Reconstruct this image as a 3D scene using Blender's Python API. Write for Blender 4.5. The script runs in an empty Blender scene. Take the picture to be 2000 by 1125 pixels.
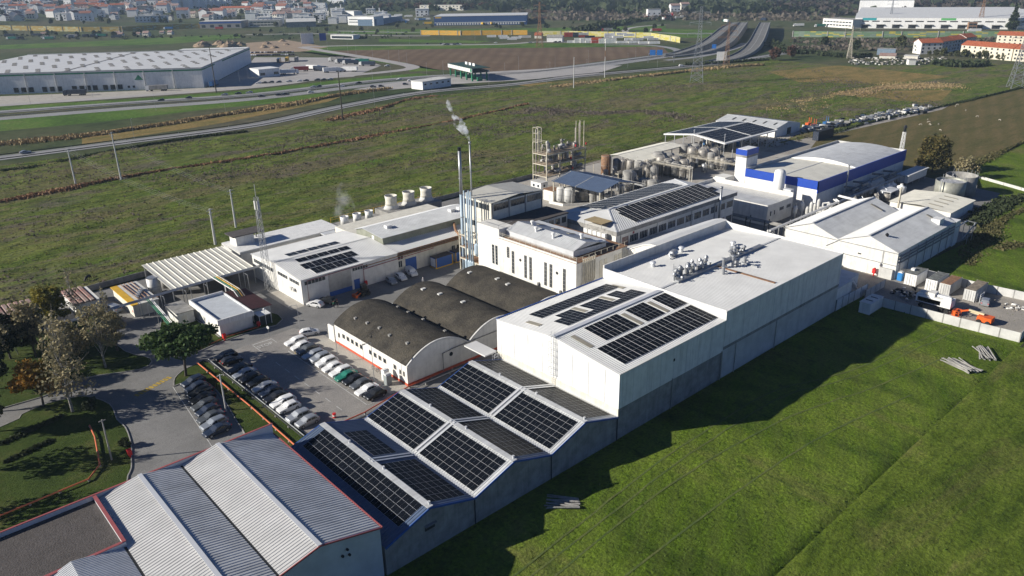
import bpy, bmesh, math, random
import numpy as np
from mathutils import Vector, Matrix
RNG = random.Random(7)
NP = np.random.default_rng(11)
scene = bpy.context.scene
COL = scene.collection
# ------------------------------------------------------------------ camera
CF = 1497.852                      # focal length in pixels of the 2000 px wide photograph
CR = Vector((0.7391948720846694, -0.6732782612650156, -0.01695063396120769))
CU = Vector((0.263943834156364, 0.26644643269281854, 0.9270059066241754))
CW = Vector((0.6196164890434784, 0.6897120278878924, -0.3746634824642028))
CH = 70.0                          # drone height in metres; x runs along the field wall, y into the works
cd = bpy.data.cameras.new('camera')
cam = bpy.data.objects.new('camera', cd); COL.objects.link(cam)
cd.sensor_width = 36; cd.lens = 36 * CF / 2000; cd.clip_start = 1; cd.clip_end = 20000
m3 = Matrix((CR, CU, -CW)).transposed()
cam.matrix_world = Matrix.Translation((0, 0, CH)) @ m3.to_4x4()
scene.camera = cam

def terr(x, y):
    d = math.hypot(x, y)
    if d < 1250: return 0.0
    z = 0.026 * (d - 1250)
    if d > 2150: z += 0.075 * (d - 2150)
    f = min(1, (d - 1250) / 500)
    z += f * (9 * math.sin(x * .0041 + 1) * math.cos(y * .0033) + 4 * math.sin(x * .011 + y * .007))
    return min(max(z, 0), 125)

def at(px, py, z=0.0):
    """the ground point (metres) seen at a pixel of the survey picture"""
    d = CW * CF + CR * (px - 1000) - CU * (py - 562.5)
    if d.z < -1e-3:
        t = (z - CH) / d.z
        x, y = d.x * t, d.y * t
        if math.hypot(x, y) < 1250 or z > 0: return (x, y)
    n = d / math.hypot(d.x, d.y)
    s = 1200.0
    while s < 6000:
        if CH + n.z * s <= terr(n.x * s, n.y * s): break
        s += 4
    return (n.x * s, n.y * s)

# ------------------------------------------------------------------ materials
MATS = {}
def _n(nt, t, **k):
    n = nt.nodes.new(t)
    for a, b in k.items(): setattr(n, a, b)
    return n
def mat(name, col, rough=.7, metal=0.0, var=.12, scale=.6, col2=None, streak=0.0, bump=0.0, bscale=3.0, spec=.4, fine=0.0, coat=0.0, sdir=(1.7, 1.7, .12)):
    """Principled paint/stone/metal with a noise between col and col2, vertical streaks of dirt, and bump"""
    if name in MATS: return MATS[name]
    m = bpy.data.materials.new(name); m.use_nodes = True
    nt = m.node_tree; b = nt.nodes['Principled BSDF']; L = nt.links.new
    b.inputs['Roughness'].default_value = rough; b.inputs['Metallic'].default_value = metal
    b.inputs['Specular IOR Level'].default_value = spec
    if coat: b.inputs['Coat Weight'].default_value = coat; b.inputs['Coat Roughness'].default_value = .06
    geo = _n(nt, 'ShaderNodeNewGeometry')
    no = _n(nt, 'ShaderNodeTexNoise'); no.inputs['Scale'].default_value = scale; no.inputs['Detail'].default_value = 6; no.inputs['Roughness'].default_value = .62
    L(geo.outputs['Position'], no.inputs['Vector'])
    c2 = col2 if col2 else tuple(max(0, c * (1 - 2.2 * var)) for c in col)
    mr = _n(nt, 'ShaderNodeMapRange'); mr.inputs['From Min'].default_value = .36; mr.inputs['From Max'].default_value = .68
    L(no.outputs['Fac'], mr.inputs['Value'])
    mx = _n(nt, 'ShaderNodeMix', data_type='RGBA')
    mx.inputs['A'].default_value = (*col, 1); mx.inputs['B'].default_value = (*c2, 1)
    L(mr.outputs['Result'], mx.inputs['Factor']); out = mx.outputs['Result']
    if streak:
        mp = _n(nt, 'ShaderNodeMapping'); mp.inputs['Scale'].default_value = sdir
        L(geo.outputs['Position'], mp.inputs['Vector'])
        n2 = _n(nt, 'ShaderNodeTexNoise'); n2.inputs['Scale'].default_value = 1.0; n2.inputs['Detail'].default_value = 5; n2.inputs['Roughness'].default_value = .7
        L(mp.outputs['Vector'], n2.inputs['Vector'])
        r2 = _n(nt, 'ShaderNodeMapRange'); r2.inputs['From Min'].default_value = .5; r2.inputs['From Max'].default_value = .75; r2.inputs['To Max'].default_value = streak
        L(n2.outputs['Fac'], r2.inputs['Value'])
        m2 = _n(nt, 'ShaderNodeMix', data_type='RGBA'); m2.inputs['B'].default_value = tuple(c * .35 + .01 for c in col) + (1,)
        L(r2.outputs['Result'], m2.inputs['Factor']); L(out, m2.inputs['A']); out = m2.outputs['Result']
    if fine:
        n3 = _n(nt, 'ShaderNodeTexNoise'); n3.inputs['Scale'].default_value = 4.5; n3.inputs['Detail'].default_value = 3
        L(geo.outputs['Position'], n3.inputs['Vector'])
        r3 = _n(nt, 'ShaderNodeMapRange'); r3.inputs['From Min'].default_value = .3; r3.inputs['From Max'].default_value = .7; r3.inputs['To Min'].default_value = 1 - fine; r3.inputs['To Max'].default_value = 1 + fine
        L(n3.outputs['Fac'], r3.inputs['Value'])
        vm = _n(nt, 'ShaderNodeVectorMath', operation='SCALE'); L(out, vm.inputs[0]); L(r3.outputs['Result'], vm.inputs['Scale']); out = vm.outputs['Vector']
    L(out, b.inputs['Base Color'])
    if bump:
        n4 = _n(nt, 'ShaderNodeTexNoise'); n4.inputs['Scale'].default_value = bscale; n4.inputs['Detail'].default_value = 5
        L(geo.outputs['Position'], n4.inputs['Vector'])
        bp = _n(nt, 'ShaderNodeBump'); bp.inputs['Strength'].default_value = bump; bp.inputs['Distance'].default_value = .3
        L(n4.outputs['Fac'], bp.inputs['Height']); L(bp.outputs['Normal'], b.inputs['Normal'])
    MATS[name] = m
    return m

def ground_mat(name, cols, scale=.05, rough=.95, bump=.6, bscale=1.2, stretch=None, dots=.35, dscale=1.6, rows=None, broad=None):
    """several soil/grass tints mixed over two noise sizes, plus small clumps; rows = (angle, pitch, tint) for mown or ploughed lines"""
    m = bpy.data.materials.new(name); m.use_nodes = True
    nt = m.node_tree; b = nt.nodes['Principled BSDF']; L = nt.links.new
    b.inputs['Roughness'].default_value = rough; b.inputs['Specular IOR Level'].default_value = .1
    geo = _n(nt, 'ShaderNodeNewGeometry'); vec = geo.outputs['Position']
    if stretch:
        mp = _n(nt, 'ShaderNodeMapping'); mp.inputs['Rotation'].default_value = (0, 0, stretch[0]); mp.inputs['Scale'].default_value = (1, stretch[1], 1)
        L(vec, mp.inputs['Vector']); vec2 = mp.outputs['Vector']
    else: vec2 = vec
    n1 = _n(nt, 'ShaderNodeTexNoise'); n1.inputs['Scale'].default_value = scale; n1.inputs['Detail'].default_value = 9; n1.inputs['Roughness'].default_value = .68; n1.inputs['Distortion'].default_value = .35
    L(vec2, n1.inputs['Vector'])
    cr = _n(nt, 'ShaderNodeValToRGB'); el = cr.color_ramp.elements
    k = len(cols)
    while len(el) < k: el.new(.5)
    for i, c in enumerate(cols):
        el[i].position = .34 + .34 * i / max(1, k - 1); el[i].color = (*c, 1)
    L(n1.outputs['Fac'], cr.inputs['Fac']); out = cr.outputs['Color']
    for bs, bc, lo, hi in (broad or ()):
        nb = _n(nt, 'ShaderNodeTexNoise'); nb.inputs['Scale'].default_value = bs; nb.inputs['Detail'].default_value = 7; nb.inputs['Roughness'].default_value = .62; nb.inputs['Distortion'].default_value = .8
        L(vec2, nb.inputs['Vector']); rb = _n(nt, 'ShaderNodeMapRange'); rb.inputs['From Min'].default_value = lo; rb.inputs['From Max'].default_value = hi; rb.inputs['To Max'].default_value = .85
        L(nb.outputs['Fac'], rb.inputs['Value']); mb_ = _n(nt, 'ShaderNodeMix', data_type='RGBA'); mb_.inputs['B'].default_value = (*bc, 1); L(rb.outputs['Result'], mb_.inputs['Factor']); L(out, mb_.inputs['A']); out = mb_.outputs['Result']
    n2 = _n(nt, 'ShaderNodeTexNoise'); n2.inputs['Scale'].default_value = dscale; n2.inputs['Detail'].default_value = 6; n2.inputs['Roughness'].default_value = .7
    L(vec, n2.inputs['Vector'])
    r2 = _n(nt, 'ShaderNodeMapRange'); r2.inputs['From Min'].default_value = .3; r2.inputs['From Max'].default_value = .7; r2.inputs['To Min'].default_value = 1 - dots; r2.inputs['To Max'].default_value = 1 + dots
    L(n2.outputs['Fac'], r2.inputs['Value'])
    vm = _n(nt, 'ShaderNodeVectorMath', operation='SCALE'); L(out, vm.inputs[0]); L(r2.outputs['Result'], vm.inputs['Scale']); out = vm.outputs['Vector']
    if rows:
        mp = _n(nt, 'ShaderNodeMapping'); mp.inputs['Rotation'].default_value = (0, 0, rows[0])
        L(vec, mp.inputs['Vector'])
        w = _n(nt, 'ShaderNodeTexWave'); w.inputs['Scale'].default_value = .314 / rows[1]; w.inputs['Distortion'].default_value = 2.5; w.inputs['Detail'].default_value = 3; w.inputs['Detail Scale'].default_value = .4
        L(mp.outputs['Vector'], w.inputs['Vector'])
        mx = _n(nt, 'ShaderNodeMix', data_type='RGBA'); mx.inputs['B'].default_value = (*rows[2], 1)
        ml = _n(nt, 'ShaderNodeMath', operation='MULTIPLY'); ml.inputs[1].default_value = rows[3]
        L(w.outputs['Fac'], ml.inputs[0]); L(ml.outputs[0], mx.inputs['Factor']); L(out, mx.inputs['A']); out = mx.outputs['Result']
    L(out, b.inputs['Base Color'])
    bp = _n(nt, 'ShaderNodeBump'); bp.inputs['Strength'].default_value = bump; bp.inputs['Distance'].default_value = .5
    n4 = _n(nt, 'ShaderNodeTexNoise'); n4.inputs['Scale'].default_value = bscale; n4.inputs['Detail'].default_value = 7; n4.inputs['Roughness'].default_value = .7
    L(vec, n4.inputs['Vector']); L(n4.outputs['Fac'], bp.inputs['Height']); L(bp.outputs['Normal'], b.inputs['Normal'])
    MATS[name] = m
    return m

def leaf_mat(name, c1, c2, scale=.35, transl=.25):
    m = bpy.data.materials.new(name); m.use_nodes = True
    nt = m.node_tree; L = nt.links.new; b = nt.nodes['Principled BSDF']
    b.inputs['Roughness'].default_value = .75; b.inputs['Specular IOR Level'].default_value = .2
    geo = _n(nt, 'ShaderNodeNewGeometry')
    no = _n(nt, 'ShaderNodeTexNoise'); no.inputs['Scale'].default_value = scale; no.inputs['Detail'].default_value = 4
    L(geo.outputs['Position'], no.inputs['Vector'])
    mr = _n(nt, 'ShaderNodeMapRange'); mr.inputs['From Min'].default_value = .35; mr.inputs['From Max'].default_value = .65
    ad = _n(nt, 'ShaderNodeMath', operation='ADD'); mu = _n(nt, 'ShaderNodeMath', operation='MULTIPLY_ADD')
    mu.inputs[1].default_value = .3; mu.inputs[2].default_value = -.15
    L(geo.outputs['Random Per Island'], mu.inputs[0]); L(no.outputs['Fac'], ad.inputs[0]); L(mu.outputs[0], ad.inputs[1]); L(ad.outputs[0], mr.inputs['Value'])
    mx = _n(nt, 'ShaderNodeMix', data_type='RGBA'); mx.inputs['A'].default_value = (*c1, 1); mx.inputs['B'].default_value = (*c2, 1)
    L(mr.outputs['Result'], mx.inputs['Factor']); L(mx.outputs['Result'], b.inputs['Base Color'])
    if transl:
        tr = _n(nt, 'ShaderNodeBsdfTranslucent'); L(mx.outputs['Result'], tr.inputs['Color'])
        ms = _n(nt, 'ShaderNodeMixShader'); ms.inputs[0].default_value = transl
        L(b.outputs[0], ms.inputs[1]); L(tr.outputs[0], ms.inputs[2]); L(ms.outputs[0], nt.nodes['Material Output'].inputs['Surface'])
    MATS[name] = m
    return m

# paints, claddings, stone, ground
WHITE = mat('white_cladding', (.8, .795, .77), .55, var=.07, streak=.48)
WHITEP = mat('white_plaster', (.74, .725, .68), .85, var=.08, streak=.34)
CREAM = mat('cream_plaster', (.70, .67, .58), .85, var=.09, streak=.3)
WROOF = mat('white_roof_sheet', (.64, .64, .625), .5, var=.06, scale=.25)
GROOF = mat('grey_roof_sheet', (.60, .61, .61), .55, var=.10, scale=.3, streak=.3, sdir=(.1, 1.5, .1))
IROOF = mat('ivory_roof_sheet', (.66, .64, .56), .6, var=.07, scale=.3)
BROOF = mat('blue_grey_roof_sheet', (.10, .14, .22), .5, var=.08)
CORR = mat('galvanised_sheet', (.60, .615, .63), .5, metal=.05, var=.09, scale=.35)
CORRS = mat('stained_roof_sheet', (.60, .61, .61), .55, var=.12, scale=.3, streak=.55, sdir=(.10, 2.6, .1))
CORRW = mat('bright_roof_sheet', (.58, .575, .56), .5, var=.07, scale=.3, streak=.22, sdir=(.10, 2.6, .1))
ASBE = mat('dark_roof_tile', (.038, .035, .031), .95, col2=(.082, .073, .058), scale=.25, fine=.35, bump=.4, spec=.15)
CONC = mat('stained_concrete', (.34, .33, .31), .9, var=.2, scale=.5, streak=.5, bump=.2)
CONCL = mat('pale_concrete', (.58, .575, .55), .9, var=.1, scale=.4, streak=.22)
BLUE = mat('blue_fascia', (.012, .06, .38), .45, var=.05)
DBLUE = mat('blue_trim', (.03, .10, .36), .45, var=.05)
REDT = mat('red_trim', (.36, .10, .10), .5, var=.08)
REDP = mat('red_pipe', (.55, .10, .05), .5, var=.08)
REDB = mat('bright_red', (.62, .03, .03), .4, var=.05)
ORNG = mat('orange_paint', (.75, .13, .02), .45, var=.08)
YELL = mat('yellow_paint', (.70, .42, .03), .5, var=.1)
GREENP = mat('green_paint', (.02, .20, .10), .5, var=.1)
LBLUE = mat('light_blue_pipe', (.40, .50, .58), .45, var=.06)
STEEL = mat('steel', (.44, .45, .46), .42, metal=.6, var=.1, scale=1.2, streak=.25)
TANK = mat('stainless_tank', (.36, .335, .30), .5, metal=.25, var=.14, scale=.8, streak=.5)
RUST = mat('rusty_steel', (.30, .17, .09), .8, var=.3, scale=1.2, col2=(.16, .09, .06))
BEIGES = mat('beige_steelwork', (.60, .55, .44), .7, var=.2, scale=1.0, streak=.35)
DARK = mat('dark_void', (.02, .022, .025), .7, var=.1)
BLACK = mat('black_paint', (.012, .012, .014), .4, var=.05)
RUBBER = mat('rubber', (.02, .02, .02), .85, var=.05)
GLASS = mat('window_glass', (.03, .04, .05), .12, var=.2, scale=.7, spec=.6)
CGLASS = mat('car_glass', (.012, .014, .017), .06, var=.02, spec=.6)
PVG = mat('solar_glass', (.008, .010, .015), .3, var=.12, scale=.4, spec=.04)
ALU = mat('aluminium_frame', (.72, .73, .74), .4, metal=.3, var=.03)
SKYL = mat('rooflight_sheet', (.36, .33, .26), .5, var=.1)
GRAV = mat('dark_gravel', (.088, .078, .074), .95, var=.1, scale=.5, fine=.22, bump=.3, bscale=5)
WOODP = mat('grey_timber', (.32, .29, .25), .85, var=.2, scale=2)
TERRA = mat('terracotta_tiles', (.42, .115, .05), .85, var=.2, scale=.8)
DULLRED = mat('weathered_hazed_red_roof', (.26, .13, .11), .85, var=.3, scale=.5, col2=(.30, .26, .23))
BARK = mat('bark', (.10, .085, .07), .95, var=.3, scale=3, bump=.5, bscale=8)
BIRCH = mat('pale_bark', (.42, .40, .36), .9, var=.4, scale=3)
SKIN = mat('skin', (.45, .27, .19), .6, var=.03)
LINE = mat('road_paint_white', (.62, .62, .60), .8, var=.2, scale=2)
YLINE = mat('road_paint_yellow', (.55, .38, .06), .8, var=.3, scale=2)
FOAM = mat('tank_foam', (.5, .5, .52), .9, var=.35, scale=1.2, col2=(.22, .23, .25), bump=.6)
ASPH = mat('asphalt', (.215, .21, .203), .93, col2=(.155, .152, .147), scale=.12, fine=.18, bump=.15, bscale=9, streak=.35, sdir=(.55, .55, .5))
PAVE = mat('brick_paving', (.29, .272, .25), .92, col2=(.225, .212, .20), scale=.2, fine=.2, bump=.2, bscale=6, streak=.3, sdir=(.5, .5, .5))
CPAV = mat('concrete_paving', (.42, .395, .35), .92, col2=(.32, .295, .26), scale=.25, fine=.12)
KERB = mat('kerb_stone', (.34, .33, .31), .9, var=.15, scale=1)
ROAD = mat('road_surface', (.27, .27, .275), .93, col2=(.22, .22, .225), scale=.05, fine=.08)
ROADP = mat('worn_pale_road', (.38, .36, .345), .93, col2=(.31, .295, .285), scale=.06, fine=.08, streak=.25, sdir=(.1, .1, .1))
EARTH = mat('bare_earth', (.33, .24, .16), .95, col2=(.24, .18, .125), scale=.12, fine=.25, bump=.6)
YARD = mat('yard_gravel', (.33, .30, .26), .95, col2=(.24, .225, .20), scale=.15, fine=.2, bump=.3)
HAIR = mat('dark_hair', (.03, .02, .015), .7, var=.05)

LAWN = ground_mat('lawn_grass', [(.03, .05, .010), (.047, .072, .014), (.085, .09, .028)], .12, bscale=3, dots=.3)
LUSH = ground_mat('lush_field_grass', [(.048, .082, .008), (.085, .138, .012), (.125, .182, .02), (.15, .16, .042)], .06, bscale=1.6, bump=.9, stretch=(.75, .45), dots=.6, dscale=2.2, broad=[(.02, (.14, .13, .045), .54, .7), (.11, (.04, .075, .010), .54, .7), (.5, (.03, .062, .008), .54, .72)], rows=(1.1, 3.2, (.10, .12, .03), .3))
STUB = ground_mat('stubble_field_grass', [(.048, .078, .010), (.085, .125, .014), (.115, .155, .022), (.14, .145, .04)], .05, bscale=1.6, bump=.8, stretch=(0, 3), dots=.55, dscale=2.0, broad=[(.03, (.13, .115, .045), .54, .72), (.5, (.035, .055, .010), .54, .72)])
MARSH = ground_mat('rough_marsh_grass', [(.06, .092, .014), (.095, .135, .020), (.135, .158, .034), (.16, .155, .05)], .05, bscale=1.1, bump=.9, stretch=(-.1, 3.2), dots=.5, dscale=1.4, broad=[(.014, (.155, .125, .065), .47, .62), (.03, (.13, .105, .085), .53, .64), (.022, (.055, .125, .012), .6, .7), (.16, (.030, .042, .014), .50, .66), (.42, (.045, .06, .020), .56, .74)])
SHEEPF = ground_mat('dry_mown_field', [(.085, .085, .030), (.13, .105, .045), (.155, .12, .055)], .035, stretch=(-.25, 4), dots=.35, dscale=.8, rows=(1.25, 7.0, (.07, .075, .024), .35))
PLOUGH = ground_mat('ploughed_field', [(.125, .085, .055), (.155, .108, .07), (.18, .13, .085)], .02, dots=.2, dscale=.5, rows=(.8, 12.0, (.10, .068, .045), .5))
VERGE = ground_mat('green_verge_grass', [(.045, .09, .014), (.08, .15, .022), (.13, .16, .045)], .03, dots=.45, dscale=.5, broad=[(.05, (.035, .06, .014), .54, .7)])
FARG = ground_mat('far_land', [(.035, .055, .02), (.06, .075, .03), (.085, .085, .045), (.10, .09, .06)], .008, dots=.4, dscale=.12, bump=.3)
GOLD = ground_mat('golden_rough_grass', [(.10, .105, .03), (.21, .155, .055), (.27, .185, .07)], .04, dots=.45, dscale=.7, stretch=(-.3, 2.5))
# ------------------------------------------------------------------ mesh building
def unit(v):
    l = math.sqrt(sum(c * c for c in v)) or 1
    return tuple(c / l for c in v)
class MB:
    """collects faces with material slots and links them as ONE mesh object"""
    def __init__(s): s.v = []; s.f = []; s.m = []
    def face(s, pts, m=0):
        i = len(s.v); s.v += [tuple(p) for p in pts]; s.f.append(tuple(range(i, i + len(pts)))); s.m.append(m); return s
    def box(s, x0, x1, y0, y1, z0, z1, m=0, bottom=True):
        i = len(s.v)
        s.v += [(x0, y0, z0), (x1, y0, z0), (x1, y1, z0), (x0, y1, z0), (x0, y0, z1), (x1, y0, z1), (x1, y1, z1), (x0, y1, z1)]
        fs = [(4, 5, 6, 7), (0, 1, 5, 4), (1, 2, 6, 5), (2, 3, 7, 6), (3, 0, 4, 7)] + ([(3, 2, 1, 0)] if bottom else [])
        s.f += [tuple(i + k for k in f) for f in fs]; s.m += [m] * len(fs); return s
    def obox(s, c, h, ax, m=0):
        """oriented box: centre, half sizes, three axes"""
        i = len(s.v)
        for z in (-1, 1):
            for a, b in ((-1, -1), (1, -1), (1, 1), (-1, 1)):
                s.v.append(tuple(c[k] + ax[0][k] * h[0] * a + ax[1][k] * h[1] * b + ax[2][k] * h[2] * z for k in range(3)))
        fs = [(4, 5, 6, 7), (0, 1, 5, 4), (1, 2, 6, 5), (2, 3, 7, 6), (3, 0, 4, 7), (3, 2, 1, 0)]
        s.f += [tuple(i + k for k in f) for f in fs]; s.m += [m] * 6; return s
    def bar(s, a, b, w=.1, h=None, m=0):
        """square bar between two points"""
        h = w if h is None else h
        d = unit([b[k] - a[k] for k in range(3)])
        up = (0, 0, 1) if abs(d[2]) < .95 else (1, 0, 0)
        r = unit((d[1] * up[2] - d[2] * up[1], d[2] * up[0] - d[0] * up[2], d[0] * up[1] - d[1] * up[0]))
        u = (r[1] * d[2] - r[2] * d[1], r[2] * d[0] - r[0] * d[2], r[0] * d[1] - r[1] * d[0])
        ln = math.dist(a, b)
        return s.obox([(a[k] + b[k]) / 2 for k in range(3)], (w / 2, ln / 2, h / 2), (r, d, u), m)
    def ring(s, prof, c=(0, 0), n=16, m=0, cap0=True, cap1=True, ms=None, sx=1, sy=1):
        """lathe: prof = [(radius, z), ...] about a vertical axis"""
        i = len(s.v)
        for r, z in prof:
            for k in range(n):
                a = 2 * math.pi * k / n
                s.v.append((c[0] + r * sx * math.cos(a), c[1] + r * sy * math.sin(a), z))
        for j in range(len(prof) - 1):
            for k in range(n):
                q = (k + 1) % n
                s.f.append((i + j * n + k, i + j * n + q, i + (j + 1) * n + q, i + (j + 1) * n + k)); s.m.append(ms[j] if ms else m)
        if cap1: s.f.append(tuple(i + (len(prof) - 1) * n + k for k in range(n))); s.m.append(ms[-1] if ms else m)
        if cap0: s.f.append(tuple(i + n - 1 - k for k in range(n))); s.m.append(ms[0] if ms else m)
        return s
    def tube(s, pts, r=.1, n=8, m=0, r2=None):
        pts = [Vector(p) for p in pts]; i = len(s.v); N = len(pts)
        for j, p in enumerate(pts):
            d = (pts[min(j + 1, N - 1)] - pts[max(j - 1, 0)]).normalized()
            a = d.cross(Vector((0, 0, 1)) if abs(d.z) < .95 else Vector((1, 0, 0))).normalized(); b = a.cross(d)
            rr = r if r2 is None else r + (r2 - r) * j / (N - 1)
            for k in range(n):
                t = 2 * math.pi * k / n
                s.v.append(tuple(p + a * (rr * math.cos(t)) + b * (rr * math.sin(t))))
        for j in range(N - 1):
            for k in range(n):
                q = (k + 1) % n
                s.f.append((i + j * n + k, i + j * n + q, i + (j + 1) * n + q, i + (j + 1) * n + k)); s.m.append(m)
        s.f.append(tuple(i + k for k in range(n))); s.f.append(tuple(i + (N - 1) * n + n - 1 - k for k in range(n))); s.m += [m, m]
        return s
    def prism(s, poly, y0, y1, axis='y', m=0, caps=True):
        """extrude a closed (a, z) outline along x or y"""
        n = len(poly); i = len(s.v)
        for t in (y0, y1):
            for a, z in poly: s.v.append((a, t, z) if axis == 'y' else (t, a, z))
        for k in range(n):
            q = (k + 1) % n; s.f.append((i + k, i + q, i + n + q, i + n + k)); s.m.append(m)
        if caps: s.f += [tuple(i + n - 1 - k for k in range(n)), tuple(i + n + k for k in range(n))]; s.m += [m, m]
        return s
    def plate(s, poly, z0, z1, m=0):
        """extrude a flat (x, y) outline upwards"""
        n = len(poly); i = len(s.v)
        for z in (z0, z1): s.v += [(x, y, z) for x, y in poly]
        for k in range(n):
            q = (k + 1) % n; s.f.append((i + k, i + q, i + n + q, i + n + k)); s.m.append(m)
        s.f += [tuple(i + n - 1 - k for k in range(n)), tuple(i + n + k for k in range(n))]; s.m += [m, m]
        return s
    def ribs(s, p00, p10, p11, p01, pitch=.4, h=.05, m=0, th=.06):
        """ribbed sheet on the quad p00-p10-p11-p01: ribs run from the p00-p10 edge to the p01-p11 edge"""
        p00, p10, p11, p01 = map(Vector, (p00, p10, p11, p01))
        nrm = (p10 - p00).cross(p01 - p00).normalized()
        if nrm.z < 0: nrm = -nrm
        L = (p10 - p00).length; n = max(2, round(L / pitch)); prof = []
        for k in range(n):
            for t, q in ((0, 0), (.5, 0), (.6, 1), (.9, 1)): prof.append(((k + t) / n, q * h))
        prof.append((1, 0)); i = len(s.v)
        for t, q in prof:
            for a, b in ((p00, p10), (p01, p11)):
                s.v.append(tuple(a.lerp(b, t) + nrm * q))
        for k in range(len(prof) - 1):
            s.f.append((i + 2 * k, i + 2 * k + 2, i + 2 * k + 3, i + 2 * k + 1)); s.m.append(m)
        o = -nrm * th
        c = [p00, p10, p11, p01]; s.face([c[3] + o, c[2] + o, c[1] + o, c[0] + o], m)
        for k in range(4): s.face([c[k] + o, c[(k + 1) % 4] + o, c[(k + 1) % 4], c[k]], m)
        return s
    def build(s, name, mats, parent=None, smooth=False, local=False):
        me = bpy.data.meshes.new(name)
        if not isinstance(mats, (list, tuple)): mats = [mats]
        v = s.v
        if parent is not None and not local:
            ox, oy, oz = WORG.get(parent.name, (0, 0, 0)); v = [(a - ox, b - oy, c - oz) for a, b, c in v]
        me.from_pydata(v, [], s.f)
        for q in mats: me.materials.append(q)
        me.polygons.foreach_set('material_index', np.array(s.m, dtype=np.int32))
        if smooth is True: me.polygons.foreach_set('use_smooth', np.ones(len(s.f), dtype=bool))
        elif smooth: me.polygons.foreach_set('use_smooth', np.array([len(f) == 4 for f in s.f], dtype=bool))
        bm = bmesh.new(); bm.from_mesh(me); bmesh.ops.remove_doubles(bm, verts=bm.verts, dist=1e-5)
        bmesh.ops.recalc_face_normals(bm, faces=bm.faces); bm.to_mesh(me); bm.free()
        o = bpy.data.objects.new(name, me); COL.objects.link(o)
        if parent is not None: o.parent = parent
        WORG[o.name] = WORG.get(parent.name, (0, 0, 0)) if parent is not None else (0, 0, 0)
        return o
WORG = {}
def tag(o, label=None, cat=None, group=None, kind=None):
    if label: o['label'] = label
    if cat: o['category'] = cat
    if group: o['group'] = group
    if kind: o['kind'] = kind
    return o
def thing(name, label, cat, loc=(0, 0, 0), rz=0, group=None):
    """an Empty at the thing's base that parents its parts; part meshes are given in world metres while rz is 0"""
    o = bpy.data.objects.new(name, None); COL.objects.link(o)
    o.location = loc; o.rotation_euler = (0, 0, rz); o.empty_display_size = .2
    WORG[o.name] = tuple(loc)
    return tag(o, label, cat, group)
def copy_tree(o, parent=None):
    c = o.copy(); COL.objects.link(c)
    if parent is not None: c.parent = parent
    for ch in o.children: copy_tree(ch, c)
    return c
def place(proto, x, y, z=0, rz=0, label=None, group=None, s=1.0, used={}):
    """the first call moves the prototype, later ones copy it with its parts"""
    o = proto if proto.name not in used else copy_tree(proto)
    used[proto.name] = 1
    o.location = (x, y, z); o.rotation_euler = (0, 0, rz); o.scale = (s, s, s)
    if label: o['label'] = label
    if group: o['group'] = group
    return o
def sheet(name, poly, m, z, kind='structure', label=None, cat=None):
    """one flat ground sheet"""
    bm = bmesh.new()
    vs = [bm.verts.new((x, y, z)) for x, y in poly]
    f = bm.faces.new(vs); bmesh.ops.triangulate(bm, faces=[f])
    if sum((poly[i][0] * poly[(i + 1) % len(poly)][1] - poly[(i + 1) % len(poly)][0] * poly[i][1]) for i in range(len(poly))) < 0:
        bmesh.ops.reverse_faces(bm, faces=bm.faces)
    me = bpy.data.meshes.new(name); bm.to_mesh(me); bm.free(); me.materials.append(m)
    o = bpy.data.objects.new(name, me); COL.objects.link(o)
    return tag(o, label, cat, kind=kind)
def smooth_line(pts, n=6):
    """Catmull-Rom through points of any dimension"""
    out = []
    P = [pts[0]] + list(pts) + [pts[-1]]
    for i in range(1, len(P) - 2):
        for k in range(n):
            t = k / n
            out.append(tuple(.5 * (2 * b + (c - a) * t + (2 * a - 5 * b + 4 * c - d) * t * t + (3 * b - a - 3 * c + d) * t ** 3) for a, b, c, d in zip(P[i - 1], P[i], P[i + 1], P[i + 2])))
    out.append(tuple(pts[-1])); return out
def offset_line(pts, d):
    out = []
    for i, p in enumerate(pts):
        a = pts[max(0, i - 1)]; b = pts[min(len(pts) - 1, i + 1)]
        dx, dy = b[0] - a[0], b[1] - a[1]; l = math.hypot(dx, dy) or 1
        out.append((p[0] - dy / l * d, p[1] + dx / l * d) + tuple(p[2:]))
    return out
def strip(mb, pts, w0, w1, z=0, m=0):
    """flat ribbon between offsets w0 and w1 of a centre line"""
    a = offset_line(pts, w0); b = offset_line(pts, w1)
    for i in range(len(pts) - 1):
        q = [a[i], a[i + 1], b[i + 1], b[i]]
        mb.face([(p[0], p[1], (p[2] if len(p) > 2 else 0) + z) for p in q][::-1], m)
def wall_line(mb, pts, h, w=.2, m=0, z=0):
    for a, b in zip(pts[:-1], pts[1:]):
        za = (a[2] if len(a) > 2 else 0) + z; zb = (b[2] if len(b) > 2 else 0) + z
        dx, dy = b[0] - a[0], b[1] - a[1]; l = math.hypot(dx, dy) or 1; nx, ny = -dy / l * w / 2, dx / l * w / 2
        i = len(mb.v)
        mb.v += [(a[0] - nx, a[1] - ny, za), (b[0] - nx, b[1] - ny, zb), (b[0] + nx, b[1] + ny, zb), (a[0] + nx, a[1] + ny, za),
                 (a[0] - nx, a[1] - ny, za + h), (b[0] - nx, b[1] - ny, zb + h), (b[0] + nx, b[1] + ny, zb + h), (a[0] + nx, a[1] + ny, za + h)]
        for f in [(4, 5, 6, 7), (0, 1, 5, 4), (1, 2, 6, 5), (2, 3, 7, 6), (3, 0, 4, 7)]: mb.f.append(tuple(i + k for k in f)); mb.m.append(m)
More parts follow.
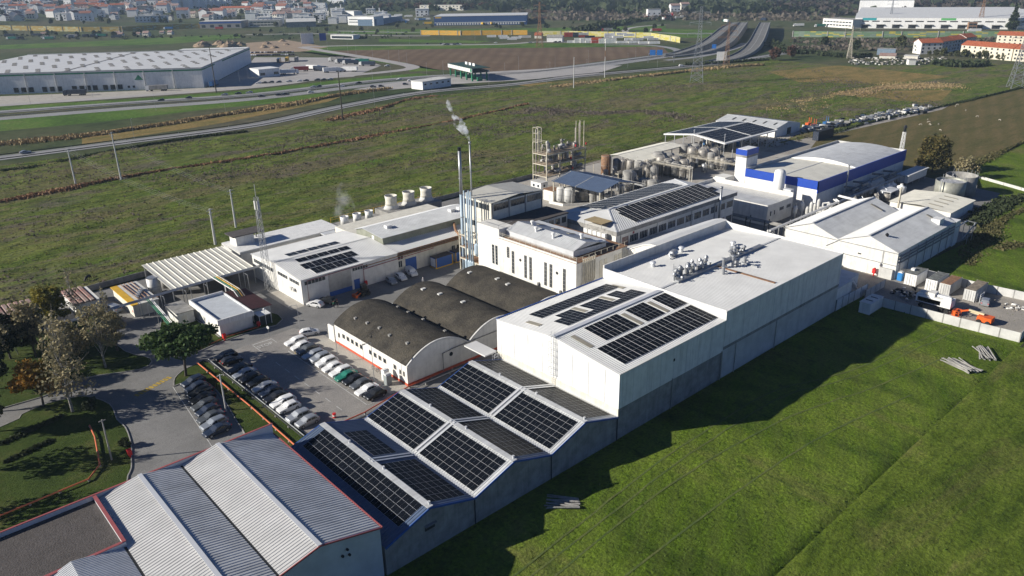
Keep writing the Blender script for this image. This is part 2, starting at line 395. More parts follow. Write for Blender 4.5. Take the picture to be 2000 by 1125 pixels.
def np_mesh(name, verts, faces_per, m, parent=None):
    """fast mesh from an (N, k, 3) array of separate polygons"""
    N, k, _ = verts.shape
    me = bpy.data.meshes.new(name); me.vertices.add(N * k); me.vertices.foreach_set('co', verts.reshape(-1).astype(np.float32))
    me.loops.add(N * k); me.loops.foreach_set('vertex_index', np.arange(N * k, dtype=np.int32))
    me.polygons.add(N); me.polygons.foreach_set('loop_start', np.arange(0, N * k, k, dtype=np.int32)); me.polygons.foreach_set('loop_total', np.full(N, k, dtype=np.int32))
    me.materials.append(m); me.update(calc_edges=True)
    o = bpy.data.objects.new(name, me); COL.objects.link(o)
    if parent is not None: o.parent = parent
    return o

# ------------------------------------------------------------------ building parts
def wins(parent, name, face, c, spans, z0, z1, frame=ALU, glass=GLASS, depth=.06, mull=0, rows=0, sill=True):
    """windows on a wall: face '-x','-y','+x','+y' at coordinate c; spans = [(a0, a1)] along it. Each window is a part (frame) with a pane sub-part"""
    sg = -1 if face[0] == '-' else 1
    def bx(mb, a0, a1, za, zb, d0, d1):
        lo, hi = sorted((c + sg * d0, c + sg * d1))
        if face[1] == 'x': mb.box(lo, hi, a0, a1, za, zb)
        else: mb.box(a0, a1, lo, hi, za, zb)
    for a0, a1 in spans:
        t = .07
        f = MB(); bx(f, a0, a1, z0, z0 + t, .002, depth); bx(f, a0, a1, z1 - t, z1, .002, depth)
        bx(f, a0, a0 + t, z0 + t, z1 - t, .002, depth); bx(f, a1 - t, a1, z0 + t, z1 - t, .002, depth)
        for k in range(1, mull + 1):
            x = a0 + (a1 - a0) * k / (mull + 1); bx(f, x - t / 2, x + t / 2, z0 + t, z1 - t, .002, depth * .9)
        for k in range(1, rows + 1):
            z = z0 + (z1 - z0) * k / (rows + 1); bx(f, a0 + t, a1 - t, z - t / 2, z + t / 2, .002, depth * .8)
        fr = f.build(name, frame, parent)
        g = MB(); bx(g, a0 + t, a1 - t, z0 + t, z1 - t, .003, .02); g.build('pane', glass, fr)
def spread(a, b, n, w):
    """n spans of width w spread evenly from a to b"""
    if n == 1: return [((a + b - w) / 2, (a + b + w) / 2)]
    st = (b - a - w) / (n - 1)
    return [(a + k * st, a + k * st + w) for k in range(n)]
def panel(parent, name, face, c, a0, a1, z0, z1, m, d=.05):
    """door, shutter or plate standing a few centimetres proud of a wall"""
    sg = -1 if face[0] == '-' else 1
    lo, hi = sorted((c + sg * .002, c + sg * d)); mb = MB()
    if face[1] == 'x': mb.box(lo, hi, a0, a1, z0, z1)
    else: mb.box(a0, a1, lo, hi, z0, z1)
    return mb.build(name, m, parent)
def solar(parent, P, du, dv, nu, nv, su, sv, gap=.022, skip=(), lift=.12, block=None):
    """array of framed panels: P corner on the roof, du/dv unit directions in the roof plane, nu x nv panels of su x sv"""
    du, dv, P = Vector(du).normalized(), Vector(dv).normalized(), Vector(P); n = du.cross(dv)
    if n.z < 0: n = -n
    mb = MB()
    for i in range(nu):
        for j in range(nv):
            if (i, j) in skip: continue
            ex = (i // block[0]) * block[2] if block else 0; ey = (j // block[1]) * block[3] if block else 0
            o = P + du * (i * su + ex + gap / 2) + dv * (j * sv + ey + gap / 2) + n * lift
            a, b = du * (su - gap), dv * (sv - gap)
            q = [o, o + a, o + a + b, o + b]
            mb.face(q, 0)
            lo = [p - n * .04 for p in q]
            for k in range(4): mb.face([lo[k], lo[(k + 1) % 4], q[(k + 1) % 4], q[k]], 0)
            t = .009; ia, ib = du * t, dv * t
            for h in (0, 1):      # two half-cell fields inside the frame
                w0, w1 = (t, (sv - gap) / 2 - .004) if h == 0 else ((sv - gap) / 2 + .004, sv - gap - t)
                mb.face([o + ia + dv * w0 + n * .004, o + a - ia + dv * w0 + n * .004, o + a - ia + dv * w1 + n * .004, o + ia + dv * w1 + n * .004], 1)
    return mb.build('solar_array', [ALU, PVG], parent)
def gutter(parent, pts, m=ALU, w=.16, name='gutter'):
    mb = MB()
    for a, b in zip(pts[:-1], pts[1:]): mb.bar(a, b, w, w)
    return mb.build(name, m, parent)
def patches(parent, name, P, du, dv, spots, w, h, m, lift=.03):
    """flat rooflight sheets let into a roof"""
    du, dv, P = Vector(du).normalized(), Vector(dv).normalized(), Vector(P); n = du.cross(dv)
    if n.z < 0: n = -n
    for a, b in spots:
        mb = MB(); o = P + du * a + dv * b
        mb.obox(o + du * w / 2 + dv * h / 2 + n * lift, (w / 2, h / 2, .03), (du, dv, n)); mb.build(name, m, parent)
# ------------------------------------------------------------------ the works: main buildings (x along the field wall, y away from the field)
def gable_walls(p, x0, x1, y0, y1, ze, zr, axis, rpos, m, name='wall', z0=0):
    mb = MB()
    if axis == 'x':   # ridge along x at y = rpos
        mb.prism([(y0, z0), (y1, z0), (y1, ze), (rpos, zr), (y0, ze)], x0, x1, axis='x')
    else:
        mb.prism([(x0, z0), (x1, z0), (x1, ze), (rpos, zr), (x0, ze)], y0, y1, axis='y')
    return mb.build(name, m, p)
def gable_roof(p, x0, x1, y0, y1, ze, zr, axis, rpos, m, pitch=.5, h=.06, over=.25, lift=.07, name='roof', sides=(1, 1)):
    mb = MB(); lf = lift
    if axis == 'x':
        s0 = (zr - ze) / (rpos - y0); s1 = (zr - ze) / (y1 - rpos)
        if sides[0]: mb.ribs((x0 - over, y0 - over, ze - over * s0 + lf), (x1 + over, y0 - over, ze - over * s0 + lf), (x1 + over, rpos, zr + lf), (x0 - over, rpos, zr + lf), pitch, h)
        if sides[1]: mb.ribs((x0 - over, y1 + over, ze - over * s1 + lf), (x1 + over, y1 + over, ze - over * s1 + lf), (x1 + over, rpos, zr + lf), (x0 - over, rpos, zr + lf), pitch, h)
        if all(sides): mb.bar((x0 - over, rpos, zr + lf + h), (x1 + over, rpos, zr + lf + h), .5, .06)
    else:
        s0 = (zr - ze) / (rpos - x0); s1 = (zr - ze) / (x1 - rpos)
        if sides[0]: mb.ribs((x0 - over, y0 - over, ze - over * s0 + lf), (x0 - over, y1 + over, ze - over * s0 + lf), (rpos, y1 + over, zr + lf), (rpos, y0 - over, zr + lf), pitch, h)
        if sides[1]: mb.ribs((x1 + over, y0 - over, ze - over * s1 + lf), (x1 + over, y1 + over, ze - over * s1 + lf), (rpos, y1 + over, zr + lf), (rpos, y0 - over, zr + lf), pitch, h)
        if all(sides): mb.bar((rpos, y0 - over, zr + lf + h), (rpos, y1 + over, zr + lf + h), .5, .06)
    return mb.build(name, m, p)

# --- red-trimmed grey sheds in the near corner
B = thing('factory_shed', 'grey corrugated sheds with red edge trim and two ridges in the near corner', 'factory building', (25, 82, 0))
MB().prism([(14.25, 0), (38.6, 0), (38.6, 7.6), (30.6, 9.6), (25.3, 8.4), (20, 9.6), (14.25, 8.4)], 68.1, 97.2, 'y').prism([(-12, 0), (14.25, 0), (14.25, 8.4), (8.7, 9.6), (3, 7.6), (-12, 7.6)], 68.1, 85.2, 'y').box(-12, 14.2, 85.2, 97.2, 0, 7.7).build('wall', CORR, B)
for x0, x1, za, zb in ((38.75, 30.6, 7.55, 9.6), (25.45, 30.6, 8.45, 9.6), (25.15, 20, 8.45, 9.6), (14.4, 20, 8.45, 9.6)):
    y1 = 97.0
    MB().ribs((x0, 68, za + .06), (x0, y1, za + .06), (x1, y1, zb + .06), (x1, 68, zb + .06), .5, .055).build('roof', CORRS if x0 > x1 else CORRW, B)
for x0, x1, za, zb in ((14.1, 8.7, 8.45, 9.6), (3, 8.7, 7.65, 9.6)):
    MB().ribs((x0, 68, za + .06), (x0, 85.2, za + .06), (x1, 85.2, zb + .06), (x1, 68, zb + .06), .32, .05).build('roof', CORR, B)
mb = MB()
for x in (30.6, 20): mb.bar((x, 68, 9.76), (x, 97, 9.76), .55, .05)
mb.build('ridge_cap', ALU, B)
mb = MB()
for x in (25.3, 14.25): mb.box(x - .22, x + .22, 68.2, 97 if x > 20 else 85, 8.42, 8.50)
mb.build('valley_gutter', DARK, B)
MB().box(-12, 38.9, 97.2, 97.45, 0, 9.15).build('parapet', CORR, B)
f = MB().box(-12, 14.2, 85.4, 97.2, 7.7, 8.55)
f.build('flat_roof', GRAV, B)
MB().box(14.2, 14.5, 85.4, 97.2, 7.6, 9.1).build('parapet', CORR, B); MB().box(-12, 14.5, 85.1, 85.4, 7.6, 9.1).build('parapet', CORR, B)
mb = MB()
mb.bar((-12, 97.32, 9.2), (39, 97.32, 9.2), .28, .08); mb.bar((14.35, 85.2, 9.16), (14.35, 97.1, 9.16), .42, .08); mb.bar((-12, 85.25, 9.165), (14.1, 85.25, 9.165), .42, .08)
for a, b in (((38.85, 67.95, 7.6), (30.6, 67.95, 9.66)), ((30.6, 67.95, 9.66), (25.3, 67.95, 8.46)), ((25.3, 67.95, 8.46), (20, 67.95, 9.66)), ((20, 67.95, 9.66), (14.25, 67.95, 8.46))): mb.bar(a, b, .12, .2)
mb.bar((38.9, 68, 7.6), (38.9, 97.1, 7.6), .14, .2)
mb.build('trim', REDT, B)
for x, z in ((33.2, 6.6), (34.1, 6.3), (33.9, 7.2)): MB().ring([(.16, 0), (.16, .25)], n=10).build('wall_vent', DARK, B)
for o in [c for c in B.children if c.name.startswith('wall_vent')]:
    i = [c for c in B.children if c.name.startswith('wall_vent')].index(o)
    o.rotation_euler = (math.radians(90), 0, 0); o.location = ((33.2, 34.1, 33.9)[i] - 25, 68.05 - 82, (6.6, 6.3, 7.2)[i])
    for v in o.data.vertices: v.co.x += 25; v.co.y += 82

# --- three solar sheds with blue trim
SHX = ((38.95, 46.1, 53.5), (53.5, 60.9, 68.3), (68.3, 75.7, 83.3))
words = ('nearest solar shed, half in the shadow of the red-trimmed sheds', 'middle solar shed of the three with blue edge trim', 'farthest solar shed, under the tall white hall')
for i, (x0, xr, x1) in enumerate(SHX):
    B = thing('solar_shed', words[i], 'factory building', ((x0 + x1) / 2, 82, 0), group='blue trimmed solar sheds in a row')
    z0 = 4.35; zr = 6.75
    MB().prism([(x0 + .02, 0), (x1 - .02, 0), (x1 - .02, z0), (xr, zr), (x0 + .02, z0)], 68.0, 95.6, 'y').build('wall', CONC, B)
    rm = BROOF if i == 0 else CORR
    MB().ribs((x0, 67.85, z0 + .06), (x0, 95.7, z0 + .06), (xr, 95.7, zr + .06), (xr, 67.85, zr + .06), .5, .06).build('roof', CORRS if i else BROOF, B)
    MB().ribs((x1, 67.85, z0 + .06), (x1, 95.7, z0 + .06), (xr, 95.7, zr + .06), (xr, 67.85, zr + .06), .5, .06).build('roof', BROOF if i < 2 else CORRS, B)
    mb = MB().bar((xr, 67.85, zr + .14), (xr, 95.7, zr + .14), .9, .07)
    mb.build('ridge_cap', CORRS, B)
    mb = MB()
    for y in (67.8, 95.75):
        mb.bar((x0, y, z0), (xr, y, zr), .1, .3); mb.bar((xr, y, zr), (x1, y, z0), .1, .3)
    mb.build('trim', DBLUE, B)
    MB().box(x1 - .16, x1 + .16, 67.9, 95.7, z0 + .05, z0 + .16).build('valley_gutter', CORR, B)
    dl = (xr - x0, 0, zr - z0); dr = (xr - x1, 0, zr - z0)
    L = math.hypot(xr - x0, zr - z0)
    if i == 0:
        solar(B, (x0 + 2.9, 69.0, z0 + 2.9 * (zr - z0) / (xr - x0)), dl, (0, 1, 0), 4, 15, 1.02, 1.68)
        solar(B, (x1 - .9, 68.9, z0 + .3), dr, (0, 1, 0), 6, 7, 1.02, 1.68)
        solar(B, (x1 - 2.2, 83.3, z0 + .73), dr, (0, 1, 0), 4, 5, 1.02, 1.68)
    else:
        for y in (68.9, 82.9):
            solar(B, (x0 + .55, y, z0 + .19), dl, (0, 1, 0), 6, 8, 1.08, 1.6)
            solar(B, (x1 - .55, y, z0 + .19), dr, (0, 1, 0), 6, 8, 1.08, 1.6)
    mb = MB()
    for y in ((82, 81.2) if i else ()): mb.bar((x0 + .5, y + .4, z0 + .4), (xr, y + .4, zr + .25), .35, .05); pass
    for y in (81.6, 82.4): mb.bar((x1 - .5, y, z0 + .4), (xr, y, zr + .25), .35, .05)
    mb.build('roof_walkway', ALU, B)
    for y in (68.4, 79, 88): MB().ring([(.12, zr + .1), (.12, zr + .5), (.2, zr + .5), (.2, zr + .62)], (xr + .2, y), 8).build('roof_vent', ALU, B)
    MB().tube([(x1 - .05, 67.9, 0), (x1 - .05, 67.9, z0)], .07).build('downpipe', DARK, B)
    if i == 0:
        panel(B, 'vent_opening', '-y', 68, 45.1, 46.7, 3.4, 4.2, DARK)
        mb = MB().box(45.0, 46.8, 67.5, 67.95, 4.25, 4.32); mb.build('vent_hood', CONC, B)

# --- white solar hall (W)
B = thing('solar_hall', 'white metal hall with roof panels and caged ladder on its front', 'factory building', (98, 82, 0))
gable_walls(B, 83.5, 112.9, 68, 97.3, 12, 13.55, 'x', 82.6, WHITE, z0=5.7)
MB().box(83.56, 112.9, 68.06, 97.24, 0, 5.7).build('plinth', CONC, B)
MB().box(83.44, 83.5, 68, 97.3, 4.2, 5.75).build('cladding_skirt', CREAM, B)
gable_roof(B, 83.5, 112.9, 68, 97.3, 12, 13.55, 'x', 82.6, WROOF, .5, .05, .12)
MB().bar((83.4, 82.6, 13.72), (112.7, 82.6, 13.72), .9, .12).build('ridge_cap', ALU, B)
k = (13.55 - 12) / 14.6
def wz(y): return 12 + (y - 68) * k if y < 82.6 else 13.55 - (y - 82.6) * (1.55 / 14.7)
solar(B, (86.3, 69.4, wz(69.4) + .06), (1, 0, 0), (0, 1, k), 24, 3, 1.05, 2.0, block=(2, 9, .08, 0))
solar(B, (89.6, 76.2, wz(76.2) + .06), (1, 0, 0), (0, 1, k), 8, 3, 1.05, 1.75, block=(2, 9, .08, 0))
solar(B, (100.6, 76.2, wz(76.2) + .06), (1, 0, 0), (0, 1, k), 5, 3, 1.05, 1.75)
solar(B, (108.3, 76.2, wz(76.2) + .06), (1, 0, 0), (0, 1, k), 4, 3, 1.05, 1.75)
patches(B, 'rooflight', (0, 76, wz(76) + .12), (1, 0, 0), (0, 1, k), [(85.6, .2), (98.7, .2), (106.3, .3)], 1.0, 4.6, SKYL)
kb = -1.55 / 14.7
solar(B, (88.5, 90.6, wz(90.6) + .06), (1, 0, 0), (0, 1, kb), 20, 2, 1.08, 1.75)
solar(B, (88.5, 84.0, wz(84.0) + .06), (1, 0, 0), (0, 1, kb), 20, 3, 1.08, 1.85, skip=[(i, j) for i in (6, 7, 13, 14) for j in (1, 2)] + [(i, 2) for i in (0, 1)] + [(i, j) for i in (18, 19) for j in (2,)])
patches(B, 'rooflight', (0, 86.2, wz(86.2) + .12), (1, 0, 0), (0, 1, kb), [(95.2, .2), (102.8, .2), (85.3, 2), (109.5, 3.2)], 1.1, 3.4, SKYL)
MB().box(83.6, 112.8, 97.3, 97.5, 11.7, 12.25).build('gutter', DBLUE, B)
mb = MB()
for y in (82.2, 82.9): mb.tube([(83.2, y, 4.6), (83.2, y, 14.6)], .05, 6)
for z in np.arange(4.8, 14.2, .4): mb.bar((83.2, 82.2, z), (83.2, 82.9, z), .04)
for z in np.arange(6.8, 14.6, 1.2):
    mb.bar((83.2, 82.1, z), (82.5, 82.2, z), .05); mb.bar((82.5, 82.2, z), (82.5, 82.9, z), .05); mb.bar((82.5, 82.9, z), (83.2, 83, z), .05)
for y in (82.3, 82.8): mb.bar((82.5, y, 6.8), (82.5, y, 14.2), .05)
mb.build('ladder', ALU, B)
mb = MB()
for x in np.arange(87, 112, 3.6): mb.box(x - .025, x + .025, 67.97, 68.0, 5.8, 12)
for y in np.arange(71, 97, 3.6): mb.box(83.46, 83.5, y - .025, y + .025, 5.8, 11.8)
mb.build('cladding_seam', CORR, B)
panel(B, 'vent_opening', '-y', 68, 97.6, 98.0, 9.2, 9.7, DARK)
for x in (97.6, 112.4): MB().tube([(x, 67.9, 0), (x, 67.9, 6)], .08).build('downpipe', STEEL, B)
MB().box(80.5, 83.4, 97.4, 103.5, 5.35, 5.6).build('canopy', WROOF, B)
mb = MB()
for a, b in (((82, 96.5, 4.4), (82, 96.5, 5.6)), ((82.9, 96.5, 4.4), (82.9, 96.5, 5.6)), ((82, 97.1, 4.4), (82, 97.1, 5.6)), ((82.9, 97.1, 4.4), (82.9, 97.1, 5.6)), ((82, 96.5, 5.6), (82.9, 96.5, 5.6)), ((82, 97.1, 5.6), (82.9, 97.1, 5.6)), ((82, 96.5, 5), (82.9, 96.5, 5)), ((82, 97.1, 5), (82.9, 97.1, 5))): mb.bar(a, b, .06)
mb.build('access_rail', ALU, B)

# --- tall white hall (T)
B = thing('tall_hall', 'tallest long white hall with a row of ventilators on its flat roof', 'factory building', (135, 82, 0))
MB().prism([(68, 6.6), (97.4, 6.6), (97.4, 12.9), (83, 13.55), (68, 13.6)], 113, 157.5, 'x').build('wall', WHITE, B)
MB().box(113.05, 157.45, 68.07, 97.4, 0, 6.0).build('plinth', CONCL, B)
MB().box(113.02, 157.48, 67.98, 97.4, 6.0, 6.6).build('concrete_band', CONC, B)
mb = MB(); mb.ribs((113.2, 68.1, 13.66), (157.4, 68.1, 13.66), (157.4, 83, 13.72), (113.2, 83, 13.72), .6, .04)
mb.ribs((113.2, 97.1, 12.98), (157.4, 97.1, 12.98), (157.4, 83, 13.72), (113.2, 83, 13.72), .6, .04); mb.build('roof', WROOF, B)
MB().bar((113.2, 83, 13.82), (157.3, 83, 13.82), .5, .06).build('ridge_cap', GROOF, B)
mb = MB(); mb.prism([(68, 13.5), (97.5, 12.8), (97.5, 14.25), (84, 13.95), (68, 13.85)], 112.9, 113.15, 'x')
mb.build('parapet', WHITE, B); MB().prism([(68, 13.5), (97.5, 12.8), (97.5, 14.9), (96, 14.55), (68, 13.85)], 157.35, 157.6, 'x').build('parapet', WHITE, B)
MB().box(113.1, 157.5, 97.35, 97.6, 0, 14.85).build('parapet', WHITEP, B)
MB().bar((113, 67.95, 13.72), (157.5, 67.95, 13.72), .14, .14).build('eave_trim', ALU, B)
for x in (117, 131.5): MB().tube([(x, 67.85, 0), (x, 67.85, 6.1)], .09).build('downpipe', STEEL, B)
mb = MB()
for x in np.arange(119, 157, 5.4): mb.box(x - .03, x + .03, 67.97, 68.0, 6.6, 13.6)
mb.build('cladding_seam', CORR, B)
MB().box(118, 149, 82.3, 83.2, 13.74, 14.25).build('duct', STEEL, B)
MB().box(131.2, 131.75, 69.2, 82.2, 13.7, 13.85).build('rusty_tray', RUST, B)
for a in ((120.4, 84.5), (123, 92.5), (135, 94), (146, 88)):
    mb = MB().ring([(.45, 13.3), (.45, 14.0), (.7, 14.1), (.6, 14.35), (.2, 14.5)], a, 12); mb.build('roof_vent', ALU, B)
R2 = random.Random(3)
n = 0
for x in list(np.arange(118.6, 130.8, .62)) + list(np.arange(138.6, 143.5, .6)):
    y = 83.6 + R2.uniform(-.2, 1.6); h = R2.uniform(.9, 2.1); r = R2.uniform(.18, .33)
    mb = MB().ring([(r, 13.6), (r, 13.8 + h * .7), (r * 1.9, 13.85 + h * .7), (r * 2.0, 13.8 + h * .85), (r * .8, 13.9 + h)], (x, y), 9)
    if R2.random() < .5: mb.tube([(x, y - .1, 13.6), (x + .1, y - .9, 13.7), (x + .1, y - 1.1, 14.6), (x - .3, y - 1.2, 14.8)], r * .7, 7)
    if R2.random() < .35: mb.tube([(x, y + .5, 13.6), (x, y + .5, 15.6 + R2.random())], .06, 6)
    mb.build('ventilator', STEEL, B)
for x, y, h in ((131.5, 81, 2.0), (133.4, 80, 2.4), (134.5, 79.6, 1.4), (137.2, 79.5, 1.2), (128.5, 79, 1.5)):
    MB().ring([(.3, 13.6), (.3, 13.6 + h), (.5, 13.7 + h), (.45, 13.9 + h), (.15, 14 + h)], (x, y), 10).tube([(x + .3, y, 14.2), (x + 1.1, y, 14.1), (x + 1.1, y, 13.7)], .16, 7).build('ventilator', STEEL, B)
mb = MB()
for x, y in ((131, 93.4), (131.9, 93.6)): mb.ring([(.7, 13.2), (.7, 13.9), (.9, 13.95), (.6, 14.5), (.15, 14.6)], (x, y), 12)
mb.tube([(130.4, 93.2, 13.9), (129.5, 93.2, 14.1), (129.2, 92.6, 13.3)], .25, 8); mb.build('extractor_fan', STEEL, B)
MB().box(136.5, 137, 76.2, 80, 13.72, 14.0).build('duct', STEEL, B)
# side additions at the far end of the hall
B = thing('lean_to', 'small white lean-to with steps at the far end of the tall hall', 'outbuilding', (162, 72, 0))
MB().box(157.7, 165, 68.3, 76, 0, 5.2).build('wall', WHITE, B); MB().box(157.62, 165.1, 68.2, 76.1, 5.2, 5.35).build('roof', CORR, B)
MB().box(165.1, 172, 70, 76, 0, 4.4).build('wall', WHITE, B); MB().box(165.1, 172.1, 69.9, 76.1, 4.4, 4.55).build('roof', CORR, B)
mb = MB()
for i in range(10): mb.box(166 + i * .5, 166.5 + i * .5, 68.4, 69.6, 4.2 - i * .42, 4.27 - i * .42)
mb.bar((165.9, 68.4, 5.2), (171, 68.4, 1), .07); mb.bar((165.9, 69.6, 5.2), (171, 69.6, 1), .07); mb.bar((165.9, 68.45, 4.2), (171, 68.45, .05), .12, .25); mb.build('stairs', STEEL, B)

# --- vaulted annex between tall hall and office block
B = thing('vaulted_annex', 'low annex with curved white roof between the tall hall and the glazed block', 'factory building', (145, 106, 0))
prof = [(97.65, 14.8), (99.5, 14.75), (101.5, 14.1), (104, 12.9), (107, 11.3), (110, 9.8), (113, 8.5), (115.6, 7.7)]
MB().prism([(97.65, 0)] + [(y, z - .1) for y, z in prof] + [(115.6, 0)][::-1], 131, 158, 'x').build('wall', WHITEP, B)
mb = MB()
for (y0, z0), (y1, z1) in zip(prof[:-1], prof[1:]): mb.face([(130.8, y0, z0), (158.3, y0, z0), (158.3, y1, z1), (130.8, y1, z1)])
mb.prism([(y, z) for y, z in prof] + [(y, z - .25) for y, z in prof[::-1]], 130.8, 131, 'x')
mb.build('roof', WROOF, B, smooth=False)
mb = MB()
for x in (140, 149): mb.box(x, x + .12, 102, 114, 0, .1)
B2 = thing('flat_annex', 'low flat-roofed white annex behind the curved annex', 'outbuilding', (170, 104, 0))
MB().box(160, 172, 98, 110, 0, 4.5).build('wall', WHITEP, B2); MB().box(160.3, 171.7, 98.3, 109.7, 4.5, 4.56).build('roof', CONCL, B2)
mb = MB().box(160, 172, 97.8, 98.1, 4.4, 5.1).box(171.9, 172.2, 98, 110, 4.4, 5.1); mb.build('parapet', WHITEP, B2)

# --- arched hall with three dark barrel roofs
B = thing('arched_hall', 'white hall under three dark barrel roofs beside the car park', 'factory building', (91, 119, 0))
def arc(x0, x1, ze, rise, n=14):
    return [(x0 + (x1 - x0) * k / n, ze + rise * (1 - (2 * k / n - 1) ** 2)) for k in range(n + 1)]
bays = ((69.2, 83.9), (83.9, 98.6), (98.6, 113.3))
out = [(69.2, .5)] + [q for a in bays for q in arc(*a, 4.1, 2.9)] + [(113.3, .5)]
MB().prism(out, 106.4, 132.4, 'y').build('wall', WHITEP, B)
MB().box(69.12, 113.35, 106.32, 132.45, 0, .5).build('plinth', REDP, B)
for a in bays:
    t = arc(a[0] - .05, a[1] + .05, 4.25, 2.95, 16)
    mb = MB().prism(t + [(x, z - .14) for x, z in t[::-1]], 106.75, 132.7, 'y'); rf = mb.build('barrel_roof', ASBE, B)
    t2 = arc(a[0], a[1], 4.3, 2.95, 16); MB().prism(t2 + [(x, z - .35) for x, z in t2[::-1]], 106.2, 106.5, 'y').build('roof_edge', CONCL, B)
for i, (fx, y) in enumerate([(.18, 128), (.2, 124), (.22, 120), (.2, 116), (.22, 110.5), (.84, 127), (.83, 123), (.84, 118), (.8, 110)]):
    x = 69.2 + 14.7 * fx; z = 4.25 + 2.95 * (1 - (2 * fx - 1) ** 2)
    MB().box(x - .25, x + .25, y - .28, y + .28, z - .1, z + .32).build('roof_vent', CONC, B)
for fx, y, b in ((.45, 124, 1), (.5, 117, 1), (.4, 129, 1), (.35, 130, 2), (.45, 122, 2), (.42, 118, 2)):
    x = bays[b][0] + 14.7 * fx; z = 4.25 + 2.95 * (1 - (2 * fx - 1) ** 2)
    MB().box(x - .5, x + .5, y - .35, y + .35, z - .1, z + .22).build('rooflight', CONCL, B)
sp = spread(113.3, 129.3, 10, .95)
wins(B, 'window', '-x', 69.2, [q for i, q in enumerate(sp) if i != 4] + [(109.9, 110.8)], 2.1, 3.05, frame=WOODP)
wins(B, 'window', '-x', 69.2, [(130.4, 131), (107.2, 107.7), (108.4, 108.9)], 1.7, 2.7, frame=WOODP)
panel(B, 'door', '-x', 69.2, 109.0, 109.9, .1, 2.2, WHITE); panel(B, 'door', '-x', 69.2, 131.2, 132, .1, 2.3, WHITE)
MB().ring([(.42, 0), (.42, .06)], n=16).build('round_window', GLASS, B)
o = B.children[-1]; o = [c for c in B.children if c.name.startswith('round_window')][0]
for v in o.data.vertices: v.co.x += 91; v.co.y += 119
o.rotation_euler = (math.radians(90), 0, 0); o.location = (79.5 - 91, 106.4 - 119, 3.1)
mb = MB().tube([(77.4, 106.2, .3), (77.4, 106.2, 4.0), (80, 106.2, 4.25), (97, 106.2, 4.3)], .1, 7); mb.build('pipe', CONC, B)
MB().box(69.0, 69.2, 132.5, 134.9, 0, 3.6).build('screen_wall', WHITEP, B)
MB().box(91, 97, 133, 137.5, 3.2, 3.4).build('canopy', IROOF, B)

# --- tall process building with strip windows
B = thing('process_building', 'white process building with tall strip windows and rooftop monitor', 'factory building', (122, 120, 0))
MB().box(114, 131, 106, 131.2, 0, 12.6).build('wall', WHITEP, B)
MB().box(113.95, 131.05, 105.95, 131.2, 12.6, 12.75).build('roof', RUST, B)
MB().box(113.9, 114.15, 105.9, 131.2, 12.75, 13.1).build('parapet', WHITEP, B)
mb = MB().prism([(109, 12.75), (131, 12.75), (131, 14.3), (109, 14.3)], 116.2, 127, 'x'); mb.build('monitor_wall', CORR, B)
mb = MB(); mb.ribs((115.9, 108.7, 14.35), (115.9, 131, 14.35), (120, 131, 15.6), (120, 108.7, 15.6), .6, .05); mb.ribs((128, 108.7, 13.6), (128, 131, 13.6), (120, 131, 15.6), (120, 108.7, 15.6), .6, .05); mb.build('monitor_roof', GROOF, B)
MB().prism([(116.2, 14.25), (127.2, 13.7), (120, 15.5)], 109, 109.1, 'y').build('monitor_gable', CORR, B)
patches(B, 'rooflight', (120, 108.7, 15.7), (8, 0, -2), (0, 1, 0), [(3, 3), (3, 8), (3, 13), (3, 18)], 2.2, .9, SKYL)
for y, x in ((112, 122), (117, 118), (123, 118.4), (127, 121)): MB().ring([(.3, 14.5), (.3, 15.9), (.5, 15.95), (.5, 16.3), (.2, 16.4)], (x, y), 10).build('roof_vent', WHITE, B)
mb = MB()
for y in np.arange(106, 131.1, 2): mb.bar((114.1, y, 13.1), (114.1, y, 14), .06)
mb.bar((114.1, 106, 14), (114.1, 131, 14), .06); mb.bar((114.1, 106, 13.6), (114.1, 131, 13.6), .05)
for x in np.arange(114, 131, 2): mb.bar((x, 106, 13), (x, 106, 13.9), .06)
mb.bar((114, 106, 13.9), (131, 106, 13.9), .06); mb.build('railing', BEIGES, B)
for y in (127.6, 125.9, 121.6, 119.9, 115.0, 113.3, 109.1):
    for za, zb in (((5, 10.6),) if y not in (127.6,) else ((8.5, 11.2),)):
        wins(B, 'window', '-x', 114, [(y, y + .85)], za, zb, mull=1, rows=5, frame=CONC)
MB().box(113.9, 114, 106, 131, 3.6, 3.85).build('string_course', CONCL, B)
for y in (123.8, 111.8):
    mb = MB()
    mb.tube([(113.93, y, 9), (113.99, y, 9)], .35, 14); mb.build('round_window', DARK, B)
mb = MB()
for k in range(7): mb.tube([(115.6 + k * .62, 105.7, 5), (115.4 + k * .62, 105.7, 7.5), (115.8 + k * .62, 105.6, 8.2), (115.8 + k * .62, 105.6, 13.3), (115.8 + k * .62, 105.2, 13.6)], .13, 7)
mb.build('vent_pipes', BEIGES, B)
mb = MB()
for x in (121.5, 123, 126.5, 128): mb.box(x, x + 1.0, 105.9, 106, 6, 11.5)
mb.build('bricked_window', CREAM, B)
for x in (129.4, 130, 130.6): MB().tube([(x, 105.8, 4), (x, 105.8, 12.6)], .11, 7).build('downpipe', STEEL, B)
for y in (117.5, 110.5): MB().box(113.3, 113.95, y, y + .9, 4.6, 5.3).build('air_conditioner', WHITE, B)

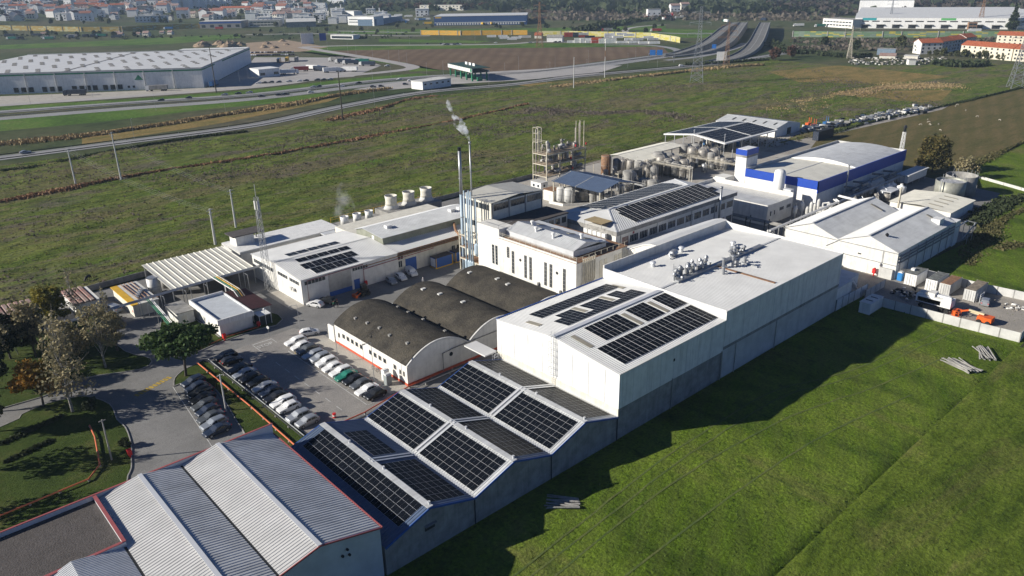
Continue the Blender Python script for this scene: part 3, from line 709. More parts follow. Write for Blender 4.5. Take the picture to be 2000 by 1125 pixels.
# --- four-storey tower with stair block
B = thing('tower_building', 'cream four-storey tower with ribbon windows behind the blue pipes', 'factory building', (127, 145, 0))
MB().box(118.6, 136.2, 139.2, 150.6, 0, 18.6).build('wall', CREAM, B)
mb = MB(); mb.ribs((118.2, 138.8, 18.8), (118.2, 151, 18.8), (127.4, 151, 19.5), (127.4, 138.8, 19.5), .6, .05); mb.ribs((136.6, 138.8, 18.8), (136.6, 151, 18.8), (127.4, 151, 19.5), (127.4, 138.8, 19.5), .6, .05); mb.build('roof', IROOF, B)
wins(B, 'window', '-x', 118.6, spread(139.9, 150.0, 5, 1.85), 16.6, 18.1, mull=1, frame=CONC); wins(B, 'window', '-x', 118.6, spread(139.9, 150.0, 4, 2.2), 11.5, 12.9, mull=1, frame=CONC)
wins(B, 'window', '-y', 139.2, spread(119.4, 135.7, 3, 4.9), 16.5, 18.2, mull=4, frame=CONC)
mb = MB()
for x in (118.8, 124.4, 130, 135.9): mb.box(x, x + .3, 139.05, 139.2, 12, 18.6)
mb.build('column', CONC, B)
MB().box(114.05, 118.6, 131.2, 139.2, 0, 14.8).build('stair_block', WHITEP, B)
MB().box(118.6, 137.5, 131.25, 139.15, 0, 13.8).build('mid_wing', CREAM, B); MB().box(118.7, 137.7, 131.0, 139.1, 13.8, 14.1).build('mid_roof', GRAV, B)
wins(B, 'window', '-y', 131.25, spread(119.6, 137, 8, 1.6), 11.6, 13.2, mull=1, frame=CONC)
wins(B, 'window', '-x', 114.05, [(131.9, 132.7), (133.1, 133.9)], 5.6, 10.5, rows=5, frame=CONC)
mb = MB()
for y in (131.4, 139): mb.bar((114.1, y, 14.8), (114.1, y, 15.8), .06)
mb.bar((114.1, 131.4, 15.8), (114.1, 139, 15.8), .06); mb.bar((114.1, 131.4, 15.8), (118.5, 131.4, 15.8), .06); mb.build('railing', STEEL, B)
# --- pipes, rack and chimneys in front of the tower
B = thing('pipe_rack', 'beige open frame carrying the pale blue pipes before the tower', 'pipe rack', (116.5, 144, 0))
mb = MB()
for x in (115.2, 118.3):
    for y in (139.8, 144, 148): mb.bar((x, y, 0), (x, y, 10.5), .25)
for z in (3.2, 6.4, 9.6):
    for x in (115.2, 118.3): mb.bar((x, 139.8, z), (x, 148, z), .3)
    for y in (139.8, 144, 148): mb.bar((115.2, y, z), (118.3, y, z), .22)
mb.build('frame', BEIGES, B)
for z in (3.2, 6.4): MB().box(115.3, 118.2, 140, 147.9, z + .16, z + .22).build('platform', RUST, B)
for i, (y, h, r) in enumerate(((145.2, 21.5, .19), (144.1, 21.2, .2), (143.4, 21.8, .2), (142.6, 21.6, .2), (140.8, 20.2, .17))):
    t = thing('blue_pipe', ('pale blue vertical pipe leftmost of the five before the tower', 'pale blue vertical pipe second from the chimney, with a valve box', 'pale blue pipe in the middle of the five', 'tallest pale blue pipe, second from the right of the five', 'short pale blue pipe, rightmost, ending in a blue drum')[i], 'pipe', (115.0, y, 0), group='pale blue pipes before the tower')
    MB().tube([(115, y, 1.2 if i < 4 else 8.2), (115, y, h)], r, 10).build('pipe', LBLUE, t, smooth=True)
    if i == 4: MB().ring([(.2, 5.4), (.75, 6.2), (.75, 8.4), (.2, 8.8)], (115, y), 14).build('drum', LBLUE, t)
    else: MB().ring([(.3, 1.0), (.45, 1.3), (.45, 3.2), (.2, 3.6)], (115, y), 12).build('filter', LBLUE, t)
t = thing('chimney', 'thick tall steel chimney with black tip, lower half pale blue', 'chimney', (115.8, 147.3, 0), group=None)
MB().ring([(.42, 0), (.42, 20)], (115.8, 147.3), 16).build('lower_shaft', LBLUE, t, smooth=1); MB().ring([(.40, 20), (.40, 31)], (115.8, 147.3), 16).build('upper_shaft', STEEL, t, smooth=1)
MB().ring([(.43, 31), (.43, 31.8)], (115.8, 147.3), 16).build('cap', BLACK, t)
mb = MB()
for z in (3.5, 9, 14, 24): mb.ring([(.52, z), (.52, z + .2)], (115.8, 147.3), 14)
mb.build('flange', STEEL, t)
t = thing('flue', 'slim bare steel flue giving off white smoke', 'chimney', (119.5, 146, 18))
MB().ring([(.2, 15.0), (.2, 32.6)], (119.3, 147.5), 12).ring([(.3, 32.0), (.3, 32.7)], (119.3, 147.5), 12).build('shaft', STEEL, t, smooth=1)
MB().ring([(.26, 25), (.26, 25.2)], (119.3, 147.5), 12).build('flange', STEEL, t)
# ------------------------------------------------------------------ workshop side
B = thing('workshop', 'white workshop with blue-shadowed roof panels and a big roller door', 'factory building', (88, 167, 0))
gable_walls(B, 74, 100.8, 155.3, 181, 6.2, 7.3, 'x', 168, WHITEP)
gable_roof(B, 74, 100.6, 155.3, 181, 6.2, 7.3, 'x', 168, WROOF, .55, .05, .3)
kf = 1.1 / 12.7
wr = lambda y: 6.2 + (y - 155.3) * kf if y < 168 else 7.3 - (y - 168) * 1.1 / 13
for y, x, nx, ny in ((156.2, 78.6, 8, 2), (159.7, 77.8, 10, 2)):
    solar(B, (x, y, wr(y) + .08), (1, 0, 0), (0, 1, kf), nx, ny, 1.4, 1.6, block=(2, 9, .1, 0))
for y, x, nx, ny in ((164.2, 78.4, 10, 1), (169.5, 78.6, 10, 1)):
    kk = kf if y < 168 else -1.1 / 13
    solar(B, (x, y, wr(y) + .08), (1, 0, 0), (0, 1, kk), nx, ny, 1.4, 2.2 if y < 168 else 2.8, block=(2, 9, .12, 0))
wins(B, 'window', '-x', 74, [(156.3, 161.0), (162.0, 167.0)], 4.5, 5.5, mull=5, frame=WHITEP); wins(B, 'window', '-x', 74, [(169.5, 180)], 4.3, 5.4, mull=8, frame=WHITEP)
wins(B, 'window', '-y', 155.3, [(74.8, 80.3)], 4.6, 5.6, mull=5, frame=WHITEP); wins(B, 'window', '-y', 155.3, [(87.6, 92)], 4.7, 5.6, mull=5, frame=WHITEP)
panel(B, 'roller_door', '-y', 155.3, 81, 87.2, 1.2, 5.5, STEEL); panel(B, 'door_base', '-y', 155.3, 81, 87.2, 0, 1.2, DBLUE)
panel(B, 'door', '-y', 155.3, 87.8, 89.4, 0, 2.5, DBLUE)
mb = MB().tube([(75.4, 155.0, 0), (75.4, 155.0, 5.7), (90.5, 155.0, 5.9), (90.5, 155.0, 1)], .09, 7); mb.tube([(90.5, 155.0, 4.6), (112, 155.0, 4.9)], .09, 7); mb.build('red_pipe', REDT, B)
for y in (159.6, 158.4): MB().box(73.4, 73.95, y, y + .8, 2.6, 3.3).build('air_conditioner', CONCL, B)
B = thing('annex_shopfront', 'low white annex with garage opening between workshop and monitor shed', 'outbuilding', (98, 157, 0))
MB().box(92.6, 131, 156.1, 161.4, 0, 4.9).build('wall', CREAM, B)
MB().box(92.5, 131.5, 155.6, 156.3, 4.95, 5.15).build('eave', RUST, B)
panel(B, 'garage_opening', '-y', 156.1, 93.2, 96.4, 0, 2.9, DARK); panel(B, 'door', '-y', 156.1, 98.2, 99.3, 0, 2.2, DARK); panel(B, 'blue_door', '-y', 156.1, 103.6, 107.0, 0, 3.6, DBLUE); panel(B, 'dark_opening', '-y', 156.1, 120.5, 124.5, 0, 3.4, DARK)
wins(B, 'window', '-y', 156.1, [(97, 97.9), (99.8, 100.8), (101.4, 102.6), (118.6, 119.8)], 1.8, 3.6, mull=1, frame=WHITEP)
wins(B, 'window', '-y', 156.1, [(92.9, 103)], 3.9, 4.8, mull=11, frame=WHITEP)
mb = MB()
for z, y in ((5.4, 155.7), (5.7, 155.9), (5.2, 155.3)): mb.tube([(91, y, z), (118, y, z + .2), (131, y, z + .2)], .13, 7)
for x in np.arange(92, 131, 4): mb.bar((x, 155.4, 4.9), (x, 156, 6), .08)
mb.build('pipes', RUST, B)

B = thing('monitor_shed', 'long shed with grey-sided raised roof running behind the tower', 'factory building', (116, 165, 0))
MB().prism([(156.4, 0), (186, 0), (186, 6.4), (161, 6.5), (156.4, 5.9)], 100.9, 133, 'x').build('wall', CREAM, B)
MB().ribs((100.7, 156.0, 5.95), (133, 156.0, 5.95), (133, 161.7, 6.75), (100.7, 161.7, 6.75), .6, .05).build('lower_roof', WROOF, B)
mb = MB().prism([(161.6, 6.3), (174.8, 6.3), (174.6, 8.2), (171, 9.2), (162.0, 8.5)], 101, 133, 'x'); mb.build('monitor_wall', mat('khaki_sheet', (.27, .28, .22), .7, var=.12, streak=.3), B)
mb = MB(); mb.ribs((100.6, 161.6, 8.58), (133.2, 161.6, 8.58), (133.2, 171, 9.32), (100.6, 171, 9.32), .6, .05); mb.ribs((100.6, 175, 8.2), (133.2, 175, 8.2), (133.2, 171, 9.32), (100.6, 171, 9.32), .6, .05); mb.build('roof', GROOF, B)
for x in (105.5, 127, 130): MB().box(x, x + 1.5, 166.5, 168, 8.9, 9.75).build('roof_vent', WHITE, B)
panel(B, 'door', '-x', 101, 166, 167, 6.5, 8.2, WHITE)
MB().tube([(124, 161.5, 7.6), (121, 157, 7.2), (118, 150, 6.9), (116.5, 148, 6.6)], .35, 9).build('duct', RUST, B)

B = thing('flat_white_block', 'low white flat-roofed block with a small hut on its roof', 'factory building', (89, 194, 0))
MB().box(74.2, 104, 188.6, 199.6, 0, 4.1).build('wall', WHITEP, B); MB().box(73.9, 104.3, 188.3, 199.9, 4.1, 4.75).build('fascia', CONCL, B)
MB().box(74.1, 104.1, 188.5, 199.7, 4.75, 4.8).build('roof', WHITE, B)
h = MB().box(75.6, 80.6, 193.8, 198.0, 4.8, 7.4); hb = h.build('roof_hut', WHITEP, B); MB().box(74.6, 83.6, 193.2, 198.6, 7.4, 7.65).build('hut_roof', GRAV, hb)
mb = MB().bar((83, 193.6, 4.8), (83, 193.6, 7.4), .3).bar((83, 198, 4.8), (83, 198, 7.4), .3); mb.build('hut_column', CONC, hb)

B = thing('open_canopy', 'open shed under a ribbed off-white roof by the marsh fence', 'canopy', (62, 186, 0))
z0, z1 = 4.1, 5.1
mb = MB(); 
for k in range(14):
    x0 = 51.8 + k * 1.48; mb.prism([(x0, 0), (x0 + 1.1, 0), (x0 + 1.24, .16), (x0 + 1.38, .16), (x0 + 1.48, 0), (x0 + 1.48, -.06), (x0, -.06)], 0, 1, 'y')
for i, v in enumerate(mb.v): mb.v[i] = (v[0], 176.2 + v[1] * 19.8, v[2] + z0 + (z1 - z0) * v[1])
mb.build('roof', IROOF, B)
mb = MB()
for x in np.arange(52.2, 73, 4):
    for y in (176.6, 186, 195.6): mb.bar((x, y, 0), (x, y, z0 + (y - 176.2) / 19.8 - .1), .18)
    mb.bar((x, 176.4, z0 - .1), (x, 195.8, z1 - .1), .14, .25)
mb.bar((52, 176.4, z0 - .1), (72.4, 176.4, z0 - .1), .14, .25); mb.build('frame', STEEL, B)
mb = MB()
for x, y, r, h in ((55, 190, 1.2, 3), (58, 190, 1.2, 3), (61, 188, 1, 2.6), (66, 190, 1.3, 3.2), (69, 186, 1, 2.4), (57, 183, .8, 2)): mb.ring([(r, 0), (r, h), (r * .3, h + .4)], (x, y), 14)
mb.build('machinery', CONC, B, smooth=1)

B = thing('gatehouse', 'small white flat-roofed house with blue-shaded roof and red hydrant', 'outbuilding', (56.5, 159.5, 0))
MB().box(52.9, 60.2, 152.1, 167.3, 0, 3.0).build('wall', WHITEP, B); MB().box(52.7, 60.4, 151.9, 167.5, 3.0, 3.3).build('roof', mat('pale_blue_grey_roof', (.52, .55, .58), .7, var=.08), B)
mb = MB().box(52.5, 52.8, 151.7, 167.7, 2.7, 3.95).box(60.3, 60.6, 151.7, 167.7, 2.7, 3.6).box(52.8, 60.3, 151.7, 152, 2.7, 3.95).box(52.8, 60.3, 167.4, 167.7, 2.7, 3.95); mb.build('parapet', WHITE, B)
MB().box(60.7, 65.6, 154.5, 168, 0, 2.7).build('side_wing', CREAM, B); MB().ribs((66, 154.2, 2.8), (66, 168.2, 2.8), (60.6, 168.2, 3.3), (60.6, 154.2, 3.3), .5, .05).build('side_roof', mat('maroon_sheet', (.10, .04, .04), .7, var=.15), B)
mb = MB().box(61.2, 64, 150.9, 153.9, 2.4, 2.5)
for x in (61.2, 62.6, 63.9):
    for y in (150.9, 153.8): mb.box(x, x + .1, y, y + .1, 0, 2.4)
pr = mb.build('porch', WHITE, B); MB().box(61.3, 63.9, 150.93, 150.96, .2, 2.3).box(61.23, 61.26, 151, 153.8, .2, 2.3).build('pane', GLASS, pr)
panel(B, 'door', '-x', 52.9, 158.2, 159.2, 0, 2.1, WHITE)
B = thing('beige_cabin', 'small beige concrete cabin on the grass beside the gatehouse', 'outbuilding', (49.5, 166, 0))
MB().box(48.4, 52, 164, 171, 0, 2.8).build('wall', WHITEP, B); MB().box(48.2, 52.2, 163.8, 171.2, 2.8, 2.95).build('roof', CONC, B); panel(B, 'door', '-y', 164, 49.2, 50.3, .1, 2.1, CREAM)
B = thing('pump_house', 'cream pump house with a rusty yellow roof strip and pipes on top', 'outbuilding', (44.5, 182, 0))
MB().box(42.9, 48.5, 176, 190.5, 0, 2.8).build('wall', CREAM, B); MB().box(42.7, 44.2, 175.8, 191.5, 2.8, 3.0).build('roof', YELL, B); MB().box(44.25, 48.7, 175.8, 191.5, 2.8, 2.95).build('flat_roof', CONCL, B)
mb = MB()
for x in (44.9, 45.6, 46.5, 47.4): mb.tube([(x, 191, 3.2), (x, 178, 3.3), (x + 1.2, 176, 3.4)], .1, 6)
mb.build('pipes', RUST, B)
for k in range(5): MB().box(45 + k * .6, 45.4 + k * .6, 179 + k, 181 + k, 3, 3.5).build('roof_unit', STEEL, B)
MB().box(42.86, 42.9, 176.6, 177, 1, 1.5).build('fire_box', REDB, B)
t = thing('white_tank', 'upright white tank with open top beside the ribbed canopy', 'tank', (51.2, 186.8, 0))
MB().ring([(1.5, 0), (1.5, 4.6), (1.35, 4.6), (1.35, 4.2)], (51.2, 186.8), 22, cap1=False).build('shell', WHITE, t, smooth=1); MB().ring([(1.34, 4.2), (1.34, 4.22)], (51.2, 186.8), 22).build('lid', CONC, t)
mb = MB()
for z in (.1, 2.3, 4.5): mb.ring([(1.53, z), (1.53, z + .1)], (51.2, 186.8), 22)
mb.build('hoop', STEEL, t)
for i, (x0, x1, lab) in enumerate(((33.4, 38.6, 'taller store with weathered red ribbed roof and blank white end wall'), (8, 28.5, 'long low store with faded ribbed red roof behind the trees at the left edge'))):
    B = thing('red_roof_store', lab, 'outbuilding', ((x0 + x1) / 2, 190, 0))
    MB().box(x0, x1, 185.2, 195.8, 0, 3.2).build('wall', WHITEP, B)
    for k in range(int((x1 - x0) / 1.2)):
        xa = x0 + k * 1.2
        mb = MB()
    mb = MB(); n = int((x1 - x0 + .6) / 1.2)
    for k in range(n):
        xa = x0 - .3 + k * 1.2; mb.prism([(xa, 3.2), (xa + .14, 3.5), (xa + .8, 3.5), (xa + .94, 3.2), (xa + 1.2, 3.2), (xa + 1.2, 3.1), (xa, 3.1)], 184.9, 196.2, 'y')
    mb.build('roof', DULLRED, B)
    if i: MB().tube([(20, 185.1, 2.2), (20, 185.25, 2.2)], .35, 12).build('round_window', DARK, B)
# pipe bridge on trestles
B = thing('pipe_bridge', 'long pipe bridge on trestles crossing the yard from the canopy to the trees', 'pipe bridge', (45, 174, 0))
mb = MB()
for dy in (-.5, 0, .5): mb.tube([(12, 173.6 + dy, 3.5), (40, 174.5 + dy, 4.1), (52, 175.2 + dy, 4.3), (74, 176 + dy, 4.4)], .12, 7)
mb.build('pipes', STEEL, B)
for x in np.arange(14, 74, 5): MB().bar((x, 174 - .8, 0), (x, 174 - .8, 4), .12).bar((x, 175.4, 0), (x, 175.4, 4), .12).bar((x, 173.2, 4), (x, 175.5, 4), .12).build('trestle', STEEL, B)
B = thing('pipe_branch', 'green and white pipe bundle on legs between pump house and pine', 'pipe bridge', (46, 166, 0))
mb = MB()
for dx in (0, .35): mb.tube([(46 + dx, 176, 3.6), (45.5 + dx, 166, 3.0), (45 + dx, 159, 2.6)], .1, 6)
mb.build('green_pipe', GREENP, B)
mb = MB()
for dx in (.7, 1.0): mb.tube([(46 + dx, 176, 3.6), (45.5 + dx, 166, 3.0), (45 + dx, 159, 2.6)], .1, 6)
mb.build('white_pipe', WHITE, B)
mb = MB()
for y in (174, 168, 162): mb.bar((45.5, y, 0), (45.5, y, 3), .1); mb.bar((46.6, y, 0), (46.6, y, 3), .1)
mb.build('leg', STEEL, B)
B = thing('pipe_bundle', 'row of white, yellow and green pipes over the maroon wing', 'pipe bridge', (64, 172, 0))
mb = MB()
for k in range(4): mb.tube([(61.5 + k * .5, 176, 4.6), (62 + k * .5, 165, 4.2), (62.2 + k * .5, 163, 2.8)], .12, 6, m=k)
mb.bar((62, 170, 0), (62, 170, 4.2), .15); mb.bar((63.5, 170, 0), (63.5, 170, 4.2), .15); mb.build('pipes', [WHITE, GREENP, YELL, BEIGES], B)
# cooling towers
B = thing('cooling_plant', 'long grey cooling basin behind the monitor shed', 'cooling plant', (125, 196, 0))
MB().box(106.5, 122, 192, 198.5, 0, 3.2).build('basin', CONC, B); MB().box(122.3, 142.5, 191.5, 199, 0, 4.6).build('basin', CONC, B)
mb = MB()
for x in np.arange(106.5, 143, 3): mb.bar((x, 198.6, 3), (x, 198.6, 5), .07); mb.bar((x, 198.6, 5), (x + 3, 198.6, 5), .07); mb.bar((x, 198.6, 4.3), (x + 3, 198.6, 4.3), .06)
mb.build('railing', YELL, B)
mb = MB().tube([(108, 191, 1), (114, 191, 1.6), (116, 190.5, 3.8), (124, 190.5, 3.9)], .4, 9); mb.build('green_pipe', GREENP, B)
for k, (x, y) in enumerate(((126, 195.3), (132.6, 195.3), (139.3, 195.3))):
    t = thing('cooling_tower', ('nearest', 'middle', 'farthest')[k] + ' of the three big flared cooling stacks', 'cooling tower', (x, y, 4.6), group='big cooling stacks')
    MB().ring([(2.5, 4.6), (2.05, 5.3), (1.9, 5.9)], (x, y), 20, cap1=False).build('skirt', CONCL, t, smooth=1)
    MB().ring([(1.9, 5.9), (1.75, 6.5), (1.75, 7.6), (1.95, 8.7), (1.82, 8.7), (1.6, 7.6), (1.6, 6.0)], (x, y), 20, cap1=False).build('stack', CREAM, t, smooth=1)
    MB().ring([(1.6, 7), (1.6, 7.05)], (x, y), 20).build('fan_deck', DARK, t)
for k, x in enumerate((109.3, 113.6, 117.8)):
    t = thing('small_fan', ('nearest', 'middle', 'farthest')[k] + ' of the three small white fan stacks', 'cooling tower', (x, 195.3, 3.2), group='small fan stacks')
    MB().ring([(1.25, 3.2), (1.15, 4.4), (1.3, 5.6), (1.2, 5.6), (1.0, 4.4)], (x, 195.3), 18, cap1=False).build('stack', WHITE, t, smooth=1); mb = MB().ring([(1.0, 5.0), (1.0, 5.05)], (x, 195.3), 18).ring([(.25, 5.05), (.25, 6.0)], (x, 195.3), 8); mb.build('motor', STEEL, t)
for k, (x, y, lab) in enumerate(((99.5, 188, 'grey louvred chiller behind the flat white block'), (104.5, 187.5, 'pale flat-topped chiller beside the grey louvred one'))):
    t = thing('chiller', lab, 'chiller', (x, y, 0)); MB().box(x - 2, x + 2, y - 2, y + 2, 0, 4.5 if k == 0 else 3.6).build('casing', STEEL if k == 0 else WHITE, t); MB().box(x - 2.1, x + 2.1, y - 2.1, y + 2.1, 4.5 if k == 0 else 3.6, 4.75 if k == 0 else 3.8).build('top', CORR, t)
    mb = MB()
    for q in range(5): mb.box(x - 2.06, x - 2.0, y - 1.8 + q * .75, y - 1.3 + q * .75, .6, 3.2)
    mb.build('louvre', DARK, t)
# lattice mast
t = thing('lattice_mast', 'tall pale lattice mast standing beside the workshop', 'mast', (73.4, 170, 0))
mb = MB(); H = 24
def lattice(mb, cx, cy, z0, z1, w0, w1, n, t=.1):
    q = lambda k, w: ((cx - w / 2, cy - w / 2), (cx + w / 2, cy - w / 2), (cx + w / 2, cy + w / 2), (cx - w / 2, cy + w / 2))[k]
    for i in range(n):
        a, b = i / n, (i + 1) / n; za, zb = z0 + (z1 - z0) * a, z0 + (z1 - z0) * b; wa, wb = w0 + (w1 - w0) * a, w0 + (w1 - w0) * b
        for k in range(4):
            p, r = q(k, wa), q(k, wb); p2, r2 = q((k + 1) % 4, wa), q((k + 1) % 4, wb)
            mb.bar((*p, za), (*r, zb), t * 1.3); mb.bar((*p, za), (*r2, zb), t * .7); mb.bar((*p2, za), (*r, zb), t * .7); mb.bar((*r, zb), (*r2, zb), t * .7)
lattice(mb, 72.6, 170, 0, 23.4, 1.5, .8, 16, .055); mb.build('lattice', STEEL, t); mb = MB()
mb.tube([(72.6, 170, 23.4), (72.6, 170, 26.5)], .06, 6)
mb.box(72.3, 72.9, 169.2, 169.4, 20.5, 22.6).box(72, 72.2, 169.8, 170.4, 20.5, 22.6).box(72.5, 73.1, 170.6, 170.8, 18, 20); mb.build('antenna', CONCL, t)
# containers beside the shopfront
for k, (x0, x1) in enumerate(((110.5, 116), (117, 122.6))):
    t = thing('generator_container', ('blue and white generator box nearest the parked vans', 'blue generator box farther from the parked vans, near the tower')[k], 'generator', ((x0 + x1) / 2, 153.5, 0), group='blue generator boxes')
    MB().box(x0, x1, 152.4, 154.8, .3, 2.9).build('body', DBLUE, t); MB().box(x0 - .05, x1 + .05, 152.3, 154.9, 2.9, 3.0).build('roof', GRAV, t); mb = MB().box(x0 - .1, x1 + .1, 152.3, 154.9, .05, .3)
    for x in (x0, x1 - .2): mb.box(x, x + .2, 152.32, 152.39, .3, 2.85)
    mb.build('skid', YELL, t); MB().box(x0 - .06, x0 - .002, 152.6, 154.6, .5, 2.7).build('door', WHITE, t)
# ------------------------------------------------------------------ glazed block, blue hall, tanks, twin gables
B = thing('glazed_block', 'two-storey white block with hipped solar roof and long ribbon windows', 'factory building', (164, 126, 0))
MB().box(138.8, 190.6, 116, 136.8, 0, 11).build('wall', WHITEP, B)
MB().box(138.3, 191.2, 115.4, 137.3, 11, 12.1).build('fascia', CONC, B)
x0, x1, y0, y1, ze, zr = 138.2, 191.3, 115.3, 137.4, 12.12, 14.0; ra, rb, ym = 147, 182, 125.7
mb = MB(); mb.ribs((x0, y0, ze), (x1, y0, ze), (rb, ym, zr), (ra, ym, zr), .8, .04); mb.ribs((x0, y1, ze), (x1, y1, ze), (rb, ym + .02, zr), (ra, ym + .02, zr), .8, .04)
mb.face([(x0, y0, ze), (ra, ym, zr), (x0, y1, ze)]); mb.face([(x1, y0, ze), (x1, y1, ze), (rb, ym, zr)]); mb.build('roof', WROOF, B)
mb = MB().bar((ra, ym, zr + .06), (rb, ym, zr + .06), .5, .08)
for a in ((x0, y0, ze + .05), (x0, y1, ze + .05)): mb.bar(a, (ra, ym, zr + .06), .35, .08)
for a in ((x1, y0, ze + .05), (x1, y1, ze + .05)): mb.bar(a, (rb, ym, zr + .06), .35, .08)
mb.build('ridge_cap', CORR, B)
ks = (zr - ze) / (ym - y0)
solar(B, (147, 116.6, ze + 1.3 * ks + .1), (1, 0, 0), (0, 1, ks), 34, 4, 1.05, 2.05, block=(2, 9, .12, 0), skip=[(i, j) for i in range(3) for j in (3,) if i < 1])
solar(B, (183.6, 119.2, ze + 3.9 * ks + .1), (1, 0, 0), (0, 1, ks), 3, 1, 1.05, 2.05)
ks = (zr - ze) / (y1 - ym)
solar(B, (146.6, 136.2, ze + 1.2 * ks + .1), (1, 0, 0), (0, -1, ks), 33, 4, 1.05, 2.3, block=(2, 9, .12, 0), skip=[(32, 3), (31, 3), (32, 2)])
for q in spread(144.2, 190.2, 12, 3.2): wins(B, 'window', '-y', 116, [q], 7.9, 9.9, mull=4, frame=WHITEP)
for q in spread(160, 190.2, 8, 3.0): wins(B, 'window', '-y', 116, [q], 3.4, 5.6, mull=4, frame=WHITEP)
panel(B, 'red_door', '-y', 116, 141.2, 143.6, 7.6, 9.9, DULLRED); panel(B, 'sign', '-y', 116, 145.2, 145.9, 10.0, 10.6, REDT)
mb = MB()
for x in (140.4, 155, 170, 181): mb.box(x, x + .25, 115.8, 116, 0, 11)
mb.build('column', CONCL, B)
MB().ring([(.3, 4), (.3, 15)], (182, 114.9), 12).ring([(.42, 15), (.42, 15.5)], (182, 114.9), 12).build('flue', STEEL, B, smooth=1)
for k in range(10): MB().box(137.3, 138.1, 118.2 + (k % 5) * 1.5, 119.4 + (k % 5) * 1.5, 9.0 + (k // 5) * 1.2, 10.0 + (k // 5) * 1.2).build('air_conditioner', WHITE, B)
MB().face([(137.4, 119.5, 13.4), (141.5, 119.5, 13.4), (141.5, 125.5, 13.4), (137.4, 125.5, 13.4)]).face([(137.4, 119.5, 13.3), (137.4, 125.5, 13.3), (141.5, 125.5, 13.3), (141.5, 119.5, 13.3)]).build('awning', mat('tan_sheet', (.40, .31, .17), .8, var=.1), B)
mb = MB()
for x, y in ((137.6, 119.7), (137.6, 125.3), (141.3, 119.7), (141.3, 125.3)): mb.bar((x, y, 12), (x, y, 13.3), .08)
mb.build('awning_frame', STEEL, B)

B = thing('low_flat_block', 'low white block with grey parapet roof beyond the glazed block', 'factory building', (210, 126, 0))
MB().box(203, 217.5, 112, 140.6, 0, 6.2).build('wall', WHITEP, B); MB().ribs((203, 112.2, 6.3), (203, 140.4, 6.3), (217.3, 140.4, 6.1), (217.3, 112.2, 6.1), .8, .04).build('roof', GROOF, B)
MB().box(217.2, 217.6, 111.9, 140.7, 6, 7.5).build('parapet', WHITEP, B); MB().box(203, 217.2, 140.5, 140.8, 6, 7.1).build('parapet', WHITEP, B)
wins(B, 'window', '-y', 112, spread(204.6, 207.6, 2, .8), 2.6, 4.2); wins(B, 'window', '-y', 112, spread(210, 216.6, 2, 2.5), 3.2, 4.4, mull=3)
B = thing('blue_hall', 'big white hall with deep bright blue fascia and curved grey roof', 'factory building', (258, 122, 0))
MB().box(226.2, 290.5, 108.8, 134.2, 0, 7.3).build('wall', WHITE, B)
MB().box(226, 226.3, 108.5, 134.2, 7.3, 10).build('fascia', BLUE, B); MB().box(226, 290.7, 108.5, 108.8, 6.2, 10).build('fascia', BLUE, B)
mb = MB().box(226.2, 290.7, 134.1, 134.4, 7.3, 10).box(290.4, 290.7, 108.8, 134.2, 7.3, 10); mb.build('parapet', CONCL, B)
def arcroof(xa, xb, m, rise, n=12, nm='roof', z=9.1):
    mb = MB(); a = [(108.85 + 25.2 * k / n, z + rise * (1 - (2 * k / n - 1) ** 2)) for k in range(n + 1)]
    mb.prism(a + [(y, 8.6) for y, z_ in a[::-1]], xa, xb, 'x'); return mb.build(nm, m, B)
arcroof(226.3, 254, IROOF, .45); arcroof(254.4, 290, GROOF, 1.5); arcroof(254, 254.4, WHITE, 1.62, nm='roof_edge')
MB().bar((226.4, 121.5, 9.62), (254, 121.5, 9.62), .3, .08).build('ridge_cap', CORR, B)
MB().ring([(.2, 2), (.2, 12.0)], (243.5, 107.6), 10).ring([(.32, 12), (.32, 12.4)], (243.5, 107.6), 10).build('flue', STEEL, B)
B = thing('blue_topped_tower', 'square white tower with bright blue band round its top', 'tower', (231, 138, 0))
MB().box(227.6, 234.6, 135.2, 139.2, 0, 13).build('wall', WHITE, B); MB().box(227.55, 234.65, 135.15, 139.25, 13, 13.8).build('grey_band', CONC, B)
MB().box(227.5, 234.7, 135.1, 139.3, 13.8, 15.6).build('blue_band', BLUE, B); MB().box(227.9, 234.3, 135.5, 138.9, 15.6, 15.7).build('roof', WHITE, B)
MB().box(222.5, 227.5, 139.4, 143.5, 0, 6.5).build('side_block', WHITEP, B)
t = thing('gas_tank', 'tall upright white rounded tank in front of the blue fascia', 'tank', (222.5, 119.8, 0))
MB().ring([(1.5, 2), (1.75, 2.6), (1.75, 11.6), (1.5, 12.2), (.8, 12.6), (.1, 12.7)], (222.5, 119.8), 22).build('shell', WHITE, t, smooth=1)
mb = MB()
for a in range(3): mb.bar((222.5 + 1.3 * math.cos(a * 2.1), 119.8 + 1.3 * math.sin(a * 2.1), 0), (222.5 + 1.3 * math.cos(a * 2.1), 119.8 + 1.3 * math.sin(a * 2.1), 2.6), .2)
mb.build('leg', STEEL, t)

B = thing('twin_gable_store', 'white warehouse with two grey gabled roofs side by side', 'warehouse', (202, 81, 0))
for (ya, yb, i) in ((67, 82, 0), (82, 96.6, 1)):
    gable_walls(B, 185.7, 221.2, ya, yb, 6.9, 9.6, 'x', (ya + yb) / 2, WHITEP)
    gable_roof(B, 185.6, 221.2, ya, yb, 6.95, 9.65, 'x', (ya + yb) / 2, GROOF, .6, .05, .15, sides=(1, 0)); gable_roof(B, 185.6, 221.2, ya, yb, 6.95, 9.65, 'x', (ya + yb) / 2, WROOF, .6, .05, .15, sides=(0, 1))
    patches(B, 'rooflight', (216, ya + 2, 7.95), (0, 1, .36), (-1, 0, 0), [(0, .2)], 3.6, 1.0, SKYL)
    MB().bar((185.6, (ya + yb) / 2, 9.8), (221, (ya + yb) / 2, 9.8), .5, .08).build('ridge_cap', GROOF, B)
mb = MB()
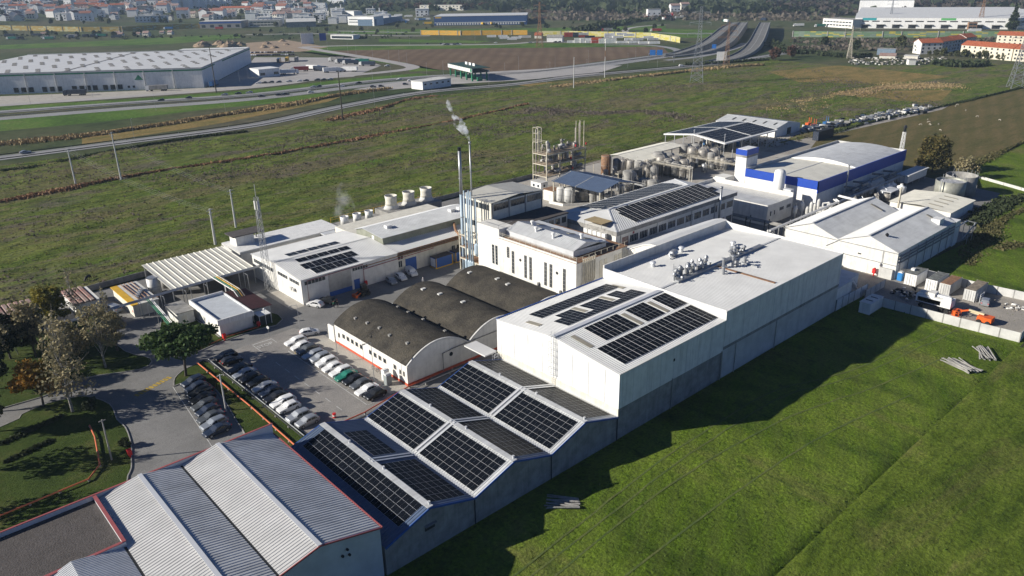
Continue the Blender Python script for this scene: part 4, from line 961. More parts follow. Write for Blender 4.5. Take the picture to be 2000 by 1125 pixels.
for z in (6.7, 3.6): mb.bar((185.6, 67, z), (185.6, 96.6, z), .14, .14)
mb.tube([(185.55, 82, 6.7), (185.55, 85, 4.6)], .08, 6); mb.tube([(185.5, 70.5, 6.6), (185.5, 70.5, 3.6)], .06, 6); mb.build('pipe', STEEL, B)
mb = MB()
for z in (5.8, 5.0, 4.1): mb.tube([(186, 66.75, z), (221, 66.75, z)], .16, 7)
for x in np.arange(187, 221, 5): mb.bar((x, 66.7, 0), (x, 66.7, 6.4), .14)
mb.build('side_pipes', CONC, B)
panel(B, 'door', '-x', 185.7, 73.8, 75.3, 0, 2.6, WHITE); panel(B, 'door', '-x', 185.7, 79.6, 82.2, 2.2, 3.2, ALU); panel(B, 'cupboard', '-x', 185.7, 67.4, 70.6, 0, 2.6, CONCL, .8); panel(B, 'grille', '-x', 185.7, 75.8, 76.6, 4.4, 4.7, DARK)
MB().box(185, 185.6, 70.6, 71.4, 2.9, 3.5).build('air_conditioner', WHITE, B)
MB().box(213.5, 216.5, 68.2, 70.4, 7.4, 8.9).build('roof_unit', WHITE, B)
MB().box(221.4, 224.5, 66.6, 70, 0, 7).build('end_block', WHITE, B)
mb = MB()
for x in (226, 229.5):
    for y in (64.6, 67): mb.bar((x, y, 0), (x, y, 5.5), .14)
mb.tube([(222, 66.5, 5.4), (229.5, 66.5, 5.6), (230.2, 64.4, 5.3), (222, 64.6, 2.6)], .16, 7); mb.build('pipe_frame', STEEL, B)
t = thing('bent_post', 'short black cowl on the near grey slope of the gabled warehouse', 'roof vent', (192, 72, 8.6))
MB().ring([(.25, 8.3), (.3, 9.2), (.5, 9.3), (.2, 9.7)], (190.5, 72.2), 10).build('cowl', BLACK, t)
B = thing('ivory_shed', 'wide low ivory-roofed shed with rooflights in front of the round tanks', 'factory building', (253, 84, 0))
MB().box(243.2, 262, 75.2, 93, 0, 3.2).build('wall', WHITEP, B); mb = MB(); mb.ribs((242.9, 74.8, 3.3), (262.4, 74.8, 3.3), (262.4, 84.6, 4.0), (242.9, 84.6, 4.0), .8, .05); mb.ribs((242.9, 93.4, 3.3), (262.4, 93.4, 3.3), (262.4, 84.6, 4.0), (242.9, 84.6, 4.0), .8, .05); mb.build('roof', IROOF, B)
patches(B, 'rooflight', (0, 74.8, 3.4), (1, 0, 0), (0, 1, .07), [(246, 4), (250, 4), (254, 4), (258, 4)], .7, 4, SKYL)
MB().ring([(.3, 0), (.3, 8.5)], (242.2, 90), 10).build('flue', BEIGES, B)
# round water tanks
for k, (x, y, r, h, lab) in enumerate(((270.2, 85.4, 4.5, 6.5, 'big round steel tank full of pale foam'), (280.2, 85.6, 4.8, 6.5, 'big round empty grey tank behind the foaming one'))):
    t = thing('round_tank', lab, 'tank', (x, y, 0)); ms = mat('dull_steel', (.36, .36, .31), .5, metal=.3, var=.15, streak=.4) if k == 0 else CONC
    MB().ring([(r, 0), (r, h), (r - .15, h), (r - .15, h - (.7 if k == 0 else 4))], (x, y), 40, cap1=False).build('shell', ms, t, smooth=1)
    MB().ring([(r - .16, h - (.7 if k == 0 else 4)), (r - .16, h - (.65 if k == 0 else 3.95))], (x, y), 40).build('contents', FOAM if k == 0 else DARK, t)
    mb = MB().bar((x - r - .8, y + 1, h + 1), (x - r + 1.2, y + 1, h + 1), .25).bar((x - r - .8, y + 1, 0), (x - r - .8, y + 1, h + 1), .25)
    for a in range(8): mb.bar((x + r * .98 * math.cos(a * .3 - 1.2), y + r * .98 * math.sin(a * .3 - 1.2), h), (x + r * .98 * math.cos(a * .3 - 1.2), y + r * .98 * math.sin(a * .3 - 1.2), h + 1), .08)
    mb.build('pipework', STEEL, t)
B = thing('stilt_shed', 'white box shed raised on steel legs beside the blue hall', 'outbuilding', (285, 103, 0))
MB().box(276.6, 293, 101.2, 104.6, 1.4, 4.0).build('wall', WHITE, B); MB().box(276, 293.6, 100.8, 105.2, 4.0, 4.25).build('roof', WROOF, B)
mb = MB()
for x in (277, 282, 287.5, 292.6):
    for y in (101.4, 104.4): mb.bar((x, y, 0), (x, y, 1.4), .2)
mb.build('leg', STEEL, B)
for k, (x, y) in enumerate(((259.3, 102.6), (263, 102.2), (266.4, 102.2), (265.2, 98.6))):
    t = thing('white_vat', ('leftmost', 'second', 'third', 'rightmost')[k] + ' of the four round white vats below the blue hall', 'tank', (x, y, 0), group='round white vats')
    MB().ring([(1.6, 0), (1.6, 2.7), (1.4, 3.0), (.6, 3.3), (.4, 3.7)], (x, y), 18).build('shell', WHITE, t, smooth=1); MB().ring([(.45, 3.7), (.45, 3.9)], (x, y), 10).build('lid', CONCL, t)
B = thing('vat_canopy', 'small grey flat canopy in front of the white vats', 'canopy', (256, 98, 0)); MB().box(252, 259, 96.5, 100, 3.6, 3.8).build('roof', CORR, B); mb = MB()
for x in (252.3, 258.7):
    for y in (96.8, 99.7): mb.bar((x, y, 0), (x, y, 3.6), .15)
mb.build('leg', STEEL, B)
for k, (x0, x1, y0, y1, h, lab) in enumerate(((240, 245, 103.5, 107.2, 4.2, 'dark ribbed duct unit nearest the front of the blue hall'), (246.5, 252, 103.5, 107.6, 4.6, 'arched grey filter unit behind the dark duct unit'), (256, 266, 104.6, 107.8, 4.8, 'long grey filter house with white panel beside the blue hall'), (268, 274.5, 104, 107.4, 4.4, 'dark inclined conveyor housing by the blue hall'))):
    t = thing('filter_unit', lab, 'filter unit', ((x0 + x1) / 2, (y0 + y1) / 2, 0))
    a = [(y0, .8), (y1, .8)] + [((y0 + y1) / 2 + (y1 - y0) / 2 * math.cos(q * math.pi / 8), h - 1.4 + 1.4 * math.sin(q * math.pi / 8)) for q in range(9)]
    MB().prism(a, x0, x1, 'x').build('casing', CONC if k != 2 else CONCL, t)
    mb = MB()
    for x in (x0 + .3, x1 - .5):
        for y in (y0 + .3, y1 - .3): mb.bar((x, y, 0), (x, y, .9), .2)
    mb.build('leg', STEEL, t); mb = MB()
    for x in np.arange(x0 + .6, x1 - .3, 1.3): mb.box(x, x + .12, y0 - .08, y0, 1, h - 1.5)
    mb.build('rib', DARK if k != 2 else CORR, t); MB().tube([(x0 + 1, y0 + 1, h - .4), (x0 + 1, y0 + .6, h + .9), (x1 - 1, y0 + .6, h + 1.1), (x1 - 1, y1 + 1.2, h + .8)], .35, 8).build('duct', CONC, t)
# pipe racks between blocks
B = thing('steam_pipe_rack', 'long white pipe rack crossing before the blue hall to the gabled warehouse', 'pipe rack', (214, 103, 0))
mb = MB()
for dx, z in ((0, 6.6), (.6, 6.7), (1.2, 6.5)): mb.tube([(224 + dx, 101, z + .6), (224 + dx, 97.8, z + .4), (222.5 + dx, 72, z)], .2, 7)
for dy, z in ((0, 6.2), (.7, 6.0)): mb.tube([(182, 99 + dy, z), (221, 99 + dy, z + .2), (223, 101 + dy, z + .2)], .22, 7)
mb.build('pipes', WHITE, B); mb = MB()
for x in np.arange(183, 224, 6):
    for y in (98.4, 100.3): mb.bar((x, y, 0), (x, y, 6.2), .18)
    mb.bar((x, 98.2, 5.6), (x, 100.5, 5.6), .2)
for y in (74, 84, 94): mb.bar((222.6 + y * .01, y, 0), (223 + y * .01, y, 6.5), .18)
mb.build('frame', STEEL, B); mb = MB()
for k in range(5): mb.tube([(214.5 + k * 1.6, 102.3, .2), (214.5 + k * 1.6, 102.3, 4 + k % 3), (214.5 + k * 1.6, 100.5, 4.5 + k % 3), (214.5 + k * 1.6, 100, 5.9)], .3, 8)
for k in range(4): mb.ring([(.55, 0), (.55, 3.6 + k % 2), (.3, 4.2 + k % 2)], (217 + k * 2.3, 106.6), 12)
mb.build('risers', CONCL, B)
B = thing('dark_pipe_rack', 'dark pipe rack in the alley between glazed block and low flat block', 'pipe rack', (195, 112, 0))
mb = MB()
for dx in (0, .6, 1.2, 1.8): mb.tube([(193.5 + dx, 101, 4.2), (193.5 + dx, 139, 4.2)], .2, 7)
mb.build('pipes', CONC, B); mb = MB()
for y in np.arange(101, 140, 6):
    for x in (193.2, 195.6): mb.bar((x, y, 0), (x, y, 4.8), .18)
    mb.bar((193, y, 3.9), (195.8, y, 3.9), .2)
mb.build('frame', DARK, B)
for k, (x, y, h) in enumerate(((216.5, 110.2, 3.4), (220.2, 110, 3.9))):
    t = thing('dust_filter', ('shorter', 'taller')[k] + ' slim white filter column before the low flat block', 'filter unit', (x, y, 0)); MB().ring([(.3, 0), (.3, 1.2), (.6, 1.6), (.6, h), (.25, h + .6)], (x, y), 12).build('body', WHITE, t, smooth=1); MB().ring([(.2, h + .6), (.2, h + 1.1)], (x, y), 8).build('spout', STEEL, t)
t = thing('grey_silo_bank', 'ribbed grey silo bank hanging beside the tall white tank', 'silo', (221, 115, 0)); MB().box(219.6, 221.4, 114, 116.6, 2.5, 7.5).build('body', CORR, t); mb = MB()
for x in (219.7, 221.3):
    for y in (114.1, 116.5): mb.bar((x, y, 0), (x, y, 2.5), .16)
mb.build('leg', STEEL, t)
# storage canopies
def canopy(lab, x0, x1, y0, y1, ze, zr, axis, rpos, m, pv=None, nm='canopy', post=STEEL, nx=4, ny=2):
    B = thing(nm, lab, 'canopy', ((x0 + x1) / 2, (y0 + y1) / 2, 0))
    gable_roof(B, x0, x1, y0, y1, ze, zr, axis, rpos, m, .8, .05, .2)
    mb = MB()
    for x in np.linspace(x0 + .4, x1 - .4, nx):
        for y in np.linspace(y0 + .4, y1 - .4, ny): mb.bar((x, y, 0), (x, y, ze), .3)
        if axis == 'x': mb.bar((x, y0, ze - .1), (x, rpos, zr - .1), .2, .4); mb.bar((x, y1, ze - .1), (x, rpos, zr - .1), .2, .4)
    if axis == 'y':
        for y in np.linspace(y0 + .4, y1 - .4, max(ny, 3)): mb.bar((x0, y, ze - .1), (rpos, y, zr - .1), .2, .4); mb.bar((x1, y, ze - .1), (rpos, y, zr - .1), .2, .4)
    for y in (y0 + .1, y1 - .1): mb.bar((x0, y, ze - .15), (x1, y, ze - .15), .2, .4) if axis == 'x' else None
    mb.build('frame', post, B); return B
B = canopy('open tank shed under a dark blue-grey gabled roof', 177.3, 194.5, 155.2, 176.5, 7.2, 9.0, 'y', 186.2, BROOF, post=BEIGES)
B = canopy('long off-white gabled canopy over the tank rows', 224.5, 257.6, 182, 192, 6.15, 6.75, 'x', 188, IROOF, nx=6)
MB().ribs((224.3, 177, 5.75), (240, 177, 5.75), (240, 182, 6.2), (224.3, 182, 6.2), .8, .05).build('roof', IROOF, B); mb = MB()
for x in (224.9, 232, 239.6): mb.bar((x, 177.4, 0), (x, 177.4, 5.7), .2); mb.bar((x, 177.2, 5.6), (x, 182, 6.05), .15, .3)
mb.build('frame', STEEL, B)
B = canopy('large open canopy roofed with solar panels on tall white posts', 269, 309, 170.2, 200, 7.0, 8.7, 'x', 185.3, WROOF, nx=7, ny=3)
ks = 1.7 / 15.1; kb = 1.7 / 14.7
for xa in (270, 289.8): solar(B, (xa, 171, 7.0 + .8 * ks + .1), (1, 0, 0), (0, 1, ks), 9, 12, 2.08, 1.06, block=(99, 2, 0, .12)); solar(B, (xa, 199.2, 7.0 + .8 * kb + .1), (1, 0, 0), (0, -1, kb), 9, 12, 2.08, 1.06, block=(99, 2, 0, .12))
mb = MB()
for x in (268.9, 309.1): mb.bar((x, 170, 6.9), (x, 185.3, 8.65), .3, .5); mb.bar((x, 200.2, 6.9), (x, 185.3, 8.65), .3, .5)
mb.bar((269, 169.9, 6.9), (309, 169.9, 6.9), .3, .5); mb.bar((269, 200.3, 6.9), (309, 200.3, 6.9), .3, .5); mb.build('edge_trim', WHITE, B)
for x, y in ((269.4, 185.3), (269.4, 170.6)):
    MB().bar((x, y, 7), (x, y, 10.8), .1).bar((x - .6, y, 10.4), (x + .6, y, 10.4), .1).build('lightning_rod', ALU, B)
B = thing('far_warehouse', 'white gabled warehouse with rooflights behind the solar canopy', 'warehouse', (337, 196, 0))
gable_walls(B, 325.7, 347.8, 180, 212, 4, 5.9, 'y', 335.5, WHITE); gable_roof(B, 325.7, 347.8, 180, 212, 4, 5.9, 'y', 335.5, GROOF, .8, .05, .2)
panel(B, 'door', '-y', 180, 336, 339.5, 0, 3.2, DARK)
patches(B, 'rooflight', (325.7, 180, 4.1), (0, 1, 0), (9.8, 0, 1.9), [(3, 4), (8.5, 4), (14, 4), (19.5, 4), (25, 4)], .9, 3.2, DARK)
# ------------------------------------------------------------------ storage tanks, distillation rack
def tank(x, y, r, h, lab, m=TANK, group='upright steel storage tanks', dome=.5, legs=.9, nm='storage_tank'):
    t = thing(nm, lab, 'tank', (x, y, 0), group=group)
    MB().ring([(r * .5, legs * .5), (r, legs), (r, h), (r * .85, h + dome * .6), (r * .35, h + dome), (.15, h + dome * 1.05)], (x, y), 18).build('shell', m, t, smooth=1)
    mb = MB()
    for k in range(4): mb.bar((x + r * .8 * math.cos(k * 1.57 + .8), y + r * .8 * math.sin(k * 1.57 + .8), 0), (x + r * .8 * math.cos(k * 1.57 + .8), y + r * .8 * math.sin(k * 1.57 + .8), legs + .2), .16)
    mb.build('leg', CONC, t)
    mb = MB()
    for z in (legs + .1, (legs + h) / 2, h - .1): mb.ring([(r + .03, z), (r + .03, z + .1)], (x, y), 18)
    mb.build('hoop', STEEL, t)
    MB().tube([(x - r * .4, y - r * .95, .4), (x - r * .4, y - r * 1.06, h), (x, y - r * .3, h + dome + .4)], .08, 6).build('pipe', m, t)
    MB().tube([(x - r * 1.0, y - .2, legs + .7), (x - r * 1.04, y - .2, legs + .7)], .28, 10).build('manhole', STEEL, t)
rows = [
 # far row along the solar canopy
 (257.6, 181.2, 2.1, 5.8, 'big'), (254.8, 175.2, 2.2, 5.8, 'big'), (255.2, 170.6, 2.1, 5.6, 'big'), (255.3, 166.8, 1.6, 4.8, 'mid'), (255.2, 163.9, 1.2, 3.6, 'small'), (255.4, 161.4, 1.3, 3.4, 'small'),
 (261.5, 178.4, 2.1, 5.6, 'back'), (259.6, 172.6, 2.1, 5.4, 'back'), (259.8, 168.4, 2.0, 5.4, 'back'),
 # middle row
 (236.8, 178.2, 2.3, 6.2, 'mid'), (234.2, 174.8, 2.2, 5.6, 'mid'), (233.6, 171.0, 1.9, 5.2, 'mid'), (233.4, 167.6, 1.7, 4.6, 'mid'), (233.2, 164.2, 1.3, 3.6, 'small'), (233.8, 161.8, .9, 3.8, 'small'),
 (240, 175.8, 2.1, 5.6, 'back'), (239.2, 171.6, 1.9, 5.2, 'back'), (238.6, 167.5, 1.8, 4.6, 'back'),
 # near row below the off-white canopy
 (222.4, 187.0, 1.3, 4.6, 'near'), (223.4, 184.4, 1.4, 4.6, 'near'), (224.4, 181.6, 1.6, 4.6, 'near'), (225.4, 178.6, 1.7, 4.6, 'near'), (224.2, 175.6, 1.6, 4.4, 'near'), (223.3, 172.4, 1.5, 4.3, 'near'), (222.8, 169.3, 1.5, 4.2, 'near'),
 (227.6, 185.6, 1.4, 4.6, 'back'), (228.6, 182.4, 1.5, 4.6, 'back'), (228.4, 176.4, 1.6, 4.6, 'back'), (227.6, 172.6, 1.5, 4.4, 'back')]
ordn = ['leftmost', 'second', 'third', 'fourth', 'fifth', 'sixth', 'seventh', 'eighth', 'ninth']
pre = {0: ('in the far row before the solar canopy', 9), 9: ('in the middle tank row', 9), 18: ('in the near row below the off-white canopy', 11)}
ordn += ['tenth', 'eleventh']
base = 0
for i, (x, y, r, h, k) in enumerate(rows):
    if i in pre: base = i; txt = pre[i][0]
    tank(x, y, r, h + .8, f'{"stained " if i % 2 else ""}grey steel tank, {ordn[i - base]} {txt}', TANK if i % 3 else CONC, dome=.6, legs=1.0 if r > 1.2 else .8)
tank(208.6, 169.6, 2.1, 6.2, 'squat grey tank with a flat collared top behind the dark blue-grey canopy', CONC, None, .3, .3)
tank(213, 166, 1.9, 3.2, 'low round concrete tank left of the pair beside the collared tank', CONC, None, .3, .2); tank(213.5, 162.4, 2.0, 3.2, 'low round concrete tank right of the pair beside the collared tank', CONC, None, .3, .2)
tank(218.4, 188.6, 1.9, 7.4, 'tall rusty brown tank with a ragged top', RUST, None, .2, .1)
for i, (x, y, r, h) in enumerate(((178.6, 173.4, 1.6, 5.0), (179.6, 170.6, 1.8, 5.0), (183.8, 168.6, 1.2, 3.8), (185.6, 166.3, 1.2, 3.6), (188, 164.2, 1.2, 3.6), (190, 161.5, 1.2, 3.6))):
    tank(x, y, r, h, f'pale tank, {ordn[i]} along the open front of the dark blue-grey shed', CONCL if i < 2 else TANK, 'tanks fronting the dark blue-grey shed')
for i, y in enumerate(np.linspace(155, 171, 6)): tank(184.6, y, 1.2, 4.6, f'shaded tank under the dark blue-grey roof, {ordn[i]} from the glazed block', CONC, 'tanks under the dark blue-grey roof')
R2 = random.Random(23)
for i in range(46):
    if i < 22: x, y = R2.uniform(198, 221), R2.uniform(157, 184); where = 'beside the collared tank'
    elif i < 34: x, y = R2.uniform(241, 268), R2.uniform(158, 174); where = 'before the solar canopy'
    else: x, y = R2.uniform(228, 258), R2.uniform(104.3, 141) if i < 36 else R2.uniform(97, 102); where = 'below the blue hall'
    if i in (34, 35): continue
    r = R2.uniform(.55, 1.15); tank(x, y, r, R2.uniform(1.8, 4.4), f'small grey process tank among the pipework {where}', (TANK, CONC, STEEL)[i % 3], f'small process tanks {where}', .3, .5)
B = thing('brick_kiln_house', 'small stained white plant room left of the tanks', 'outbuilding', (180, 178, 0))
MB().box(177.5, 181.5, 176.2, 180.8, 0, 3.6).build('wall', WHITEP, B); MB().box(177.3, 181.7, 176, 181, 3.6, 3.8).build('roof', RUST, B); panel(B, 'door', '-x', 177.5, 177.4, 178.4, 0, 2.2, CREAM)
B = thing('bund_wall', 'low white bund wall round the pale tanks', 'wall', (183, 168, 0)); mb = MB(); wall_line(mb, [(175.5, 176), (176, 170), (184, 164), (192, 157)], .9, .25); mb.build('wall', WHITEP, B)
# distillation rack
B = thing('distillation_rack', 'open multi-storey steel rack with beige floors and twin columns', 'process rack', (190, 192, 0))
X0, X1, Y0, Y1 = 184.5, 204, 186.2, 193
mb = MB()
for x in (184.5, 191, 197.5, 204):
    for y in (Y0, Y1): mb.bar((x, y, 0), (x, y, 13.2 if x > 184.6 else 17), .28)
for z in (5.4, 9.4, 13.0):
    for y in (Y0, Y1): mb.bar((X0, y, z), (X1, y, z), .3, .35)
    for x in (184.5, 191, 197.5, 204): mb.bar((x, Y0, z), (x, Y1, z), .25, .3)
for x in (184.5, 186.2):
    for y in (190.6, Y1): mb.bar((x, y, 13), (x, y, 22), .16)
for z in (17, 20, 22):
    mb.bar((184.5, 190.6, z), (186.2, 190.6, z), .14); mb.bar((184.5, Y1, z), (186.2, Y1, z), .14); mb.bar((184.5, 190.6, z), (184.5, Y1, z), .14); mb.bar((186.2, 190.6, z), (186.2, Y1, z), .14)
for x in (202, 204):
    for y in (187, 189): mb.bar((x, y, 13), (x, y, 22.5), .16)
mb.build('frame', BEIGES, B)
for z in (5.4, 9.4, 13.0): MB().box(X0 + .2, X1 - .2, Y0 + .2, Y1 - .2, z + .2, z + .28).build('floor', mat('worn_floor', (.38, .29, .2), .9, var=.2), B)
mb = MB()
for z in (5.6, 9.6, 13.2, 17.1):
    xe = X1 if z < 15 else 187
    for h in (.5, 1.0): mb.bar((X0, Y0, z + h), (xe, Y0, z + h), .06); mb.bar((X0, Y0, z + h), (X0, Y1, z + h), .06); mb.bar((X0, Y1, z + h), (xe, Y1, z + h), .06)
mb.build('railing', BEIGES, B)
for i, (x, y, r, z0, z1) in enumerate(((185.2, 192.2, .3, 0, 21.0), (185.9, 191.3, .22, 6, 20.5), (203, 188.2, .35, 13, 21.5), (202.4, 189.6, .25, 9, 19.5))):
    MB().ring([(r, z0), (r, z1), (r * .5, z1 + .4)], (x, y), 12).build('column', TANK, B, smooth=1)
R2 = random.Random(5)
for i in range(44):
    x = R2.uniform(186, 203.4); y = R2.uniform(186.8, 192.4); z = R2.choice((5.7, 9.7, 13.3)); r = R2.uniform(.3, .7); h = R2.uniform(1.2, 3.0)
    mb = MB()
    if i % 3: mb.ring([(r * .5, z), (r, z + .2), (r, z + h), (r * .4, z + h + .3)], (x, y), 10)
    else: mb.tube([(x - 1.4, y, z + .8), (x + 1.4, y, z + .8)], r, 10)
    mb.tube([(x, y, z + h), (x + R2.uniform(-2, 2), y, z + h + .5), (x + R2.uniform(-2, 2), y + R2.uniform(-1.5, 1.5), z + .3)], .09, 6)
    mb.build('vessel', TANK if i % 4 else CONCL, B, smooth=1)
for x, y, z in ((196, 186.1, 10.2), (198.5, 186.1, 14.2), (197, 186.1, 6.4), (203.9, 186.1, 14.1)): MB().box(x, x + .5, y - .3, y, z, z + .7).build('fire_box', REDB, B)
mb = MB()
for dz in (0, .5): mb.tube([(204, 192, 4.4 + dz), (221, 191.5, 4.6 + dz)], .14, 6)
for x in (209, 215): mb.bar((x, 191.8, 0), (x, 191.8, 5), .16)
mb.build('pipe', BEIGES, B)
B = thing('white_cabin', 'white portable cabin with two windows raised below the steel rack', 'cabin', (181, 186, 0))
MB().box(178.9, 182.2, 183.4, 188.4, 2.2, 4.8).build('wall', WHITE, B); MB().box(178.8, 182.3, 183.3, 188.5, 4.8, 4.95).build('roof', CONCL, B); wins(B, 'window', '-x', 178.9, [(184.2, 185.2), (186.4, 187.4)], 3.2, 4.2); wins(B, 'window', '-y', 183.4, [(180, 181)], 3.2, 4.2)
mb = MB()
for x in (179.1, 182):
    for y in (183.6, 188.2): mb.bar((x, y, 0), (x, y, 2.2), .2)
mb.build('leg', STEEL, B)
# pipe bridges over the tank farm
def bridge(lab, pts, z, m, n=3, nm='pipe_bridge', cat='pipe bridge', every=13, side=(0, 1)):
    B = thing(nm, lab, cat, (*pts[0], 0)); mb = MB()
    for k in range(n):
        o = offset_line(pts, (k - (n - 1) / 2) * .4); mb.tube([(a, b, z + .1 * (k % 2)) for a, b in o], .09, 6)
    mb.build('pipes', m, B); mb = MB()
    L = sum(math.dist(a, b) for a, b in zip(pts[:-1], pts[1:]))
    for a, b in zip(pts[:-1], pts[1:]):
        d = math.dist(a, b); k = max(1, int(d / every))
        for i in range(k + 1):
            x, y = a[0] + (b[0] - a[0]) * i / k, a[1] + (b[1] - a[1]) * i / k; nx, ny = -(b[1] - a[1]) / d * .8, (b[0] - a[0]) / d * .8
            mb.bar((x - nx, y - ny, 0), (x - nx, y - ny, z + .5), .1); mb.bar((x + nx, y + ny, 0), (x + nx, y + ny, z + .5), .1); mb.bar((x - nx, y - ny, z - .2), (x + nx, y + ny, z - .2), .16)
        for s_ in (-1, 1):
            ox, oy = -(b[1] - a[1]) / d * .8 * s_, (b[0] - a[0]) / d * .8 * s_; mb.bar((a[0] + ox, a[1] + oy, z + .5), (b[0] + ox, b[1] + oy, z + .5), .06); mb.bar((a[0] + ox, a[1] + oy, z - .2), (b[0] + ox, b[1] + oy, z - .2), .06)
    mb.build('frame', m, B)
bridge('beige pipe bridge over the near tank row', [(226.4, 176), (226.4, 156)], 6.2, BEIGES)
bridge('white pipe bridge between the near and middle tank rows', [(229.6, 184), (229.6, 158)], 5.4, CONCL)
bridge('pale pipe bridge running before the far tank row', [(247, 176), (247, 150)], 5.2, BEIGES)
bridge('low white pipe bridge from the tanks to the blue-topped tower', [(247, 150), (236, 143)], 5.4, WHITE)
bridge('white pipe bridge over the alley beside the collared tank', [(200, 186), (200, 156)], 5.0, CONCL)
bridge('grey pipe bridge along the foot of the blue hall', [(228, 103), (276, 103)], 4.0, STEEL)
bridge('beige pipe bridge crossing the three tank rows', [(205, 172), (268, 172)], 5.6, BEIGES, 4)
bridge('grey pipe bridge beyond the blue-topped tower', [(238, 139), (268, 138)], 5.6, STEEL)
# ------------------------------------------------------------------ ground: one sheet to the hills, then thin sheets of field, paving and road
def make_ground():
    radii = [0, 60, 120, 200, 300, 420, 560, 720, 900, 1080, 1250] + [1250 + 60 * k for k in range(1, 50)] + [4600, 5600, 7500]
    na = 180; v = [(0, 0, 0)]; f = []
    for r in radii[1:]:
        for k in range(na):
            a = 2 * math.pi * k / na; x, y = r * math.cos(a), r * math.sin(a); v.append((x, y, terr(x, y)))
    for k in range(na): f.append((0, 1 + k, 1 + (k + 1) % na))
    for j in range(len(radii) - 2):
        for k in range(na):
            a, b = 1 + j * na + k, 1 + j * na + (k + 1) % na; f.append((a, a + na, b + na, b))
    me = bpy.data.meshes.new('ground'); me.from_pydata(v, [], f); me.materials.append(FARG)
    for p in me.polygons: p.use_smooth = True
    o = bpy.data.objects.new('ground', me); COL.objects.link(o); tag(o, kind='structure')
make_ground()
px = lambda *q, z=0: [at(a, b, z) for a, b in q]
NEAR = [(-90, 334), (0, 324), (250, 291), (500, 257), (670, 219), (830, 189), (1000, 172), (1130, 156), (1340, 136), (1440, 124)]
HEDGE = [(2060, 158), (1980, 178), (1860, 206), (1760, 229), (1660, 256)]
PATH = [(2080, 238), (2000, 274), (1935, 305), (1880, 334)]
sheet('marsh', px(*NEAR, (1500, 116), (1640, 128), (1800, 128), (1880, 122), (1990, 126), (2080, 132), *HEDGE) + [(300, 165), (300, 204), (215, 207), (20, 200), (-60, 200)], MARSH, .012)
sheet('dry_field', px(*HEDGE) + [(300, 165), (296, 128), (292, 106)] + px(*PATH[::-1]), SHEEPF, .016)
sheet('green_field', [(-160, -300), (360, -300), (470, 40)] + px(*PATH) + [(286, 78), (240, 64), (190, 68), (38, 68.2), (-160, 68.2)], LUSH, .020)
sheet('plough_land', px((640, 98), (800, 95), (960, 93), (1180, 90), (1295, 92), (1306, 104), (1240, 111), (1050, 136), (930, 141), (860, 136), (730, 120)), PLOUGH, .03)
for i, q in enumerate(([(500, 90), (640, 89), (1060, 84), (1230, 86), (1290, 91), (960, 94), (640, 99), (730, 121), (862, 138), (800, 140), (790, 122)], [(-60, 217), (0, 208), (250, 194), (500, 175), (690, 153), (820, 143), (860, 150), (700, 161), (500, 185), (250, 202), (-60, 222)],
        [(-60, 238), (0, 234), (250, 214), (500, 196), (640, 181), (640, 192), (400, 214), (200, 238), (-60, 262)], [(1440, 60), (1300, 56), (1240, 62), (1330, 74), (1400, 74)], [(-60, 92), (0, 88), (200, 80), (340, 72), (470, 66), (470, 74), (330, 86), (0, 96), (-60, 99)], [(740, 76), (960, 80), (930, 84), (740, 82)], [(640, 60), (850, 56), (1000, 56), (1300, 50), (1300, 58), (640, 68)])):
    sheet('verge', px(*q), VERGE, .04 + .002 * i)
for i, q in enumerate(([(1475, 222), (1640, 178), (1860, 176), (1840, 195), (1700, 214), (1560, 232)], [(1500, 140), (1640, 128), (1860, 150), (1720, 165), (1560, 160)], [(160, 262), (420, 222), (640, 184), (690, 180), (640, 199), (420, 243), (160, 283)], [(1000, 165), (1200, 152), (1300, 140), (1180, 162), (1060, 172)])):
    sheet('golden_grass', px(*q), GOLD, .024 + .003 * i)
sheet('lorry_park', px((404, 170), (484, 128), (498, 112), (560, 112), (700, 113), (745, 128), (690, 150), (640, 153), (500, 170)), ROADP, .055)
sheet('dock_apron', px((-40, 190), (398, 172), (520, 165), (505, 170), (250, 190), (-40, 206)), CPAV, .06)
sheet('bare_ground', px((480, 84), (560, 78), (640, 92), (600, 100), (486, 108)), EARTH, .05)
# rolling, tussocky surface of the marsh and the near field
def vnoise(x, y, s, seed):
    g = np.random.default_rng(seed).uniform(0, 1, (256, 256)); a, b = x / s + 1000.3, y / s + 1000.7; i, j = np.floor(a).astype(int), np.floor(b).astype(int); u, v = a - i, b - j
    u, v = u * u * (3 - 2 * u), v * v * (3 - 2 * v); G = lambda p, q: g[p % 256, q % 256]
    return (G(i, j) * (1 - u) + G(i + 1, j) * u) * (1 - v) + (G(i, j + 1) * (1 - u) + G(i + 1, j + 1) * u) * v
def pdist(x, y, poly):
    d = np.full(np.shape(x), 1e9)
    for k in range(len(poly)):
        (ax, ay), (bx, by) = poly[k][:2], poly[(k + 1) % len(poly)][:2]; l2 = (bx - ax) ** 2 + (by - ay) ** 2 + 1e-9; t = np.clip(((x - ax) * (bx - ax) + (y - ay) * (by - ay)) / l2, 0, 1)
        d = np.minimum(d, np.hypot(x - ax - t * (bx - ax), y - ay - t * (by - ay)))
    return d
def inside(x, y, poly):
    r = np.zeros(len(x), bool); n = len(poly)
    for i in range(n):
        (xa, ya), (xb, yb) = poly[i][:2], poly[(i + 1) % n][:2]
        c = ((ya > y) != (yb > y)) & (x < (xb - xa) * (y - ya) / (yb - ya + 1e-12) + xa); r ^= c
    return r
def fade(x, y, poly, excl, w):
    f = np.clip(pdist(x, y, poly) / w, 0, 1) * inside(x, y, poly)
    for e in excl: f = f * np.where(inside(x, y, e), 0, np.clip(pdist(x, y, e) / w, 0, 1))
    return f
